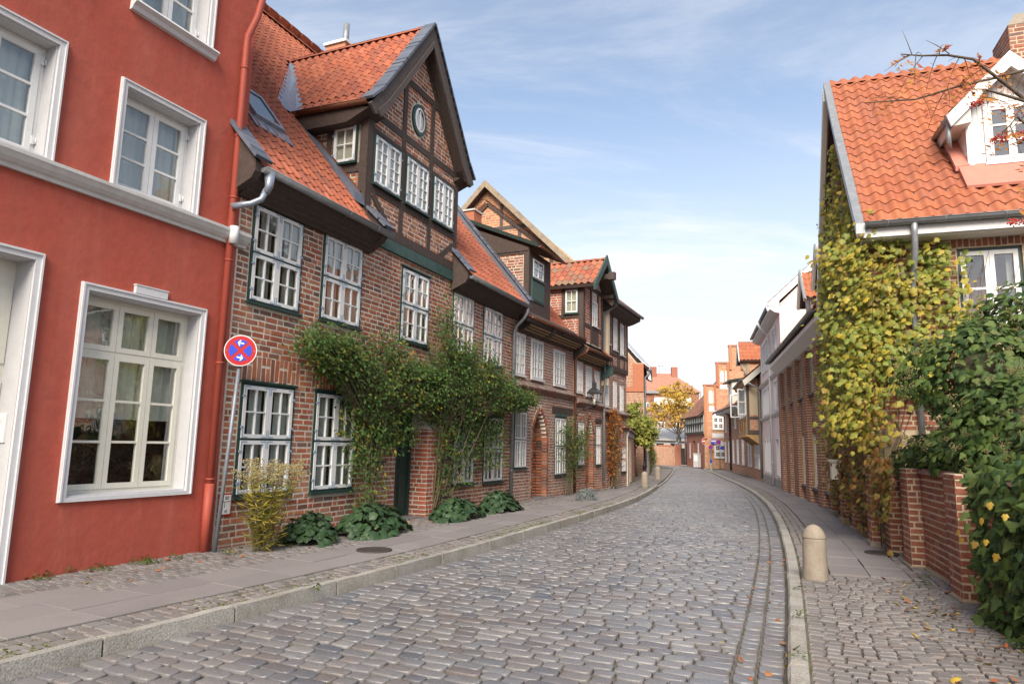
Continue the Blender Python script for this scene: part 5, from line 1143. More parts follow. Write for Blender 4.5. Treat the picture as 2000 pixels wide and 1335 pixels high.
# ================================================================ right side: pantiled house with its gable to the street
rh = thing('gabled_house', 'brick house with a bright orange pantile roof and a white dormer at the upper right', 'house', (6.147, 11.472, 0), rad(-19.5))
RW = [(1.32, 2.24, 3.65, 5.02), (4.2, 5.2, 3.65, 5.02), (1.3, 2.3, .8, 2.3)]
mb = MB(); cells(mb, .0, 9, -.4, 5.4, RW, 0, .36); w = mb.build('wall', m_mortar2, rh)
vt = [(a-.08, b+.08, d+.01, d+.24, .09) for a, b, c, d in RW]
bricks(w, ID, (.0, 4), 2.0, 5.2, [(a-.01, b+.01, c-.03, d+.01) for a, b, c, d in RW]+[v[:4] for v in vt], m_brickm, n=150, vertical=vt[:1], course=.083, bl=.25, joint=.018)
for i, (a, b, c, d) in enumerate(RW): window(rh, a, b, c, d, 2, 1, 1, 2, y=.04, mf=m_green, fw=.05, cw=.07, mw=.04, curtain='sides', single=i == 0)
GF = frame((0, 0, 0), (0, -1, 0), (1, 0, 0))
gp = [(0, -.4), (0, 5.3), (-.67, 6.5), (-1.93, 8.15), (-3.1, 9.6), (-4.6, 8.0), (-6.9, 5.6), (-6.9, -.4)]
mb = MB(); mb.prism_y(gp, 0, .34); gw = mb.build('gable_wall', m_mortar2, rh, GF)
bricks(gw, ID, poly_span(gp), .05, 9.8, [], m_brickm, n=300, course=.083, bl=.25, joint=.018)
mb = MB(); mb.box(-6.9, .02, -.03, -.008, -.4, .16); mb.build('plinth', m_granite, gw)
for k, a in enumerate((-.55, -2.7, -4.6, -6.75)):
    mb = MB(); mb.box(a, a+.42, -.16, -.009, .16, 2.05); p = mb.build('pilaster', m_mortar2, gw); bricks(p, frame((0, -.16, 0), (1, 0, 0), (0, 1, 0)), (a-.008, a+.428), .17, 2.05, [], m_brickm, n=60, course=.083, bl=.25, joint=.018)
    bricks(p, frame((a+.42, 0, 0), (0, 1, 0), (-1, 0, 0)), (-.168, -.01), .17, 2.05, [], m_brickm, n=40, course=.083, bl=.25, joint=.018)
    mb = MB(); mb.box(a-.03, a+.45, -.20, -.009, -.2, .165); mb.build('pilaster_base', m_bollard, p)
mb = MB(); mb.prism_x([(-.42, 2.42), (-.42, 2.34), (-.30, 2.30), (-.14, 2.06), (-.01, 2.02), (-.01, 2.45)], -5.9, -5.35); mb.build('stone_corbel', m_bollard, gw)
RPF = [(-.46, 5.42), (.67, 6.74), (1.93, 8.25), (3.1, 9.80)]
def rzr(y):
    for (a, b), (c, d) in zip(RPF, RPF[1:]):
        if y <= c: return b+(d-b)*(y-a)/(c-a)
    return 9.80
def dorm(x, y, z): return 1.60 < x < 3.12 and y > .32 and z < 7.35+(1-abs(x-2.36)/.9)*1.2
r = roof(rh, RPF, -.12, 9.0, m_tile2, 'pantile_big', .243, .305, skip=dorm, n=300)
roof(rh, [(-.3, 5.4), (2.3, 8.1), (3.8, 9.80)], -9, .12, m_tile2, 'pantile_big', .3, .4, n=0, fr=frame((0, 6.9, 0), (-1, 0, 0), (0, -1, 0)))
mb = MB(); mb.prism_x([(.75, -.4), (6.85, -.4), (6.85, 5.4), (3.1, 9.4), (.5, 6.2)], .4, 8.9); mb.build('house_body', m_brickm, rh)
ridge_tiles(rh, (-.12, 3.1, 9.79), (9, 3.1, 9.79), .085, .38, m_tile2, n=30)
mb = MB(); mb.prism_x([(-.50, 5.44), (.67, 6.83), (1.93, 8.34), (3.1, 9.92), (3.1, 9.76), (1.93, 8.17), (.67, 6.66), (-.50, 5.26)], -.24, -.10); mb.build('verge_flashing', m_zinc, rh)
mb = MB(); mb.prism_x([(-.48, 5.24), (.67, 6.65), (1.93, 8.16), (3.1, 9.74), (3.1, 9.46), (1.93, 7.88), (.67, 6.37), (-.3, 5.2)], -.20, -.12)
mb.prism_x([(7.2, 5.34), (4.6, 8.15), (3.1, 9.74), (3.1, 9.46), (4.6, 7.85), (7.1, 5.1)], -.26, -.16); mb.build('barge_board', m_cream, rh)
mb = MB(); mb.box(-.12, 9, -.44, -.37, 5.20, 5.36).box(-.12, 9, -.37, -.002, 5.18, 5.22); mb.build('fascia', m_white, rh)
gutter(rh, (-.10, -.53, 5.42), (9, -.53, 5.42), .075, m_zinc)
mb = MB(); mb.tube([(.62, -.53, 5.38), (.62, -.50, 5.22), (.62, -.46, 4.95), (.62, -.20, 4.55), (.62, -.10, 4.3), (.62, -.10, .2)], .05, 12); mb.build('downpipe', m_zinc, rh)
# white dormer
mb = MB(); cells(mb, 1.72, 3.0, 6.2, 7.5, [(2.0, 2.74, 6.62, 7.66)], .45, .55); mb.prism_y([(1.72, 7.66), (3.0, 7.66), (2.36, 8.3)], .45, .55); cells(mb, 1.72, 3.0, 7.5, 7.66, [(2.0, 2.74, 6.6, 7.66)], .45, .55)
dfr = mb.build('dormer_front', m_white, rh)
for k in range(16):
    x = 1.745+k*.08
    for za, zb in (((6.3, 6.55), (7.72, 7.70+.62*(1-abs(x+.035-2.36)/.64))) if 1.93 < x < 2.77 else ((6.3, 7.70+.62*(1-abs(x+.035-2.36)/.64)),)):
        if zb-za > .03: b_ = MB(); b_.box(x, x+.072, .436, .449, za, zb); b_.build('board', m_white, dfr)
window(rh, 1.98, 2.76, 6.60, 7.68, 2, 1, 1, 3, y=.40, fw=.06, cw=.055, mw=.035, curtain=False, single=True)
mb = MB(); mb.box(1.70, 1.80, .40, .45, 6.42, 7.6); mb.build('corner_board', m_white, dfr)
FC = frame((1.72, 0, 0), (0, -1, 0), (1, 0, 0)); mb = MB(); mb.prism_y([(-.55, 6.45), (-.55, 7.55), (-1.4, 7.55)], 0, .08)
for k in range(9):
    x = -.55-.092*k; zb = rzr(-x)-.02
    if zb < 7.5: mb.prism_y([(x, zb-.1), (x, 7.55), (x-.082, 7.55), (x-.082, zb)], -.012, 0)
mb.build('dormer_cheek', m_white, rh, FC)
dyr = lambda z: .67+(z-6.74)/1.27
for s in (-1, 1):
    f = frame((2.36-.92, 0, 0), (0, -1, 0), (1, 0, 0)) if s < 0 else frame((2.36+.92, 0, 0), (0, 1, 0), (-1, 0, 0))
    roof(rh, [(0, 7.50), (.92, 8.40)], 0, 0, m_tile2, 'pantile_big', .243, .3, fr=f, lim=(lambda y, z: (-dyr(z)-.05, -.20)) if s < 0 else (lambda y, z: (.20, dyr(z)+.05)), al='b' if s < 0 else 'a', name='dormer_roof', n=40)
    X = lambda a: 2.36+s*a
    mb = MB(); mb.prism_y([(X(1.0), 7.44), (X(0), 8.48), (X(0), 8.20), (X(.94), 7.24)], .12, .18); mb.build('barge_board', m_white, rh)
    mb = MB(); mb.prism_y([(X(.92), 7.44), (X(0), 8.33), (X(0), 8.23), (X(.62), 7.6), (X(.62), 7.3), (X(.9), 7.26)], .181, 1.2); mb.build('eaves_soffit', m_mould, rh)
    gutter(rh, *(((1.42, 1.25, 7.50), (1.42, .16, 7.46)) if s < 0 else ((3.30, .16, 7.46), (3.30, 1.25, 7.50))), .055, m_zinc)
mb = MB(); mb.tube([(1.42, .28, 7.42), (1.40, .26, 7.1), (1.42, .34, 6.92)], .04, 8); mb.build('rain_spout', m_zinc, rh)
m_salmon = mk('salmon_apron', (.50, .20, .15), .6, (6, .1), (40, .3, .004))
mb = MB(); mb.hexa([(1.55, .02, 6.06), (3.2, .02, 6.06), (3.2, .46, 6.60), (1.55, .46, 6.60), (1.55, .0, 6.10), (3.2, .0, 6.10), (3.2, .42, 6.63), (1.55, .42, 6.63)])
mb.hexa([(1.50, .40, 6.52), (1.72, .40, 6.52), (1.72, 1.35, 7.70), (1.50, 1.35, 7.70), (1.50, .38, 6.60), (1.72, .38, 6.62), (1.72, 1.33, 7.76), (1.50, 1.33, 7.74)]); mb.build('apron_flashing', m_salmon, rh)
mb = MB(); mb.box(3.3, 5.0, 2.9, 3.9, 8.8, 10.5); c = mb.build('chimney', m_mortar2, rh); bricks(c, frame((0, 2.9, 0), (1, 0, 0), (0, 1, 0)), (3.29, 5.0), 9.5, 10.5, [], m_brickg, n=60); bricks(c, frame((3.3, 0, 0), (0, -1, 0), (1, 0, 0)), (-3.9, -2.89), 9.5, 10.5, [], m_brickg, n=60)
mb = MB(); mb.hexa([(3.29, 2.89, 10.5), (5.01, 2.89, 10.5), (5.01, 3.91, 10.5), (3.29, 3.91, 10.5), (3.5, 3.1, 10.85), (4.8, 3.1, 10.85), (4.8, 3.7, 10.85), (3.5, 3.7, 10.85)]); mb.build('chimney_cap', m_bollard, c)
mbx = thing('mailbox', 'small white mailbox with a lid on the vine covered wall beside the slabs', 'mailbox', (6.147, 11.472, 0), rad(-19.5))
mb = MB(); mb.box(-.36, -.19, 4.0, 4.34, 1.02, 1.38); mb.box(-.38, -.17, 3.98, 4.36, 1.38, 1.41); mb.build('box', m_cream, mbx); mb = MB(); mb.box(-.40, -.16, 3.96, 4.38, 1.412, 1.45); mb.build('lid', m_cream, mbx); mb = MB(); mb.box(-.19, -.01, 4.1, 4.2, 1.1, 1.3); mb.build('bracket', m_steel, mbx)
# garden wall
gwl = thing('garden_wall', 'low brown brick garden wall with projecting piers below the ivy', 'wall', (6.31, 11.42, 0), rad(-108.5))
mb = MB(); mb.box(-.1, 9.5, 0, .30, -.2, 1.36); w = mb.build('wall', m_mortar2, gwl); bricks(w, ID, (0, 9.5), .12, 1.36, [], m_brickm, n=300, course=.083, bl=.25, joint=.018)
mb = MB(); mb.box(-.1, 9.5, -.04, -.007, -.2, .10); mb.build('plinth', m_bollard, gwl)
for u in (.05, 1.42, 3.72):
    mb = MB(); mb.box(u, u+.46, -.17, -.009, -.2, 1.42); p = mb.build('pier', m_mortar2, gwl)
    bricks(p, frame((0, -.17, 0), (1, 0, 0), (0, 1, 0)), (u-.008, u+.468), .12, 1.42, [], m_brickm, n=80, course=.083, bl=.25, joint=.018); bricks(p, frame((u+.46, 0, 0), (0, 1, 0), (-1, 0, 0)), (-.178, .30), .12, 1.42, [], m_brickm, n=80, course=.083, bl=.25, joint=.018)
    mb = MB(); mb.box(u-.02, u+.49, -.20, -.01, -.2, .105); mb.build('pier_base', m_bollard, p)
mb = MB(); mb.prism_x([(-.05, 1.361), (.35, 1.361), (.30, 1.43), (0, 1.43)], -.1, 9.5); mb.build('coping', m_brickg, gwl)
# modern brick building with pilasters
mo = thing('brick_building', 'long brown brick building with tall narrow windows between brick pilasters', 'building', (11.77, 29.6, 0), rad(-104.96))
PU = [-.09, 2.18, 4.45, 6.75, 9.0, 11.3]
MW = [(u+.78, u+1.42, 3.47, 4.72) for u in PU[:5]]+[(u+.78, u+1.5, .46, 2.2) for u in PU[2:5]]
mb = MB(); cells(mb, -.1, 12.0, -.4, 5.25, MW, 0, .4); w = mb.build('wall', m_mortar2, mo)
bricks(w, ID, (-.1, 12.0), -.1, 5.2, [(a-.01, b+.01, c-.03, d+.01) for a, b, c, d in MW], m_brickm, n=150, course=.085, bl=.26, joint=.02)
for a, b, c, d in MW:
    window(mo, a, b, c, d, 1, 2 if c < 1 else 1, 1, 1, y=.06, mf=m_green, fw=.045, cw=.06, curtain='full', single=False, sill=False); mb = MB(); mb.box(a-.05, b+.05, -.09, .1, c-.06, c-.005); mb.build('window_sill', m_slate, mo)
for u in PU:
    z1 = 4.85; e = u+.72; mb = MB(); mb.box(u, e, -.15, -.009, -.3, z1); p = mb.build('pilaster', m_mortar2, mo)
    bricks(p, frame((0, -.15, 0), (1, 0, 0), (0, 1, 0)), (u-.008, e+.008), -.1, z1, [], m_brickm, n=40, course=.085, bl=.26, joint=.02); bricks(p, frame((e, 0, 0), (0, 1, 0), (-1, 0, 0)), (-.158, -.01), -.1, z1, [], m_brickm, n=50, course=.085, bl=.26, joint=.02)
mb = MB(); mb.prism_x([(-.46, 5.30), (-.46, 5.16), (-.16, 4.90), (-.003, 4.86), (-.003, 5.45)], -.3, 12.0); mb.build('soffit', m_white, mo); gutter(mo, (-.4, -.56, 5.43), (12.1, -.56, 5.43), .075, m_zinc)
roof(mo, [(-.52, 5.44), (4.5, 9.4)], -.3, 12.0, m_tile2, 'pantile', .25, .34, n=0); roof(mo, [(-.3, 5.6), (4.0, 9.4)], -12.0, .3, m_tile2, 'pantile', .4, .5, n=0, fr=frame((0, 9, 0), (-1, 0, 0), (0, -1, 0)))
mb = MB(); mb.prism_x([(.6, -.4), (8.9, -.4), (8.9, 5.2), (4.5, 9.0), (.6, 5.9)], .0, 11.98); mb.build('house_body', m_brickm, mo)
for u in (4.9, 8.3):
    mb = MB(); mb.box(u-.6, u+.6, .45, .6, 6.0, 7.25); mb.prism_y([(u-.6, 7.25), (u+.6, 7.25), (u, 8.05)], .45, .6); mb.build('dormer_front', m_cream, mo)
    window(mo, u-.36, u+.36, 6.3, 7.2, 2, 1, 1, 3, y=.41, single=False, room=False, curtain=False, fw=.04, cw=.05)
    for s, f in ((-1, frame((u-.85, 0, 0), (0, -1, 0), (1, 0, 0))), (1, frame((u+.85, 0, 0), (0, 1, 0), (-1, 0, 0)))):
        roof(mo, [(0, 7.05), (.85, 8.15)], 0, 0, m_tile2, 'pantile', .25, .34, fr=f, lim=(lambda y, z: (-(z-5.44)/.79-.1, -.25)) if s < 0 else (lambda y, z: (.25, (z-5.44)/.79+.1)), al='b' if s < 0 else 'a', name='dormer_roof', n=0)
        X = lambda a: u+s*a
        mb = MB(); mb.prism_y([(X(.92), 7.0), (X(0), 8.27), (X(0), 7.95), (X(.80), 6.92)], .17, .25); mb.build('barge_board', m_cream, mo); mb = MB(); mb.prism_y([(X(.95), 7.02), (X(0), 8.30), (X(0), 8.24), (X(.92), 6.99)], .16, .23); mb.build('verge_flashing', m_zinc, mo)
        mb = MB(); mb.box(*sorted((X(.54), X(.60))), .6, 2.2, 6.0, 7.2); mb.build('dormer_cheek', m_cream, mo)
# pink three storey house
pk = thing('pink_house', 'pale pink plastered three storey house with white sash windows', 'house', (14.36, 39.08, 0), rad(-105.22))
us = [(1.3, 2.2), (2.7, 3.6), (4.1, 5.0), (7.1, 8.2)]
PW = [(a, b, c, d) for c, d in ((5.75, 7.2), (3.45, 4.75)) for a, b in us]+[(a+.1, b-.1, .45, 2.1) for a, b in us]
mb = MB(); cells(mb, 0, 9.83, -.5, 7.95, PW, 0, .35); mb.build('wall', m_pink, pk)
for a, b, c, d in PW: window(pk, a, b, c, d, 2, 2 if d-c > 1.35 else 1, 1, 2, y=.0 if c > 3 else .12, single=False, curtain='full', fw=.06, cw=.06); mb = MB(); ring(mb, a-.10, b+.10, c-.06, d+.10, .095, -.05, -.002, True); mb.build('window_surround', m_trim, pk)
mb = MB(); mb.prism_x([(.36, -.4), (8, -.4), (8, 8.0), (4.2, 12.2), (.0, 8.0), (.36, 7.9)], .02, 9.80); mb.build('house_body', m_pink, pk)
for z in (5.15, 3.30): mb = MB(); mb.prism_x([(-.002, z-.14), (-.06, z-.12), (-.14, z-.02), (-.14, z+.03), (-.002, z+.07)], -.02, 9.9); mb.build('string_course', m_mould, pk)
mb = MB(); mb.box(-.0, 9.86, -.06, -.002, -.4, .28); mb.build('plinth', m_granite, pk)
roof(pk, [(-.44, 8.0), (4.2, 12.35)], -.1, 9.95, m_tile2, 'pantile', .25, .34, n=0); roof(pk, [(-.3, 8), (3.8, 12.35)], -9.95, .1, m_tile2, 'pantile', .5, .6, n=0, fr=frame((0, 8, 0), (-1, 0, 0), (0, -1, 0)))
mb = MB(); mb.prism_x([(-.40, 7.9), (-.40, 7.76), (-.2, 7.62), (-.003, 7.58), (-.003, 8.2)], -.1, 9.95); mb.build('soffit', m_trim, pk); gutter(pk, (-.1, -.47, 7.96), (10.0, -.47, 7.96), .07, m_zinc)
mb = MB(); mb.prism_x([(-.6, 7.92), (4.2, 12.42), (4.2, 12.1), (-.5, 7.66)], 9.86, 9.97); mb.build('barge_board', m_trim, pk)
mb = MB(); mb.tube([(6.0, -.64, 7.9), (6.0, -.5, 7.6), (6.0, -.12, 7.2), (6.0, -.12, 0)], .06, 10)
for z in (1, 3, 5, 6.8): mb.tube([(6.0, -.12, z), (6, -.12, z+.05)], .07, 10)
mb.build('downpipe', m_trim, pk)
# timber house with an oriel
tm = thing('oriel_house', 'sunlit timber framed house with a jettied oriel and open white casements', 'house', (16.8, 48.9, 0), rad(-104.0))
TW = [(5.6, 6.7, .5, 2.0), (7.2, 8.2, .5, 2.0), (8.5, 9.3, .5, 2.0), (1.0, 1.8, .5, 2.1), (2.6, 3.4, .5, 2.1)]
mb = MB(); cells(mb, 0, 9.9, -.5, 5.9, TW, 0, .35); w = mb.build('wall', m_mortar2, tm); bricks(w, ID, (0, 9.9), -.4, 5.85, [(a, b, c, d) for a, b, c, d in TW], m_bricko, n=100, course=.10, bl=.28)
for a, b, c, d in TW: window(tm, a, b, c, d, 2, 2, 1, 1, y=-.03, single=False, room=False, curtain='full')
OW = [(4.4, 5.5, 3.55, 5.3), (6.0, 7.1, 3.55, 5.3), (7.7, 8.8, 3.55, 5.3)]
mb = MB(); cells(mb, 3.6, 9.4, 2.5, 5.75, OW, -.75, -.60); mb.box(9.25, 9.4, -.6, -.002, 2.5, 5.75).box(3.6, 3.75, -.6, -.002, 2.5, 5.75); ow = mb.build('oriel_wall', m_mortar2, tm)
FO = frame((0, -.75, 0), (1, 0, 0), (0, 1, 0)); bricks(ow, FO, (3.65, 9.35), 2.75, 5.7, OW, m_bricko, n=60, course=.1); bricks(ow, frame((9.4, 0, 0), (0, 1, 0), (-1, 0, 0)), (-.72, -.05), 2.7, 5.7, [(-.6, -.1, 3.6, 5.2)], m_bricko, n=40, course=.1)
timber(ow, [((x, 2.5), (x, 5.75), .16) for x in (3.7, 4.3, 5.75, 7.4, 8.95, 9.33)]+[((3.6, 3.45), (9.4, 3.45), .16), ((3.6, 2.6), (9.4, 2.6), .22), ((4.3, 2.7), (5.0, 3.4), .12), ((5.7, 3.4), (5.1, 2.7), .12), ((5.8, 2.7), (6.5, 3.4), .12), ((7.3, 2.7), (6.7, 3.4), .12), ((7.5, 2.7), (8.1, 3.4), .12), ((8.9, 2.7), (8.3, 3.4), .12)], y=-.78, mat=m_warmwood)
timber(ow, []); mb = MB(); mb.box(9.401, 9.43, -.76, -.62, 2.5, 5.75).box(9.401, 9.432, -.14, -.0, 2.5, 5.75).box(9.401, 9.434, -.62, -.14, 3.35, 3.5).box(9.401, 9.433, -.62, -.14, 2.5, 2.72); mb.build('timber_frame', m_barge, ow)
for i, x in enumerate((3.7, 4.7, 5.7, 6.7, 7.7, 8.6, 9.3)): mb = MB(); mb.prism_x([(-.01, 1.9), (-.15, 2.0), (-.70, 2.45), (-.85, 2.48), (-.85, 2.40), (-.01, 1.75)] if False else [(-.01, 1.85), (-.72, 2.34), (-.82, 2.36), (-.82, 2.49), (-.01, 2.49)], x-.08, x+.08); mb.build('corbel', m_warmwood, tm)
for i, (a, b, c, d) in enumerate(OW):
    window(tm, a, b, c, d, 2, 1, 2, 3, y=-.79, single=False, curtain='full', rd=.3, room=False)
mb = MB(); ring(mb, 0, .55, 0, 1.5, .07, -.02, .02); mb.box(.07, .48, -.015, .015, .72, .77)
os1 = mb.build('open_casement', m_white, tm, frame((4.4, -.80, 3.65), (-.25, -.97, 0), (.97, -.25, 0))); os2 = new_ob('open_casement', os1.data, tm, frame((9.36, -.80, 3.6), (.5, -.87, 0), (.87, .5, 0))); os3 = os1
for o_ in (os1, os2): mb = MB(); mb.box(.07, .48, -.003, .003, .07, 1.43); mb.build('pane', m_glass, o_)
roof(tm, [(-.95, 5.62), (3.5, 9.4)], 3.0, 9.95, m_tile2, 'pantile', .25, .34, n=0); roof(tm, [(-.3, 5.9), (3.5, 9.4)], 0, 3.0, m_tile2, 'pantile', .25, .34, n=0)
mb = MB(); mb.prism_x([(.4, -.4), (7, -.4), (7, 5.8), (3.5, 9.1), (.4, 6.2)], .02, 9.85); mb.build('house_body', m_bricko, tm)
mb = MB(); mb.prism_x([(-1.0, 5.55), (3.5, 9.5), (3.5, 9.1), (-.9, 5.25)], 9.86, 9.98); mb.build('barge_board', m_cream, tm); gutter(tm, (3.0, -1.02, 5.66), (10, -1.02, 5.66), .08, m_zinc)
mb = MB(); mb.prism_x([(-.98, 5.6), (-.9, 5.4), (-.6, 5.3), (-.6, 5.75)], 3.0, 9.85); mb.build('eaves_board', m_warmwood, tm)
mb = MB(); mb.tube([(9.9, -.9, 5.6), (9.9, -.5, 5.3), (9.9, -.1, 5.1), (9.9, -.1, 0)], .07, 8); mb.build('downpipe', m_zinc, tm)
u = 1.7                                                     # crane gable
mb = MB(); mb.box(u-.95, u+.95, -.10, .05, 5.6, 7.75); mb.prism_y([(u-.95, 7.75), (u+.95, 7.75), (u, 8.95)], -.1, .05); mb.box(u+.83, u+.95, .05, 2.6, 5.6, 7.8); dwt = mb.build('dormer_wall', m_mortar2, tm); bricks(dwt, frame((u+.95, 0, 0), (0, 1, 0), (-1, 0, 0)), (.0, 2.2), 6.2, 7.7, [], m_bricko, n=60, course=.1)
mb = MB(); mb.box(u+.96, u+.99, .9, 1.05, 6.2, 7.75).box(u+.96, u+.992, -.1, 2.2, 6.75, 6.87).box(u+.96, u+.994, -.08, .1, 5.7, 7.75); mb.build('timber_frame', m_timber2, dwt)
for s, f in ((-1, frame((u-1.25, 0, 0), (0, -1, 0), (1, 0, 0))), (1, frame((u+1.25, 0, 0), (0, 1, 0), (-1, 0, 0)))):
    roof(tm, [(0, 7.6), (1.25, 9.05)], 0, 0, m_tile2, 'pantile', .25, .36, fr=f, lim=(lambda y, z: (-3.2, .55)) if s < 0 else (lambda y, z: (-.55, 3.2)), al='b' if s < 0 else 'a', name='dormer_roof', n=60)
mb = MB(); mb.prism_y([(u-1.3, 7.55), (u, 9.15), (u+1.3, 7.55), (u+1.15, 7.45), (u, 8.8), (u-1.15, 7.45)], -.62, -.55); mb.build('barge_board', m_trim, tm)
mb = MB(); mb.prism_x([(-.5, 7.5), (-.5, 7.3), (-.12, 6.6), (-.10, 7.55)], u+.7, u+.95); mb.build('bracket', m_timber2, tm)
# far red brick house with small dormers
fb = thing('brick_house', 'far red brick house with tall paired windows and a small white flat dormer', 'house', (18.8, 60.5, 0), rad(-99.8))
FW = [(.6, 1.3, .5, 2.2), (2.6, 3.3, .5, 2.2), (5.0, 5.8, .5, 2.3), (7.2, 8.1, .5, 2.3), (9.6, 10.6, .5, 2.3), (1.2, 1.9, 3.0, 4.5), (3.4, 4.1, 3.0, 4.5), (6.4, 7.2, 3.2, 4.6), (9.0, 9.8, 3.2, 4.6)]
mb = MB(); cells(mb, 0, 11.8, -.5, 5.1, FW, 0, .3); w = mb.build('wall', m_mortar2, fb); bricks(w, ID, (0, 11.8), -.4, 5.0, FW, m_brickfar, n=0, course=.11, bl=.3)
for a, b, c, d in FW: window(fb, a, b, c, d, 2, 1, 1, 3, y=-.02, single=False, room=False, curtain='full', fw=.08, cw=.07)
mb = MB(); mb.prism_x([(.4, -.4), (7, -.4), (7, 5.1), (3.7, 8.6), (.4, 5.4)], .02, 11.75); mb.build('house_body', m_brickfar, fb)
roof(fb, [(-.7, 4.75), (.2, 5.2), (3.7, 8.9)], -.2, 11.8, m_tile2, 'pantile', .28, .36, n=0); gutter(fb, (-.2, -.78, 4.75), (11.8, -.78, 4.75), .09, m_zinc); mb = MB(); mb.prism_x([(-.7, 4.7), (-.6, 4.5), (-.003, 4.4), (-.003, 5.2)], -.2, 11.8); mb.build('eaves_board', m_trim, fb)
mb = MB(); mb.box(3.4, 5.4, -.0, .15, 5.0, 7.0); mb.box(5.25, 5.4, .15, 2.2, 5.2, 7.0); mb.build('dormer_front', m_cream, fb); window(fb, 3.8, 5.0, 5.5, 6.7, 2, 1, 1, 3, y=-.03, single=False, room=False); mb = MB(); mb.prism_x([(-.3, 6.95), (2.2, 7.4), (2.2, 7.55), (-.3, 7.12)], 3.2, 5.6); mb.build('dormer_roof', m_felt, fb); gutter(fb, (3.2, -.36, 7.0), (5.6, -.36, 7.0), .08, m_zinc)
mb = MB(); mb.tube([(4.4, -.7, 4.7), (4.4, -.1, 4.3), (4.4, -.1, -.1)], .08, 8); mb.build('downpipe', m_timber, fb)
# stepped gable house facing the viewer
sg = thing('stepped_gable_house', 'red brick house with a stepped gable and an arched white window at the bend', 'house', (18.05, 63.9, 0), rad(-12))
st = [(0, 1.15, 7.4), (1.15, 2.35, 9.5), (2.35, 3.6, 11.1), (3.6, 4.8, 9.5), (4.8, 6.0, 7.4)]
SW = [(.75, 1.75, 3.35, 4.85), (.85, 1.9, .75, 2.3)]
mb = MB()
for i, (a, b, zt) in enumerate(st): cells(mb, a, b, -.5, zt, SW, 0, .4)
w = mb.build('wall', m_mortar2, sg); NI = [(.45, .80, 5.75, 7.0), (.88, 1.05, 5.75, 7.0), (.45, 1.15, 5.0, 5.5), (1.5, 1.85, 7.75, 8.8), (1.95, 2.25, 7.75, 8.8), (1.5, 2.3, 7.1, 7.5), (.7, 2.0, 2.6, 3.0)]
for a, b, zt in st: bricks(w, ID, (a, b), -.4, zt, SW+NI, m_bricko, n=30, course=.11, bl=.3)
for a, b, zt in st:
    mb = MB(); mb.box(a-.05, b+.05, -.08, .45, zt, zt+.14); mb.build('step_coping', m_brickfar, sg)
    mb = MB(); mb.box(a+.02, a+.22, -.14, -.01, 2.5 if a < 1 else zt-2.2, zt); mb.box(b-.22, b-.02, -.14, -.01, zt-2.2, zt); mb.build('pilaster', m_bricko, sg)
for a, b, c, d in NI:
    mb = MB(); 
    if d-c > .8: mb.prism_y([(a, c), (b, c), (b, d-.25), ((a+b)/2, d), (a, d-.25)], -.02, -.003)
    else: mb.box(a, b, -.02, -.003, c, d)
    mb.build('white_panel', m_trim, sg)
for a, b, c, d in SW: window(sg, a, b, c, d-.3, 2, 2, 2, 2, y=-.05, single=False, curtain=False, fw=.07, cw=.08); mb = MB(); mb.prism_y([(a, d-.3), *[(a+(b-a)/2-(b-a)/2*math.cos(t), d-.3+.3*math.sin(t)) for t in np.linspace(.3, math.pi-.3, 7)], (b, d-.3)], -.05, -.01); mb.build('arched_head', m_white, sg)
mb = MB(); mb.prism_y([(.02, -.4), (5.98, -.4), (5.98, 5), (3, 10.2), (.02, 5)], .42, 9); mb.build('house_body', m_brickfar, sg)
# low timber framed house
fh = thing('timber_framed_house', 'low white panelled timber framed house with a steep brown tiled roof at the bend', 'house', (18.75, 73.2, 0), rad(-93.5))
mb = MB(); cells(mb, 0, 8.9, -.5, 2.95, [(1.6, 2.2, .6, 2.1), (5.6, 6.2, .6, 2.1), (3.3, 4.4, -.5, 2.3)], 0, .3); w = mb.build('wall', m_brickfar, fh); bricks(w, ID, (0, 8.9), -.4, 2.8, [(1.6, 2.2, .6, 2.1), (5.6, 6.2, .6, 2.1), (3.3, 4.4, -.5, 2.3)], m_brickfar, n=0, course=.11, bl=.3)
for a in (1.6, 5.6): window(fh, a, a+.6, .6, 2.1, 1, 1, 1, 3, y=.0, single=False, curtain='full', room=False)
mb = MB(); mb.box(3.3, 4.4, .2, .25, -.5, 2.3); mb.build('door', m_brick, fh)
mb = MB(); mb.box(0, 8.9, -.12, .25, 2.95, 4.75); wu = mb.build('upper_wall', m_cream, fh)
timber(wu, [((x, 2.95), (x, 4.75), .15) for x in np.linspace(.1, 8.8, 9)]+[((0, 3.05), (8.9, 3.05), .25), ((0, 3.95), (8.9, 3.95), .13), ((0, 4.68), (8.9, 4.68), .15)]+[((x, 3.2), (x+.35*s, 3.9), .1) for x in np.linspace(.1, 8.8, 9)[1:-1] for s in (-1, 1)], y=-.15)
roof(fh, [(-.6, 4.6), (.3, 5.3), (4.4, 9.9)], -.3, 9.0, m_tilefar, 'pantile', .28, .38, n=60); mb = MB(); mb.prism_x([(.3, -.5), (8, -.5), (8, 5), (4.4, 9.7), (.3, 5.2)], .02, 8.9); mb.build('house_body', m_brickfar, fh)
mb = MB(); mb.prism_x([(1.5, 6.75), (1.9, 7.2), (1.85, 7.3), (1.45, 6.85)], 5.4, 6.6); mb.build('roof_window', m_trim, fh); mb = MB(); mb.tube([(.1, -.5, 4.5), (.1, -.15, 4.1), (.1, -.15, 0)], .08, 8); mb.build('downpipe', m_zinc, fh)
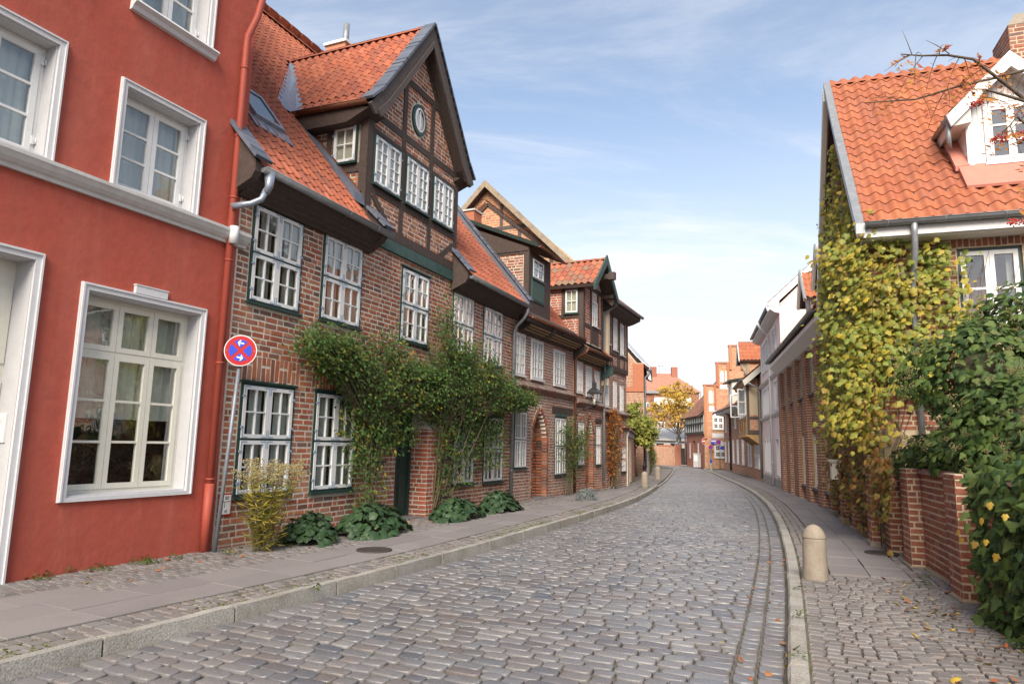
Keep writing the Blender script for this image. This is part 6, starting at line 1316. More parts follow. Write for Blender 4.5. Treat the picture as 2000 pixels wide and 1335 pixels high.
# wall, gate, sheds and the apartment block closing the street
bw = thing('boundary_wall', 'low red brick boundary wall with piers closing the end of the street', 'wall', (14.4, 74.2, 0), 0)
mb = MB(); mb.box(0, 3.8, 0, .3, -.5, 1.75); w = mb.build('wall', m_mortar2, bw); bricks(w, ID, (0, 3.8), -.3, 1.75, [], m_brickfar, n=0, course=.11, bl=.3); mb = MB(); mb.box(1.6, 3.0, -.03, .33, 1.75, 1.88); mb.build('coping', m_tile2, bw); mb = MB(); mb.box(3.35, 3.95, -.12, .4, -.5, 2.0); p = mb.build('pier', m_brickfar, bw); mb = MB(); mb.hexa([(3.3, -.17, 2.0), (4.0, -.17, 2.0), (4.0, .45, 2.0), (3.3, .45, 2.0), (3.55, .05, 2.25), (3.75, .05, 2.25), (3.75, .25, 2.25), (3.55, .25, 2.25)]); mb.build('pier_cap', m_zincl, p)
gt = thing('gate', 'dark brown double gate between the boundary wall and the timber framed house', 'gate', (18.35, 74.0, 0), 0)
for k in range(10): mb = MB(); mb.box(k*.1, k*.1+.09, 0, .04, -.2, 1.55); mb.build('board', m_timber, gt)
sh = thing('garden_shed', 'pale flat roofed sheds behind the boundary wall under the yellow tree', 'shed', (15.5, 84, 0), rad(-4))
mb = MB(); mb.box(0, 9, 0, 4, -.5, 2.6); mb.build('wall', m_mould, sh); mb = MB(); mb.hexa([(-.3, -.4, 2.5), (9.3, -.4, 2.3), (9.3, 4.3, 3.9), (-.3, 4.3, 4.1), (-.3, -.4, 2.62), (9.3, -.4, 2.42), (9.3, 4.3, 4.0), (-.3, 4.3, 4.2)]); mb.build('roof', m_mould, sh)
mb = MB()
for k in range(5): mb.box(.6+k*1.7, 1.5+k*1.7, -.03, 0, 1.2, 2.1)
mb.build('window_strip', m_room, sh)
ap = thing('apartment_block', 'brown brick apartment block with a hipped red roof and chimneys beyond the yellow tree', 'building', (20.0, 108, 0), rad(-4))
AW = [(.8+k*2.3, 2.0+k*2.3, z, z+1.4) for k in range(4) for z in (1.2, 4.2, 7.2)]
mb = MB(); cells(mb, -1, 9.6, -.5, 10.2, AW, 0, .3); mb.build('wall', m_brickg, ap)
for a, b, c, d in AW: window(ap, a, b, c, d, 2, 1, 1, 1, y=.05, single=False, room=True, curtain=False, fw=.12, cw=.1)
mb = MB(); mb.box(2.5, 8.2, -1.0, -.01, 8.3, 9.3).box(2.4, 8.3, -1.1, -.01, 8.1, 8.3); mb.build('balcony', m_cream, ap)
mb = MB(); mb.prism_z([(-1, .31), (9.55, .31), (9.55, 9), (-1, 9)], -.5, 10.1); mb.build('house_body', m_brickg, ap)
mb = MB(); mb.add([(-1.3, -.4, 10.2), (9.9, -.4, 10.2), (9.9, 9.4, 10.2), (-1.3, 9.4, 10.2), (-1.3, 4.5, 13.6), (6.2, 4.5, 13.6)], [(0, 1, 5, 4), (1, 2, 5), (2, 3, 4, 5), (3, 0, 4), (3, 2, 1, 0)]); mb.build('roof', mk('hazy_sunlit_far_roof', (.36, .18, .125), .85, (2, .15), None), ap); mb = MB(); mb.box(-1, 5.2, -.5, -.35, 9.95, 10.35); mb.build('gutter', m_zinc, ap)  # distant haze and sunlight are put into the paler roof colour
for x in (2.6, 6.0): mb = MB(); mb.box(x, x+.95, 3.5, 4.5, 12, 14.6); mb.build('chimney', m_brickfar, ap)
mb = MB(); mb.tube([(4.1, 4.5, 13), (4.1, 4.5, 15)], .04, 5); mb.tube([(3.8, 4.5, 14.8), (4.9, 4.5, 14.9)], .03, 5); mb.build('aerial', m_steel, ap)
# ---------------------------------------------------------------- signs
def disc(mb, c, r, y, n=28, x=0): mb.add([(c[0]+r*math.cos(2*math.pi*i/n), y, c[1]+r*math.sin(2*math.pi*i/n)) for i in range(n)], [tuple(range(n))])
def nostop(par, cx_, cz_, r, fy=0., arrows=True, fr=ID):
    mb = MB(); n = 32
    mb.add([(cx_+r*math.cos(2*math.pi*i/n), fy+d, cz_+r*math.sin(2*math.pi*i/n)) for d in (0, .008) for i in range(n)], [tuple(range(n)), tuple(range(2*n-1, n-1, -1))]+[(i+n, (i+1) % n+n, (i+1) % n, i) for i in range(n)]); pl = mb.build('sign_plate', m_swhite, par, fr)
    mb = MB(); disc(mb, (cx_, cz_), r*.95, fy-.003, 36); mb.build('red_field', m_sred, pl)
    q = MB(); rr = r*.69; hw = r*.105
    for k in range(4):                                     # four blue sectors between the red cross
        a0 = math.pi/4+k*math.pi/2; e = math.asin(hw/rr); pts = []
        mid = a0+math.pi/4; o_ = hw*math.sqrt(2); pts.append((cx_+o_*math.cos(mid), cz_+o_*math.sin(mid)))
        for j in range(9): a = a0+e+(math.pi/2-2*e)*j/8; pts.append((cx_+rr*math.cos(a), cz_+rr*math.sin(a)))
        q.add([(x, fy-.006, z) for x, z in pts], [tuple(range(len(pts)))])
    q.build('blue_field', m_sblue, pl)
    if arrows:
        for s, dz in ((-1, .48), (1, -.46)):
            a = MB(); L_ = r*.23; P = [(-L_, -.03*1), (.35*L_, -.03), (.05*L_, -.105), (.28*L_, -.14), (L_, 0), (.28*L_, .14), (.05*L_, .105), (.35*L_, .03), (-L_, .03)]
            P = [(p[0]*.86, p[1]*r/.22*.33) for p in P]; ta = rad(-10) if s > 0 else rad(-10)
            pts = []
            for x, z in P: x *= s; pts.append((cx_+x*math.cos(ta)-z*math.sin(ta), fy-.009, cz_+dz*r+x*math.sin(ta)+z*math.cos(ta)))
            a.add(pts if s > 0 else list(reversed(pts)), [tuple(range(9))]); a.build('white_arrow', m_swhite, pl)
def sign_rot(fr_dir): return fr_dir
ns = thing('no_stopping_sign', 'round red and blue no stopping sign with white arrows on a leaning grey pole', 'traffic sign', (-4.01, 9.66, .1), rad(12))
lean = Vector((.135, .02, 2.70)); mb = MB(); mb.tube([(0, 0, -.1), (lean.x*.5+.005, 0, 1.3), lean], .028, 14); mb.tube([lean, lean+Vector((.003, 0, .01))], .03, 12); mb.build('pole', m_steel, ns)
mb = MB(); mb.box(.10, .17, -.035, .03, 2.60, 2.64).box(.10, .17, -.035, .03, 2.90, 2.94).beam((.134, 0, 2.55), (.148, 0, 2.95), .05, .05, up=(0, 1, 0)); mb.build('clamp', m_steel, ns)
nostop(ns, .142, 2.78, .222, -.05)
for s in (-1, 1): mb = MB(); mb.lathe([(.008, 0), (.008, .004)], 8, (0, 0, 0)); mb.build('bolt', m_steel, ns, frame((.142+s*.185, -.053, 2.78+s*.0), (1, 0, 0), (0, 0, 1), (0, -1, 0)))
hp = thing('hydrant_plate', 'small white hydrant plate with a red rim and black figures beside the sign pole', 'sign', (-4.13, 9.9, 0), rad(66.71))
mb = MB(); mb.box(.02, .25, -.022, -.012, .55, .86); b_ = mb.build('red_rim', m_sred, hp); mb = MB(); mb.box(.035, .235, -.026, -.0225, .57, .84); b_ = mb.build('plate', m_swhite, hp)
def text(par, s, size, m, mat, name='lettering', ext=.0006):
    cu = bpy.data.curves.new(name, 'FONT'); cu.body = s; cu.size = size; cu.align_x = 'CENTER'; cu.align_y = 'CENTER'; cu.extrude = ext; cu.materials.append(mat)
    o = bpy.data.objects.new('tmp_text', cu); COL.objects.link(o); dg = bpy.context.evaluated_depsgraph_get(); me = bpy.data.meshes.new_from_object(o.evaluated_get(dg)); bpy.data.objects.remove(o)
    return new_ob(name, me, par, m)
TX = lambda x, y, z: frame((x, y, z), (1, 0, 0), (0, 0, 1), (0, -1, 0))
text(b_, '80', .075, TX(.16, -.0275, .795), m_black); text(b_, 'u', .05, TX(.06, -.0275, .66), m_black); text(b_, 't0', .055, TX(.15, -.0275, .61), m_black)
mb = MB(); mb.box(.045, .225, -.028, -.0262, .742, .750).box(.12, .128, -.028, -.0262, .66, .742); mb.build('black_lines', m_black, b_)
def pole_sign(name, label, x, y, h, rz, group=None, cat='traffic sign'):
    t = thing(name, label, cat, (x, y, gz(y)+.08), rz, group); mb = MB(); mb.tube([(0, 0, -.1), (.02, 0, h)], .035, 8); mb.build('pole', m_steel, t); return t
t = pole_sign('no_entry_sign', 'red no entry disc with a white bar on a grey pole by the utility box', 18.15, 64.0, 2.9, rad(-14)); mb = MB(); disc(mb, (0, 2.45), .31, -.05); mb.build('red_disc', m_sred, t); mb = MB(); disc(mb, (0, 2.45), .33, -.045); mb.build('rim', m_swhite, t); mb = MB(); mb.box(-.25, .25, -.062, -.052, 2.40, 2.50); mb.build('white_bar', m_swhite, t)
t = pole_sign('no_stopping_sign', 'far no stopping sign low on a pole with a small blue box below', 18.42, 63.3, 1.95, rad(-14)); nostop(t, 0, 1.9, .22, -.05, False); mb = MB(); mb.box(-.1, .1, -.06, .06, .45, .75); mb.build('blue_box', m_sblue, t)
t = pole_sign('no_stopping_sign', 'far no stopping sign higher on its pole before the white arched window', 18.0, 59.2, 2.6, rad(-14)); nostop(t, -.1, 2.35, .22, -.05, False); mb = MB(); mb.box(.0, .3, -.05, -.02, 1.75, 1.95); mb.build('blue_plate', m_sblue, t)
ow_ = thing('one_way_sign', 'blue and white one way arrow sign on the stepped gable wall', 'traffic sign', (18.05, 63.9, 0), rad(-12))
mb = MB(); mb.box(.55, 1.38, -.20, -.17, 2.02, 2.42); b_ = mb.build('plate', m_sblue, ow_); mb = MB(); mb.prism_y([(.58, 2.22), (1.12, 2.22), (1.12, 2.16), (1.36, 2.30), (1.12, 2.40), (1.12, 2.35), (.58, 2.35)], -.215, -.202); mb.build('white_arrow', m_swhite, b_); text(b_, 'Einbahn', .12, TX(.95, -.206, 2.10), m_swhite); mb = MB(); mb.box(.9, .95, -.17, -.0, 2.1, 2.15); mb.build('bracket', m_steel, ow_)
ub = thing('utility_box', 'grey utility cabinet with a poster beside the no entry sign pole', 'cabinet', (17.75, 65.5, -.17), rad(-60)); mb = MB(); mb.box(-.3, .3, -.18, .18, 0, 1.25).box(-.33, .33, -.2, .2, 1.25, 1.3); mb.build('cabinet', m_mould, ub); mb = MB(); mb.box(-.2, .22, -.188, -.181, .55, 1.1); mb.build('poster', m_swhite, ub)
gb = thing('utility_box', 'grey graffiti marked cabinet at the left corner beyond the lamp post', 'cabinet', (9.55, 47.2, -.17), rad(60)); mb = MB(); mb.box(-.45, .45, -.25, .25, 0, 1.45).box(-.48, .48, -.28, .28, 1.45, 1.5); b_ = mb.build('cabinet', m_mould, gb); mb = MB(); disc(mb, (0, .95), .2, -.253); mb.build('blue_sticker', m_sblue, b_)
wl2 = thing('wall_lantern', 'small distant black lantern at the corner of the timber framed house', 'lantern', (18.35, 73.0, 0), 0); lantern(wl2, (-.6, -.5, 2.15), 1.1); mb = MB(); mb.tube([(.4, .2, 2.6), (-.2, -.2, 2.7), (-.6, -.5, 2.1)], .03, 6); mb.build('bracket', m_black, wl2)
# ================================================================ plants
def bez(a, b, c, n=9):
    a, b, c = Vector(a), Vector(b), Vector(c); return [a*(1-t)**2+b*2*t*(1-t)+c*t*t for t in [i/(n-1) for i in range(n)]]
def scatter_leaves(par, name, P, N, keys, size, mat, n=0, up=(0, 0, 1), upj=.45, smooth=True, many=None):
    P = np.asarray(P, float); N = np.asarray(N, float); k = len(P)
    U = np.array(up, float)[None, :]+NPR.normal(0, upj, (k, 3)); S = NPR.uniform(size[0], size[1], k)
    lay(name, par, keys, orient(P, N, U, S), mat, n=n, smooth=smooth, many=many)
def shrub(t, stems, leafP, leafN, keys, size, mat, stem_mat, n=0, upj=.6, many='foliage', lname='leaf'):
    mb = MB()
    for pts, r0, r1 in stems: k = len(pts); mb.tube(pts, [r0+(r1-r0)*i/(k-1) for i in range(k)], 5 if r0 < .02 else 7, cap=False)
    mb.build('stem', stem_mat, t); scatter_leaves(t, lname, leafP, leafN, keys, size, mat, n=n, upj=upj, many=many)
def rose(name, label, fr, base, top_curve, bot_curve, nb, per, sub=(), out=(.12, .75), seed=1, hub=None, wood=7, dens=1.0, mat=None, size=(.05, .095), lname='leaf', n=0):
    "climbing shrub trained on a wall; local x along wall, -y to the street"
    r = random.Random(seed); t = thing(name, label, 'climbing rose' if 'rose' in name else 'climbing plant', (0, 0, 0)); t.matrix_basis = fr
    stems = []; P = []; N = []
    tx = [p[0] for p in top_curve]; tz = [p[1] for p in top_curve]; bx = [p[0] for p in bot_curve]; bz = [p[1] for p in bot_curve]
    hubs = hub or [(base[0]+r.uniform(-.3, .3), -r.uniform(.2, .45), r.uniform(1.6, 2.3)) for _ in range(wood)]
    for h in hubs:
        b = (base[0]+r.uniform(-.18, .18), -r.uniform(.12, .38), .0); m_ = ((b[0]+h[0])/2+r.uniform(-.12, .12), (b[1]+h[1])/2-.05, h[2]*.5)
        stems.append((bez(b, m_, h, 8), r.uniform(.014, .030), .012))
    for _ in range(nb):
        x = r.uniform(min(tx), max(tx)); zt = np.interp(x, tx, tz); zb = np.interp(x, bx, bz)
        f = r.random()**.8; z = zb+(zt-zb)*f; d = -(out[0]+(out[1]-out[0])*r.random()*(1-.55*abs(f-.4)))
        h = r.choice(hubs); e = Vector((x, d, z)); hv = Vector(h)
        mid = (hv+e)/2+Vector((r.uniform(-.15, .15), r.uniform(-.15, .05), r.uniform(.05, .35)))
        pts = bez(hv, mid, e, 8); stems.append((pts, .008, .003))
        cl = r.uniform(.6, 1.3)
        for _ in range(int(per*cl)):
            q = 1-abs(r.gauss(0, .22)); q = max(.25, min(q, 1)); k = min(int(q*7), 6); a = pts[k].lerp(pts[k+1], q*7-k)
            o_ = Vector((r.gauss(0, .10), r.gauss(0, .08), r.gauss(0, .085))); p = a+o_
            if p.y > -.03: p.y = -.03-r.random()*.1
            P.append(p); N.append((r.gauss(0, .55), -.7+r.gauss(0, .4), .75+r.gauss(0, .45)))
    for (xa, xb, za, zb, num) in sub:
        for _ in range(num):
            x = r.uniform(xa, xb); z = r.uniform(za, zb); P.append((x+r.gauss(0, .05), -r.uniform(.08, .5), z)); N.append((r.gauss(0, .6), -.7+r.gauss(0, .4), .6+r.gauss(0, .5)))
    shrub(t, stems, P, N, ['oval0', 'oval1', 'oval0'], size, mat or l_rose, m_stem, n=n, lname=lname); return t
FB = Matrix.Translation((-4.13, 9.9, .1)) @ Matrix.Rotation(rad(66.71), 4, 'Z'); F3 = Matrix.Translation((.05, 19.61, .02)) @ Matrix.Rotation(A3, 4, 'Z')
ra = rose('climbing_rose', 'green climbing rose left of the dark door arching over the ground floor windows', FB, (3.35, 0),
     [(.95, 3.35), (1.5, 3.5), (2.4, 3.4), (3.5, 3.95), (4.3, 3.4), (5.3, 3.3), (5.8, 3.2)], [(.95, 3.1), (1.6, 2.65), (2.5, 2.35), (3.5, 2.0), (4.5, 2.05), (5.8, 2.4)], 300, 34, sub=[(2.75, 3.6, .9, 2.2, 900), (3.3, 4.3, 1.3, 2.2, 700), (2.9, 3.7, .3, .9, 200), (3.6, 4.8, 1.5, 2.4, 600), (2.4, 3.3, 1.6, 2.4, 300)], seed=4)
rb = rose('climbing_rose', 'green climbing rose right of the dark door reaching up to the eaves', FB, (5.95, 0),
     [(5.0, 3.3), (5.5, 4.5), (5.9, 5.25), (6.25, 4.2), (6.8, 3.85), (7.6, 4.25), (8.4, 3.75), (9.2, 3.45), (10.2, 3.1), (11.4, 2.95)], [(5.0, 2.4), (5.8, 2.2), (6.4, 2.0), (7.5, 2.1), (8.6, 2.2), (9.6, 2.45), (11.4, 2.7)], 380, 34, sub=[(5.6, 6.6, 1.2, 2.4, 800), (6.8, 7.9, 1.2, 2.2, 600), (8.0, 9.3, .9, 2.2, 800), (6.3, 7.4, .5, 1.4, 300), (5.75, 6.3, .4, 1.2, 160), (6.6, 9.2, 1.6, 2.6, 900), (4.9, 5.7, 1.9, 2.6, 260)], seed=9,
     hub=[(5.9, -.35, 2.0), (6.2, -.4, 2.2), (6.6, -.45, 2.1), (7.2, -.5, 2.3), (5.7, -.4, 2.6), (7.8, -.5, 2.2), (6.0, -.35, 1.9)])
for t, b in ((ra, 3.35), (rb, 5.95)):
    for z in (.35, 1.15): mb = MB(); mb.box(b-.24, b+.24, -.44, -.42, z, z+.035); mb.build('tie_bar', m_black, t)
rose('climbing_rose', 'dark green rose bush between the arched doorway and the copper downpipe', F3, (3.9, 0), [(3.0, 2.3), (3.6, 2.75), (4.4, 2.6), (5.2, 2.2), (5.6, 2.4)], [(3.0, 1.0), (3.6, .3), (4.6, .4), (5.6, 1.3)], 90, 22, seed=12, out=(.15, .6), size=(.05, .085), hub=[(3.8, -.3, .9), (4.0, -.3, 1.2), (4.2, -.3, .8)])
cr = rose('orange_creeper', 'orange autumn creeper climbing the wall of the jettied house', F3, (9.1, 0), [(8.6, 3.0), (9.2, 3.2), (9.9, 3.2), (10.1, 2.7)], [(8.6, .2), (9.3, .05), (10.1, .3)], 110, 20, seed=14, out=(.05, .35), mat=l_orange, size=(.06, .12))
def mallow(label, x, y, rx, ry, h, n, seed, rot=1.16):
    r = random.Random(seed); t = thing('mallow', label, 'plant', (x, y, gz(y)+.09), rot, 'leafy mallows along the brick wall'); P = []; N = []; st = []
    for _ in range(int(n*2.4)):
        a = r.uniform(0, 6.28); d = r.random()**.55*(1+.18*math.sin(3*a+seed)); f = max(0, 1-d*d*.9); z = h*f*r.uniform(.55, 1.05)+.05; p = Vector((1.12*rx*d*math.cos(a), 1.05*ry*d*math.sin(a), z*.88))
        P.append(p); N.append((.9*d*math.cos(a)+r.gauss(0, .3), .9*d*math.sin(a)+r.gauss(0, .3), .75+r.gauss(0, .25)))
        if r.random() < .5: st.append((bez((p.x*.2, p.y*.2, 0), (p.x*.5, p.y*.5, z*.8), p+Vector((0, 0, -.01)), 5), .006, .003))
    shrub(t, st, P, N, ['round0', 'vine1'], (.06, .135), l_mallow, m_stem, n=90, upj=.9); return t
mallow('dark green mallow clump beside the yellow goldenrod', -3.02, 10.72, .42, .42, .48, 150, 1)
mallow('largest mallow clump at the foot of the left climbing rose', -2.28, 11.85, .75, .48, .55, 250, 2)
mallow('mallow clump in front of the brick door pier', -1.08, 14.5, .80, .40, .45, 220, 3)
mallow('mallow clump by the zinc downpipe at the end of the house', -.22, 16.6, .78, .40, .50, 210, 4)
# goldenrod
r = random.Random(5); t = thing('goldenrod', 'tall yellowing goldenrod with brown seed heads under the first window', 'plant', (-3.42, 9.86, .1), .3); st = []; P = []; N = []; HP = []
for _ in range(34):
    a = r.uniform(0, 6.28); d = r.uniform(0, .16); h = r.uniform(.6, 1.12); b = Vector((d*math.cos(a), d*math.sin(a), 0)); e = Vector((b.x*2.8+r.gauss(0, .11), b.y*2.8+r.gauss(0, .11), h)); pts = bez(b, (b+e)/2+Vector((0, 0, .1)), e, 8); st.append((pts, .005, .003))
    for q in range(int(h*32)):
        f = r.uniform(.05, .95); k = min(int(f*7), 6); p = pts[k].lerp(pts[k+1], f*7-k); aa = r.uniform(0, 6.28); P.append(p+Vector((.015*math.cos(aa), .015*math.sin(aa), 0))); N.append((-.4*math.cos(aa), -.4*math.sin(aa), .8+r.gauss(0, .2)))
    if h > .85:
        for q in range(60): f = r.uniform(0, .28); HP.append(e+Vector((r.gauss(0, .05)+f*.3*math.cos(a), r.gauss(0, .05)+f*.3*math.sin(a), f*.55)))
mb = MB()
for pts, r0, r1 in st: mb.tube(pts, [r0, r0, r0, r0, r1, r1, r1, r1], 4, cap=False)
mb.build('stem', m_stem, t); PN = np.array(N); k = len(P); lay('leaf', t, ['lance0'], orient(np.array(P), PN, -np.stack([-PN[:, 0], -PN[:, 1], -.3+0*PN[:, 0]], 1)*np.array([1, 1, 1])+NPR.normal(0, .2, (k, 3)), NPR.uniform(.10, .18, k)), l_gold, n=120, many='foliage')
HP = np.array(HP); joined('seed_heads', t, ['berry'], np.zeros(len(HP), int), trs(*HP.T, .02, .02, .03), l_umbel, False)
# lavender like silver shrub
r = random.Random(6); t = thing('silver_shrub', 'small silver grey cushion shrub at the foot of the copper downpipe', 'shrub', (2.35, 21.05, gz(21)+.08)); st = []; P = []; N = []
for _ in range(900): a = r.uniform(0, 6.28); b = math.acos(r.uniform(.0, 1)); R = .36*r.uniform(.6, 1.05); P.append((R*math.sin(b)*math.cos(a), R*math.sin(b)*math.sin(a), R*math.cos(b)*1.1)); N.append((math.cos(a)+r.gauss(0, .5), math.sin(a)+r.gauss(0, .5), .4+r.gauss(0, .3)))
st = [(bez((0, 0, 0), (.1*math.cos(a), .1*math.sin(a), .2), (.2*math.cos(a), .2*math.sin(a), .3), 5), .01, .004) for a in range(7)]; shrub(t, st, P, N, ['lance0'], (.06, .12), l_silver, m_stem, upj=1)
# weeds
P = []; N = []
for (x, y, rr, n) in ((-4.75, 8.25, .16, 60), (-4.45, 8.75, .2, 90), (-4.25, 9.05, .1, 30), (-5.05, 7.7, .14, 50), (-4.95, 8.05, .08, 20), (-3.75, 9.55, .14, 50), (-3.3, 10.3, .25, 70), (-2.0, 7.45, .05, 20), (5.2, 8.75, .07, 16), (4.9, 8.3, .08, 22), (3.9, 8.95, .04, 9), (2.2, 5.45, .05, 14), (2.75, 6.7, .05, 16), (3.3, 8.0, .05, 14), (4.4, 6.4, .12, 36), (4.2, 5.9, .14, 50), (2.0, 20.3, .3, 50), (5.65, 29.3, .3, 60)):
    for _ in range(n): a = RND.uniform(0, 6.28); d = rr*RND.random()**.6; P.append((x+d*math.cos(a), y+d*math.sin(a), gz(y)+.11+RND.uniform(0, .05))); N.append((math.cos(a)*.5, math.sin(a)*.5, .8))
P = np.array(P); joined('weeds', None, ['lance0', 'oval1'], NPR.integers(0, 2, len(P)), orient(P, np.array(N), NPR.normal(0, 1, (len(P), 3)), NPR.uniform(.03, .075, len(P))), leafmat('weed_leaves', [(.05, .09, .02), (.07, .12, .02), (.10, .13, .03)], .3), True)
# ---- yellow vine over the gable
FV = Matrix.Translation((6.147, 11.472, 0)) @ Matrix.Rotation(rad(-19.5), 4, 'Z')   # local x right, y away; gable plane x=0, front plane y=0
vn = thing('wall_vine', 'yellow and lime green vine covering the gable wall beside the pavement', 'climbing plant'); vn.matrix_basis = FV
r = random.Random(21); P = []; N = []; P2 = []; N2 = []; st = []
def vine_top(v): return np.interp(v, [-.4, .2, 1.2, 2.6, 3.4, 5, 6.9], [5.2, 5.5, 6.9, 8.2, 8.2, 7.3, 6.0])
cl = [(r.uniform(-.2, 6.9), r.random()) for _ in range(400)]
for v, f in cl:
    zt = vine_top(v); z = 2.0+(zt-2.0)*f; th_ = .06+.30*r.random()**2*(1.2-f)
    if math.sin(v*2.3+z*1.7)+math.sin(z*2.9-v*1.3) < -1.05: continue
    for _ in range(r.randint(12, 26)):
        a, b = v+r.gauss(0, .22), z+r.gauss(0, .22)
        if b > zt+.15 or a > 7 or a < -.35 or (a < .3 and b > 5.2): continue
        P.append((-abs(r.gauss(th_, .08))-.02, a, b)); N.append((-1+r.gauss(0, .7), -.55+r.gauss(0, .7), .3+r.gauss(0, .65)))
for _ in range(150):                                        # onto the front wall
    x = r.uniform(-.1, 1.35); z = r.uniform(2.6, 5.25)
    if z > 5.35-.28*x or (x > .9 and z < 3.6): continue
    for _ in range(r.randint(7, 15)): P.append((x+r.gauss(0, .16), -abs(r.gauss(.14, .10))-.02, z+r.gauss(0, .16))); N.append((-.3+r.gauss(0, .35), -1+r.gauss(0, .3), .45+r.gauss(0, .3)))
for _ in range(90):                                         # bulge on the corner
    z = r.uniform(1.9, 5.3); a = r.uniform(-.5, .5); rr_ = .35+.35*r.random()
    for _ in range(16): P.append((-rr_*.6+a*.7+r.gauss(0, .15), -rr_*.5+r.gauss(0, .16), z+r.gauss(0, .17))); N.append((-.6+r.gauss(0, .35), -.8+r.gauss(0, .3), .5+r.gauss(0, .3)))
for _ in range(130):                                        # lower autumn coloured part
    v = r.uniform(-.9, 6.3); z = r.uniform(.25, 2.6)
    if z < .5+.3*math.sin(v*3): continue
    for _ in range(r.randint(10, 20)): P2.append((-abs(r.gauss(.12, .08))-.02-(.17 if .2 < v % 2.1 < .6 else 0), v+r.gauss(0, .18), z+r.gauss(0, .2))); N2.append((-1+r.gauss(0, .35), -.5+r.gauss(0, .35), .35+r.gauss(0, .35)))
for i in range(5):                                          # hanging sprays over the garden wall
    x0 = .05+.06*i
    for _ in range(60): s_ = -.4-.28*i+r.gauss(0, .1); P2.append((-.10-abs(r.gauss(0, .06)), s_, 1.55-abs(r.gauss(0, .30)))); N2.append((-1+r.gauss(0, .3), -.6+r.gauss(0, .3), .3+r.gauss(0, .3)))
for _ in range(46):
    v = r.uniform(-.6, 6.6); z1 = r.uniform(2.5, float(vine_top(v))); v2 = v+r.gauss(0, .8); st.append((bez((-.03, v, .1), (-.08, (v+v2)/2+r.gauss(0, .3), z1*.5), (-.05, min(v2, 6.8), min(z1, float(vine_top(min(max(v2, 0), 6.8))))), 10), r.uniform(.006, .022), .004))
for _ in range(14): x = r.uniform(.2, 1.5); st.append((bez((x-.2, -.05, 1.5), (x+r.gauss(0, .45), -.03, 3), (x+r.gauss(.3, .4), -.03, r.uniform(4, 5.1)), 10), .006, .003))
mb = MB()
for pts, r0, r1 in st: mb.tube(pts, np.linspace(r0, r1, len(pts)), 5, cap=False)
mb.build('stem', m_bark, vn)
scatter_leaves(vn, 'vine_leaf', P, N, ['vine0', 'vine1'], (.05, .125), l_vine, n=300, many='yellow_foliage', upj=.7); scatter_leaves(vn, 'autumn_leaf', P2, N2, ['vine1', 'vine0'], (.045, .11), l_vine2, n=200, many='autumn_foliage', upj=.7)
# ---- ivy mass on the garden wall
iv = thing('ivy', 'dense dark green flowering ivy spilling over the garden wall on the right', 'ivy'); iv.matrix_basis = FV
EL = [(.85, -2.75, 2.60, .95, .95, .72), (1.55, -2.5, 3.05, .95, 1.0, .78), (.95, -3.6, 1.95, .75, .9, .55), (.80, -4.85, 1.38, .50, .80, .55), (.62, -5.7, .75, .46, .80, .75), (.52, -5.4, .30, .28, .65, .36), (1.7, -4.6, 1.9, .9, 1.0, .75), (.72, -6.6, .9, .62, .8, 1.0), (.40, -1.75, 1.66, .32, .55, .28), (.48, -2.7, 1.66, .38, .8, .34), (.62, -3.7, 1.62, .40, .6, .30), (.25, -.9, 1.5, .2, .5, .22)]
r = random.Random(31); P = []; N = []; UM = []
for (a, b, c, ra_, rb_, rc_) in EL:
    n = int(640*(ra_*rb_+rb_*rc_+ra_*rc_)/3*4.2*1.15)
    for _ in range(n):
        d = Vector((r.gauss(0, 1), r.gauss(0, 1), r.gauss(0, 1))).normalized(); wob = 1+.10*math.sin(d.x*7+a*3)+.10*math.sin(d.y*6+b)+.08*math.sin(d.z*9+c)
        s_ = wob*(r.uniform(.80, 1.03) if r.random() < .8 else r.uniform(.6, .85)); p = Vector((a+d.x*ra_*s_, b+d.y*rb_*s_, c+d.z*rc_*s_))
        if p.z < .06 or any(((p.x-e[0])/e[3])**2+((p.y-e[1])/e[4])**2+((p.z-e[2])/e[5])**2 < .42 for e in EL): continue
        P.append(p); N.append((d.x+r.gauss(0, .3), d.y+r.gauss(0, .3)-.15, d.z*.7+.35+r.gauss(0, .3)))
        if d.z > -.25 and d.y < .5 and r.random() < .085 and c > 1.0 and s_ > .8: UM.append(p+Vector((d.x, d.y, d.z)).normalized()*.10)
for k in range(260):                                        # trailing shoots on the wall face and the ground
    u_ = r.uniform(-6.6, -4.9); x = .10-.02*u_*0; z = r.uniform(.05, 1.5); q = r.random()
    for _ in range(5): P.append((-.02+.06*(-u_-4.15)-abs(r.gauss(0, .06))+.06, u_+r.gauss(0, .08), max(.10, z+r.gauss(0, .1)))); N.append((-1+r.gauss(0, .3), -.5+r.gauss(0, .3), .4+r.gauss(0, .3)))
for (a, b, c, ra_, rb_, rc_) in EL[:9]:  # solid dark cores added to block see-through and give the shaded inside
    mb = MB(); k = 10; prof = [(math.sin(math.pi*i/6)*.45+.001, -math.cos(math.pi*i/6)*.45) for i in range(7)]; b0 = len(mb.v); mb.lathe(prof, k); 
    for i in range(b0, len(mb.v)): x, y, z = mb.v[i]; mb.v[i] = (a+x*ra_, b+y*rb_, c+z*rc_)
    mb.build('dark_filler_core', m_bark, iv)
scatter_leaves(iv, 'ivy_leaf', P, N, ['ivy0', 'ivy1', 'ivy0'], (.055, .125), l_ivy, n=300, many='foliage', upj=.7)
U = []
for p in UM:
    for _ in range(3):
        c = p+Vector((r.gauss(0, .06), r.gauss(0, .06), r.gauss(0, .05)))
        for _ in range(14): d = Vector((r.gauss(0, 1), r.gauss(0, 1), r.gauss(0, 1))).normalized()*.026; U.append(c+d)
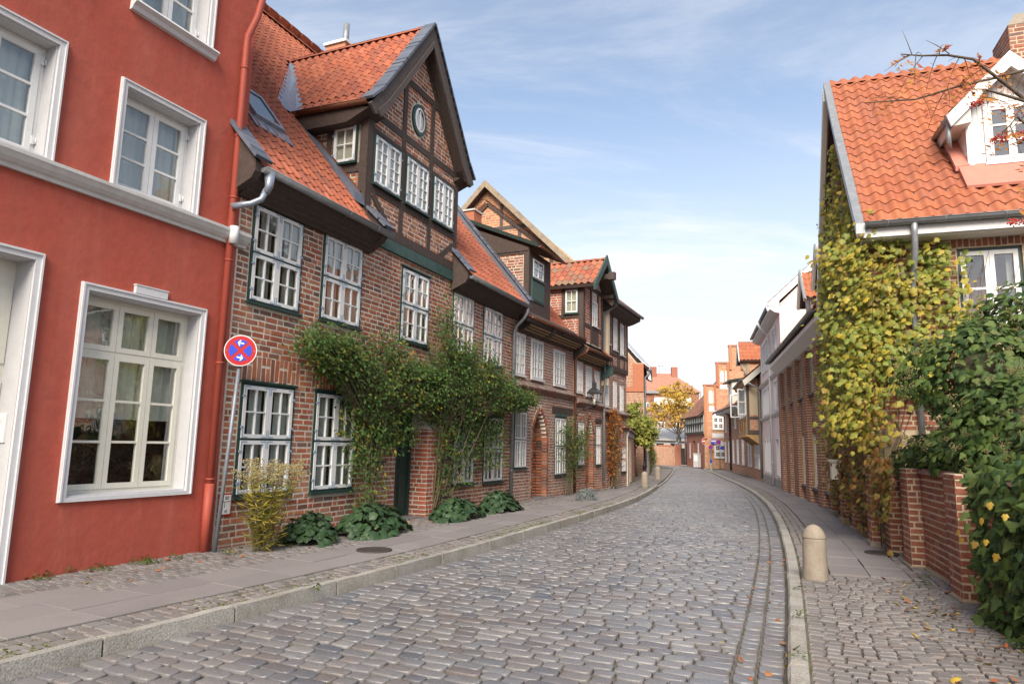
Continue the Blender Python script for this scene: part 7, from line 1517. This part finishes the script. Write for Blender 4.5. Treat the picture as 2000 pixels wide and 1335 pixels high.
U = np.array(U); joined('flower_umbels', iv, ['berry'], np.zeros(len(U), int), trs(*U.T, .012, .012, .012), l_umbel, True)
Y_ = [(-.05+r.gauss(0, .12), -5.6+r.gauss(0, .5), r.uniform(.5, 1.45)) for _ in range(9)]; scatter_leaves(iv, 'yellow_leaf', Y_, [(-.7+r.gauss(0, .3), -.8, .3) for _ in Y_], ['oval0', 'vine1'], (.045, .08), l_yellow, n=30)
# ---- rowan branches hanging in from the right
rw = thing('rowan_tree', 'rowan tree reaching in from the upper right with orange leaves and red berries', 'tree')
BRN = [[(5.6, 5.0, 3.6), (4.6, 5.05, 4.15), (4.08, 5.0, 4.31), (3.82, 5.0, 4.54), (3.6, 5.0, 4.73), (3.4, 5.0, 4.76), (3.19, 5.0, 4.75), (3.03, 5.0, 4.76)],
       [(5.6, 5.2, 3.8), (4.9, 5.2, 4.6), (4.28, 5.2, 4.8), (3.94, 5.2, 4.7), (3.6, 5.2, 4.61), (3.25, 5.2, 4.49), (2.83, 5.2, 4.45)],
       [(5.5, 4.9, 3.3), (4.4, 4.9, 4.25), (3.93, 4.9, 4.32), (3.6, 4.9, 4.42), (3.47, 4.8, 4.27)], [(4.6, 4.8, 3.6), (4.0, 4.8, 3.9), (3.75, 4.8, 4.15), (3.61, 4.8, 3.99)], [(5.0, 4.8, 2.8), (4.2, 4.8, 3.2), (3.84, 4.8, 3.44), (3.68, 4.8, 3.34)]]
mb = MB(); mb.tube([(6.0, 5.2, -.1), (5.95, 5.15, 1.5), (5.8, 5.1, 2.8), (5.5, 5.1, 3.6), (5.7, 5.3, 5.0), (6.0, 5.5, 6.6)], [.11, .095, .08, .06, .04, .01], 9); mb.build('trunk', m_bark, rw)
mb = MB(); P = []; N = []; r = random.Random(41); TW = []
for br_ in BRN:
    mb.tube(br_, np.linspace(.020, .004, len(br_)), 6)
    pv = [Vector(p) for p in br_]
    for i in range(1, len(pv)-1):
        for _ in range(3 if i > 1 else 5):
            a = pv[i].lerp(pv[i+1], r.random()); e = a+Vector((r.gauss(-.08, .10), r.gauss(0, .12), r.gauss(-.10, .12))); tw = bez(a, (a+e)/2+Vector((0, 0, .05)), e, 5); mb.tube(tw, [.004, .0035, .003, .002, .0015], 4); TW.append((a, e))
            if r.random() < .8:
                ax = (e-a).normalized(); sd = ax.cross(Vector((0, 1, .3))).normalized()
                for j in range(7):
                    for s in (-1, 1): P.append(a.lerp(e, .25+.12*j)+sd*s*.012); N.append(Vector((r.gauss(0, .3), -.8, .6+r.gauss(0, .3)))); TW.append((sd*s*.8+ax*.4,))
for a, b in (((3.4, 4.98, 4.76), (3.3, 5.1, 4.95)), ((3.12, 5, 4.75), (3.05, 5.0, 4.97)), ((3.1, 5, 4.75), (2.9, 5.02, 4.62))): mb.tube([a, Vector(a).lerp(Vector(b), .5)+Vector((0, 0, .01)), b], [.004, .003, .001], 4)
mb.build('branch', m_bark, rw)
UP = np.array([-np.array(x[0]) for x in TW if len(x) == 1]); lay('leaflet', rw, ['oval1'], orient(np.array(P, float), np.array(N, float), UP+NPR.normal(0, .25, UP.shape), NPR.uniform(.035, .062, len(P))), l_orange, n=220, smooth=True)
for c in ((3.45, 4.8, 4.25), (3.6, 4.8, 3.97), (3.78, 4.8, 4.01), (3.67, 4.8, 3.33)):
    B = []
    for _ in range(46): d = Vector((r.gauss(0, 1), r.gauss(0, 1), r.gauss(0, .6))).normalized()*r.uniform(.02, .055); B.append((c[0]+d.x*1.1, c[1]+d.y, c[2]+d.z*.75))
    B = np.array(B); joined('berry_cluster', rw, ['berry'], np.zeros(len(B), int), trs(*B.T, .017, .017, .017), m_berry, True, stuff=True)
# ---- shrub above the annex, yellow tree, bare trees
def crown_tree(name, label, base, trunk, blobs, n, keys, size, mat, bark, seed, cat='tree', limbs=9, fork=None):
    r = random.Random(seed); t = thing(name, label, cat, base); mb = MB(); k = len(trunk)
    mb.tube([p for p, _ in trunk], [q for _, q in trunk], 9); mb.build('trunk', bark, t); mb = MB(); P = []; N = []; top = Vector(fork or trunk[-1][0])
    for (c, rr) in blobs:
        c = Vector(c); s0 = Vector(trunk[-2][0]).lerp(top, r.random()); pts = bez(s0, (s0+c)/2+Vector((0, 0, -.15*rr[2])), c, 6); mb.tube(pts, np.linspace(trunk[-1][1]*.7, .015, 6), 5)
        for _ in range(limbs): e = c+Vector((r.gauss(0, rr[0]*.6), r.gauss(0, rr[1]*.6), r.gauss(0, rr[2]*.55))); mb.tube(bez(pts[3], (pts[3]+e)/2, e, 4), [.02, .014, .01, .005], 4, cap=False)
    mb.build('branch', bark, t); tot = sum(q[1][0]*q[1][2] for q in blobs)
    for (c, rr) in blobs:
        kk = int(n*rr[0]*rr[2]/tot/14)+1
        for _ in range(kk):
            d = Vector((r.gauss(0, 1), r.gauss(0, 1), r.gauss(0, 1))).normalized()*r.random()**.4; cc = Vector((c[0]+d.x*rr[0], c[1]+d.y*rr[1], c[2]+d.z*rr[2])); sg_ = .16*min(rr)+.05
            for _ in range(14): P.append(cc+Vector((r.gauss(0, sg_), r.gauss(0, sg_), r.gauss(0, sg_*.7)))); N.append((d.x+r.gauss(0, .5), d.y+r.gauss(0, .5)-.3, .6+r.gauss(0, .5)))
    scatter_leaves(t, 'leaf', P, N, keys, size, mat, n=0, upj=.7, many='crown'); return t
crown_tree('green_shrub', 'yellow green leafy shrub over the low annex behind the lamp post', (7.9, 43.0, -.17), [((0, 0, 0), .08), ((-.1, .1, 1.2), .07), ((-.1, .1, 2.2), .05)], [((-.55, .0, 3.5), (.7, .8, 1.0)), ((.15, -.4, 3.0), (.85, .8, .8)), ((.75, .0, 2.8), (.6, .7, .7)), ((-.2, 0, 4.2), (.5, .6, .5)), ((-.7, -.8, 2.7), (.5, .6, .7)), ((.3, -.6, 2.3), (.7, .6, .5))], 5600, ['oval0', 'vine1'], (.10, .18), l_green, m_bark, 51, cat='shrub')
rose('climbing_plant', 'green creeper at the foot of the far left gable house wall', Matrix.Translation((9.0, 46, -.1)) @ Matrix.Rotation(rad(70), 4, 'Z'), (.6, 0), [(.1, 1.9), (.9, 1.5), (1.6, .9)], [(.1, .1), (1.6, .1)], 40, 16, seed=55, mat=l_green, size=(.08, .14))
crown_tree('yellow_tree', 'golden yellow autumn tree behind the boundary wall at the end of the street', (20.2, 82, -.3), [((0, 0, 0), .22), ((.05, 0, 2.2), .18), ((-.1, 0, 3.4), .14), ((-.2, 0, 5.0), .09)], [((-.3, 0, 7.7), (1.6, 1.5, 1.5)), ((.7, .2, 6.3), (1.4, 1.5, 1.2)), ((-1.7, 0, 6.3), (1.6, 1.5, 1.1)), ((-2.9, .1, 4.9), (1.4, 1.3, .7)), ((-.6, -.4, 5.0), (1.5, 1.3, .8)), ((.9, .3, 8.2), (1.0, 1.0, 1.1)), ((-1.5, .2, 8.5), (1.2, 1.1, .9)), ((1.8, 0, 5.2), (.9, 1, .7)), ((-3.2, 0, 6.6), (.9, 1, .7)), ((0, 0, 9.3), (.8, .8, .6)), ((2.0, 0, 7.0), (.7, .8, .6))], 4200, ['oval0', 'round0'], (.13, .24), l_yellow, m_bark, 61, fork=(-.1, 0, 3.4))
def bare_tree(label, base, h, seed, spread=.5):
    r = random.Random(seed); t = thing('bare_tree', label, 'tree', base, 0, 'bare trees behind the far roofs'); mb = MB(); mb.tube([(0, 0, 0), (.1, 0, h*.35), (0, .1, h*.6)], [.2, .15, .09], 7); mb.build('trunk', m_bark, t); mb = MB()
    def rec(p, d, l, rr, n):
        e = p+d*l; mb.tube([p, p.lerp(e, .5)+Vector((r.gauss(0, .05*l), r.gauss(0, .05*l), 0)), e], [rr, rr*.8, rr*.55], 4, cap=False)
        if n == 0: return
        for _ in range(3 if n > 1 else 4): dd = (d+Vector((r.gauss(0, spread), r.gauss(0, spread), r.uniform(.0, .35)))).normalized(); rec(p.lerp(e, r.uniform(.55, 1)), dd, l*r.uniform(.55, .8), rr*.6, n-1)
    for _ in range(6): rec(Vector((0, 0, h*r.uniform(.3, .6))), Vector((r.gauss(0, .5), r.gauss(0, .5), 1)).normalized(), h*.25, .07, 3)
    mb.build('branch', m_bark, t)
bare_tree('tall bare tree just right of the apartment block roof', (30.2, 122, -.5), 13.5, 71, .35)
bare_tree('shorter bare tree farther right towards the timber framed house roof', (33.2, 126, -.5), 12.5, 72, .35)
bare_tree('thin bare tree before the brown apartment block beside the yellow crown', (18.0, 96, -.5), 10.0, 73, .5)
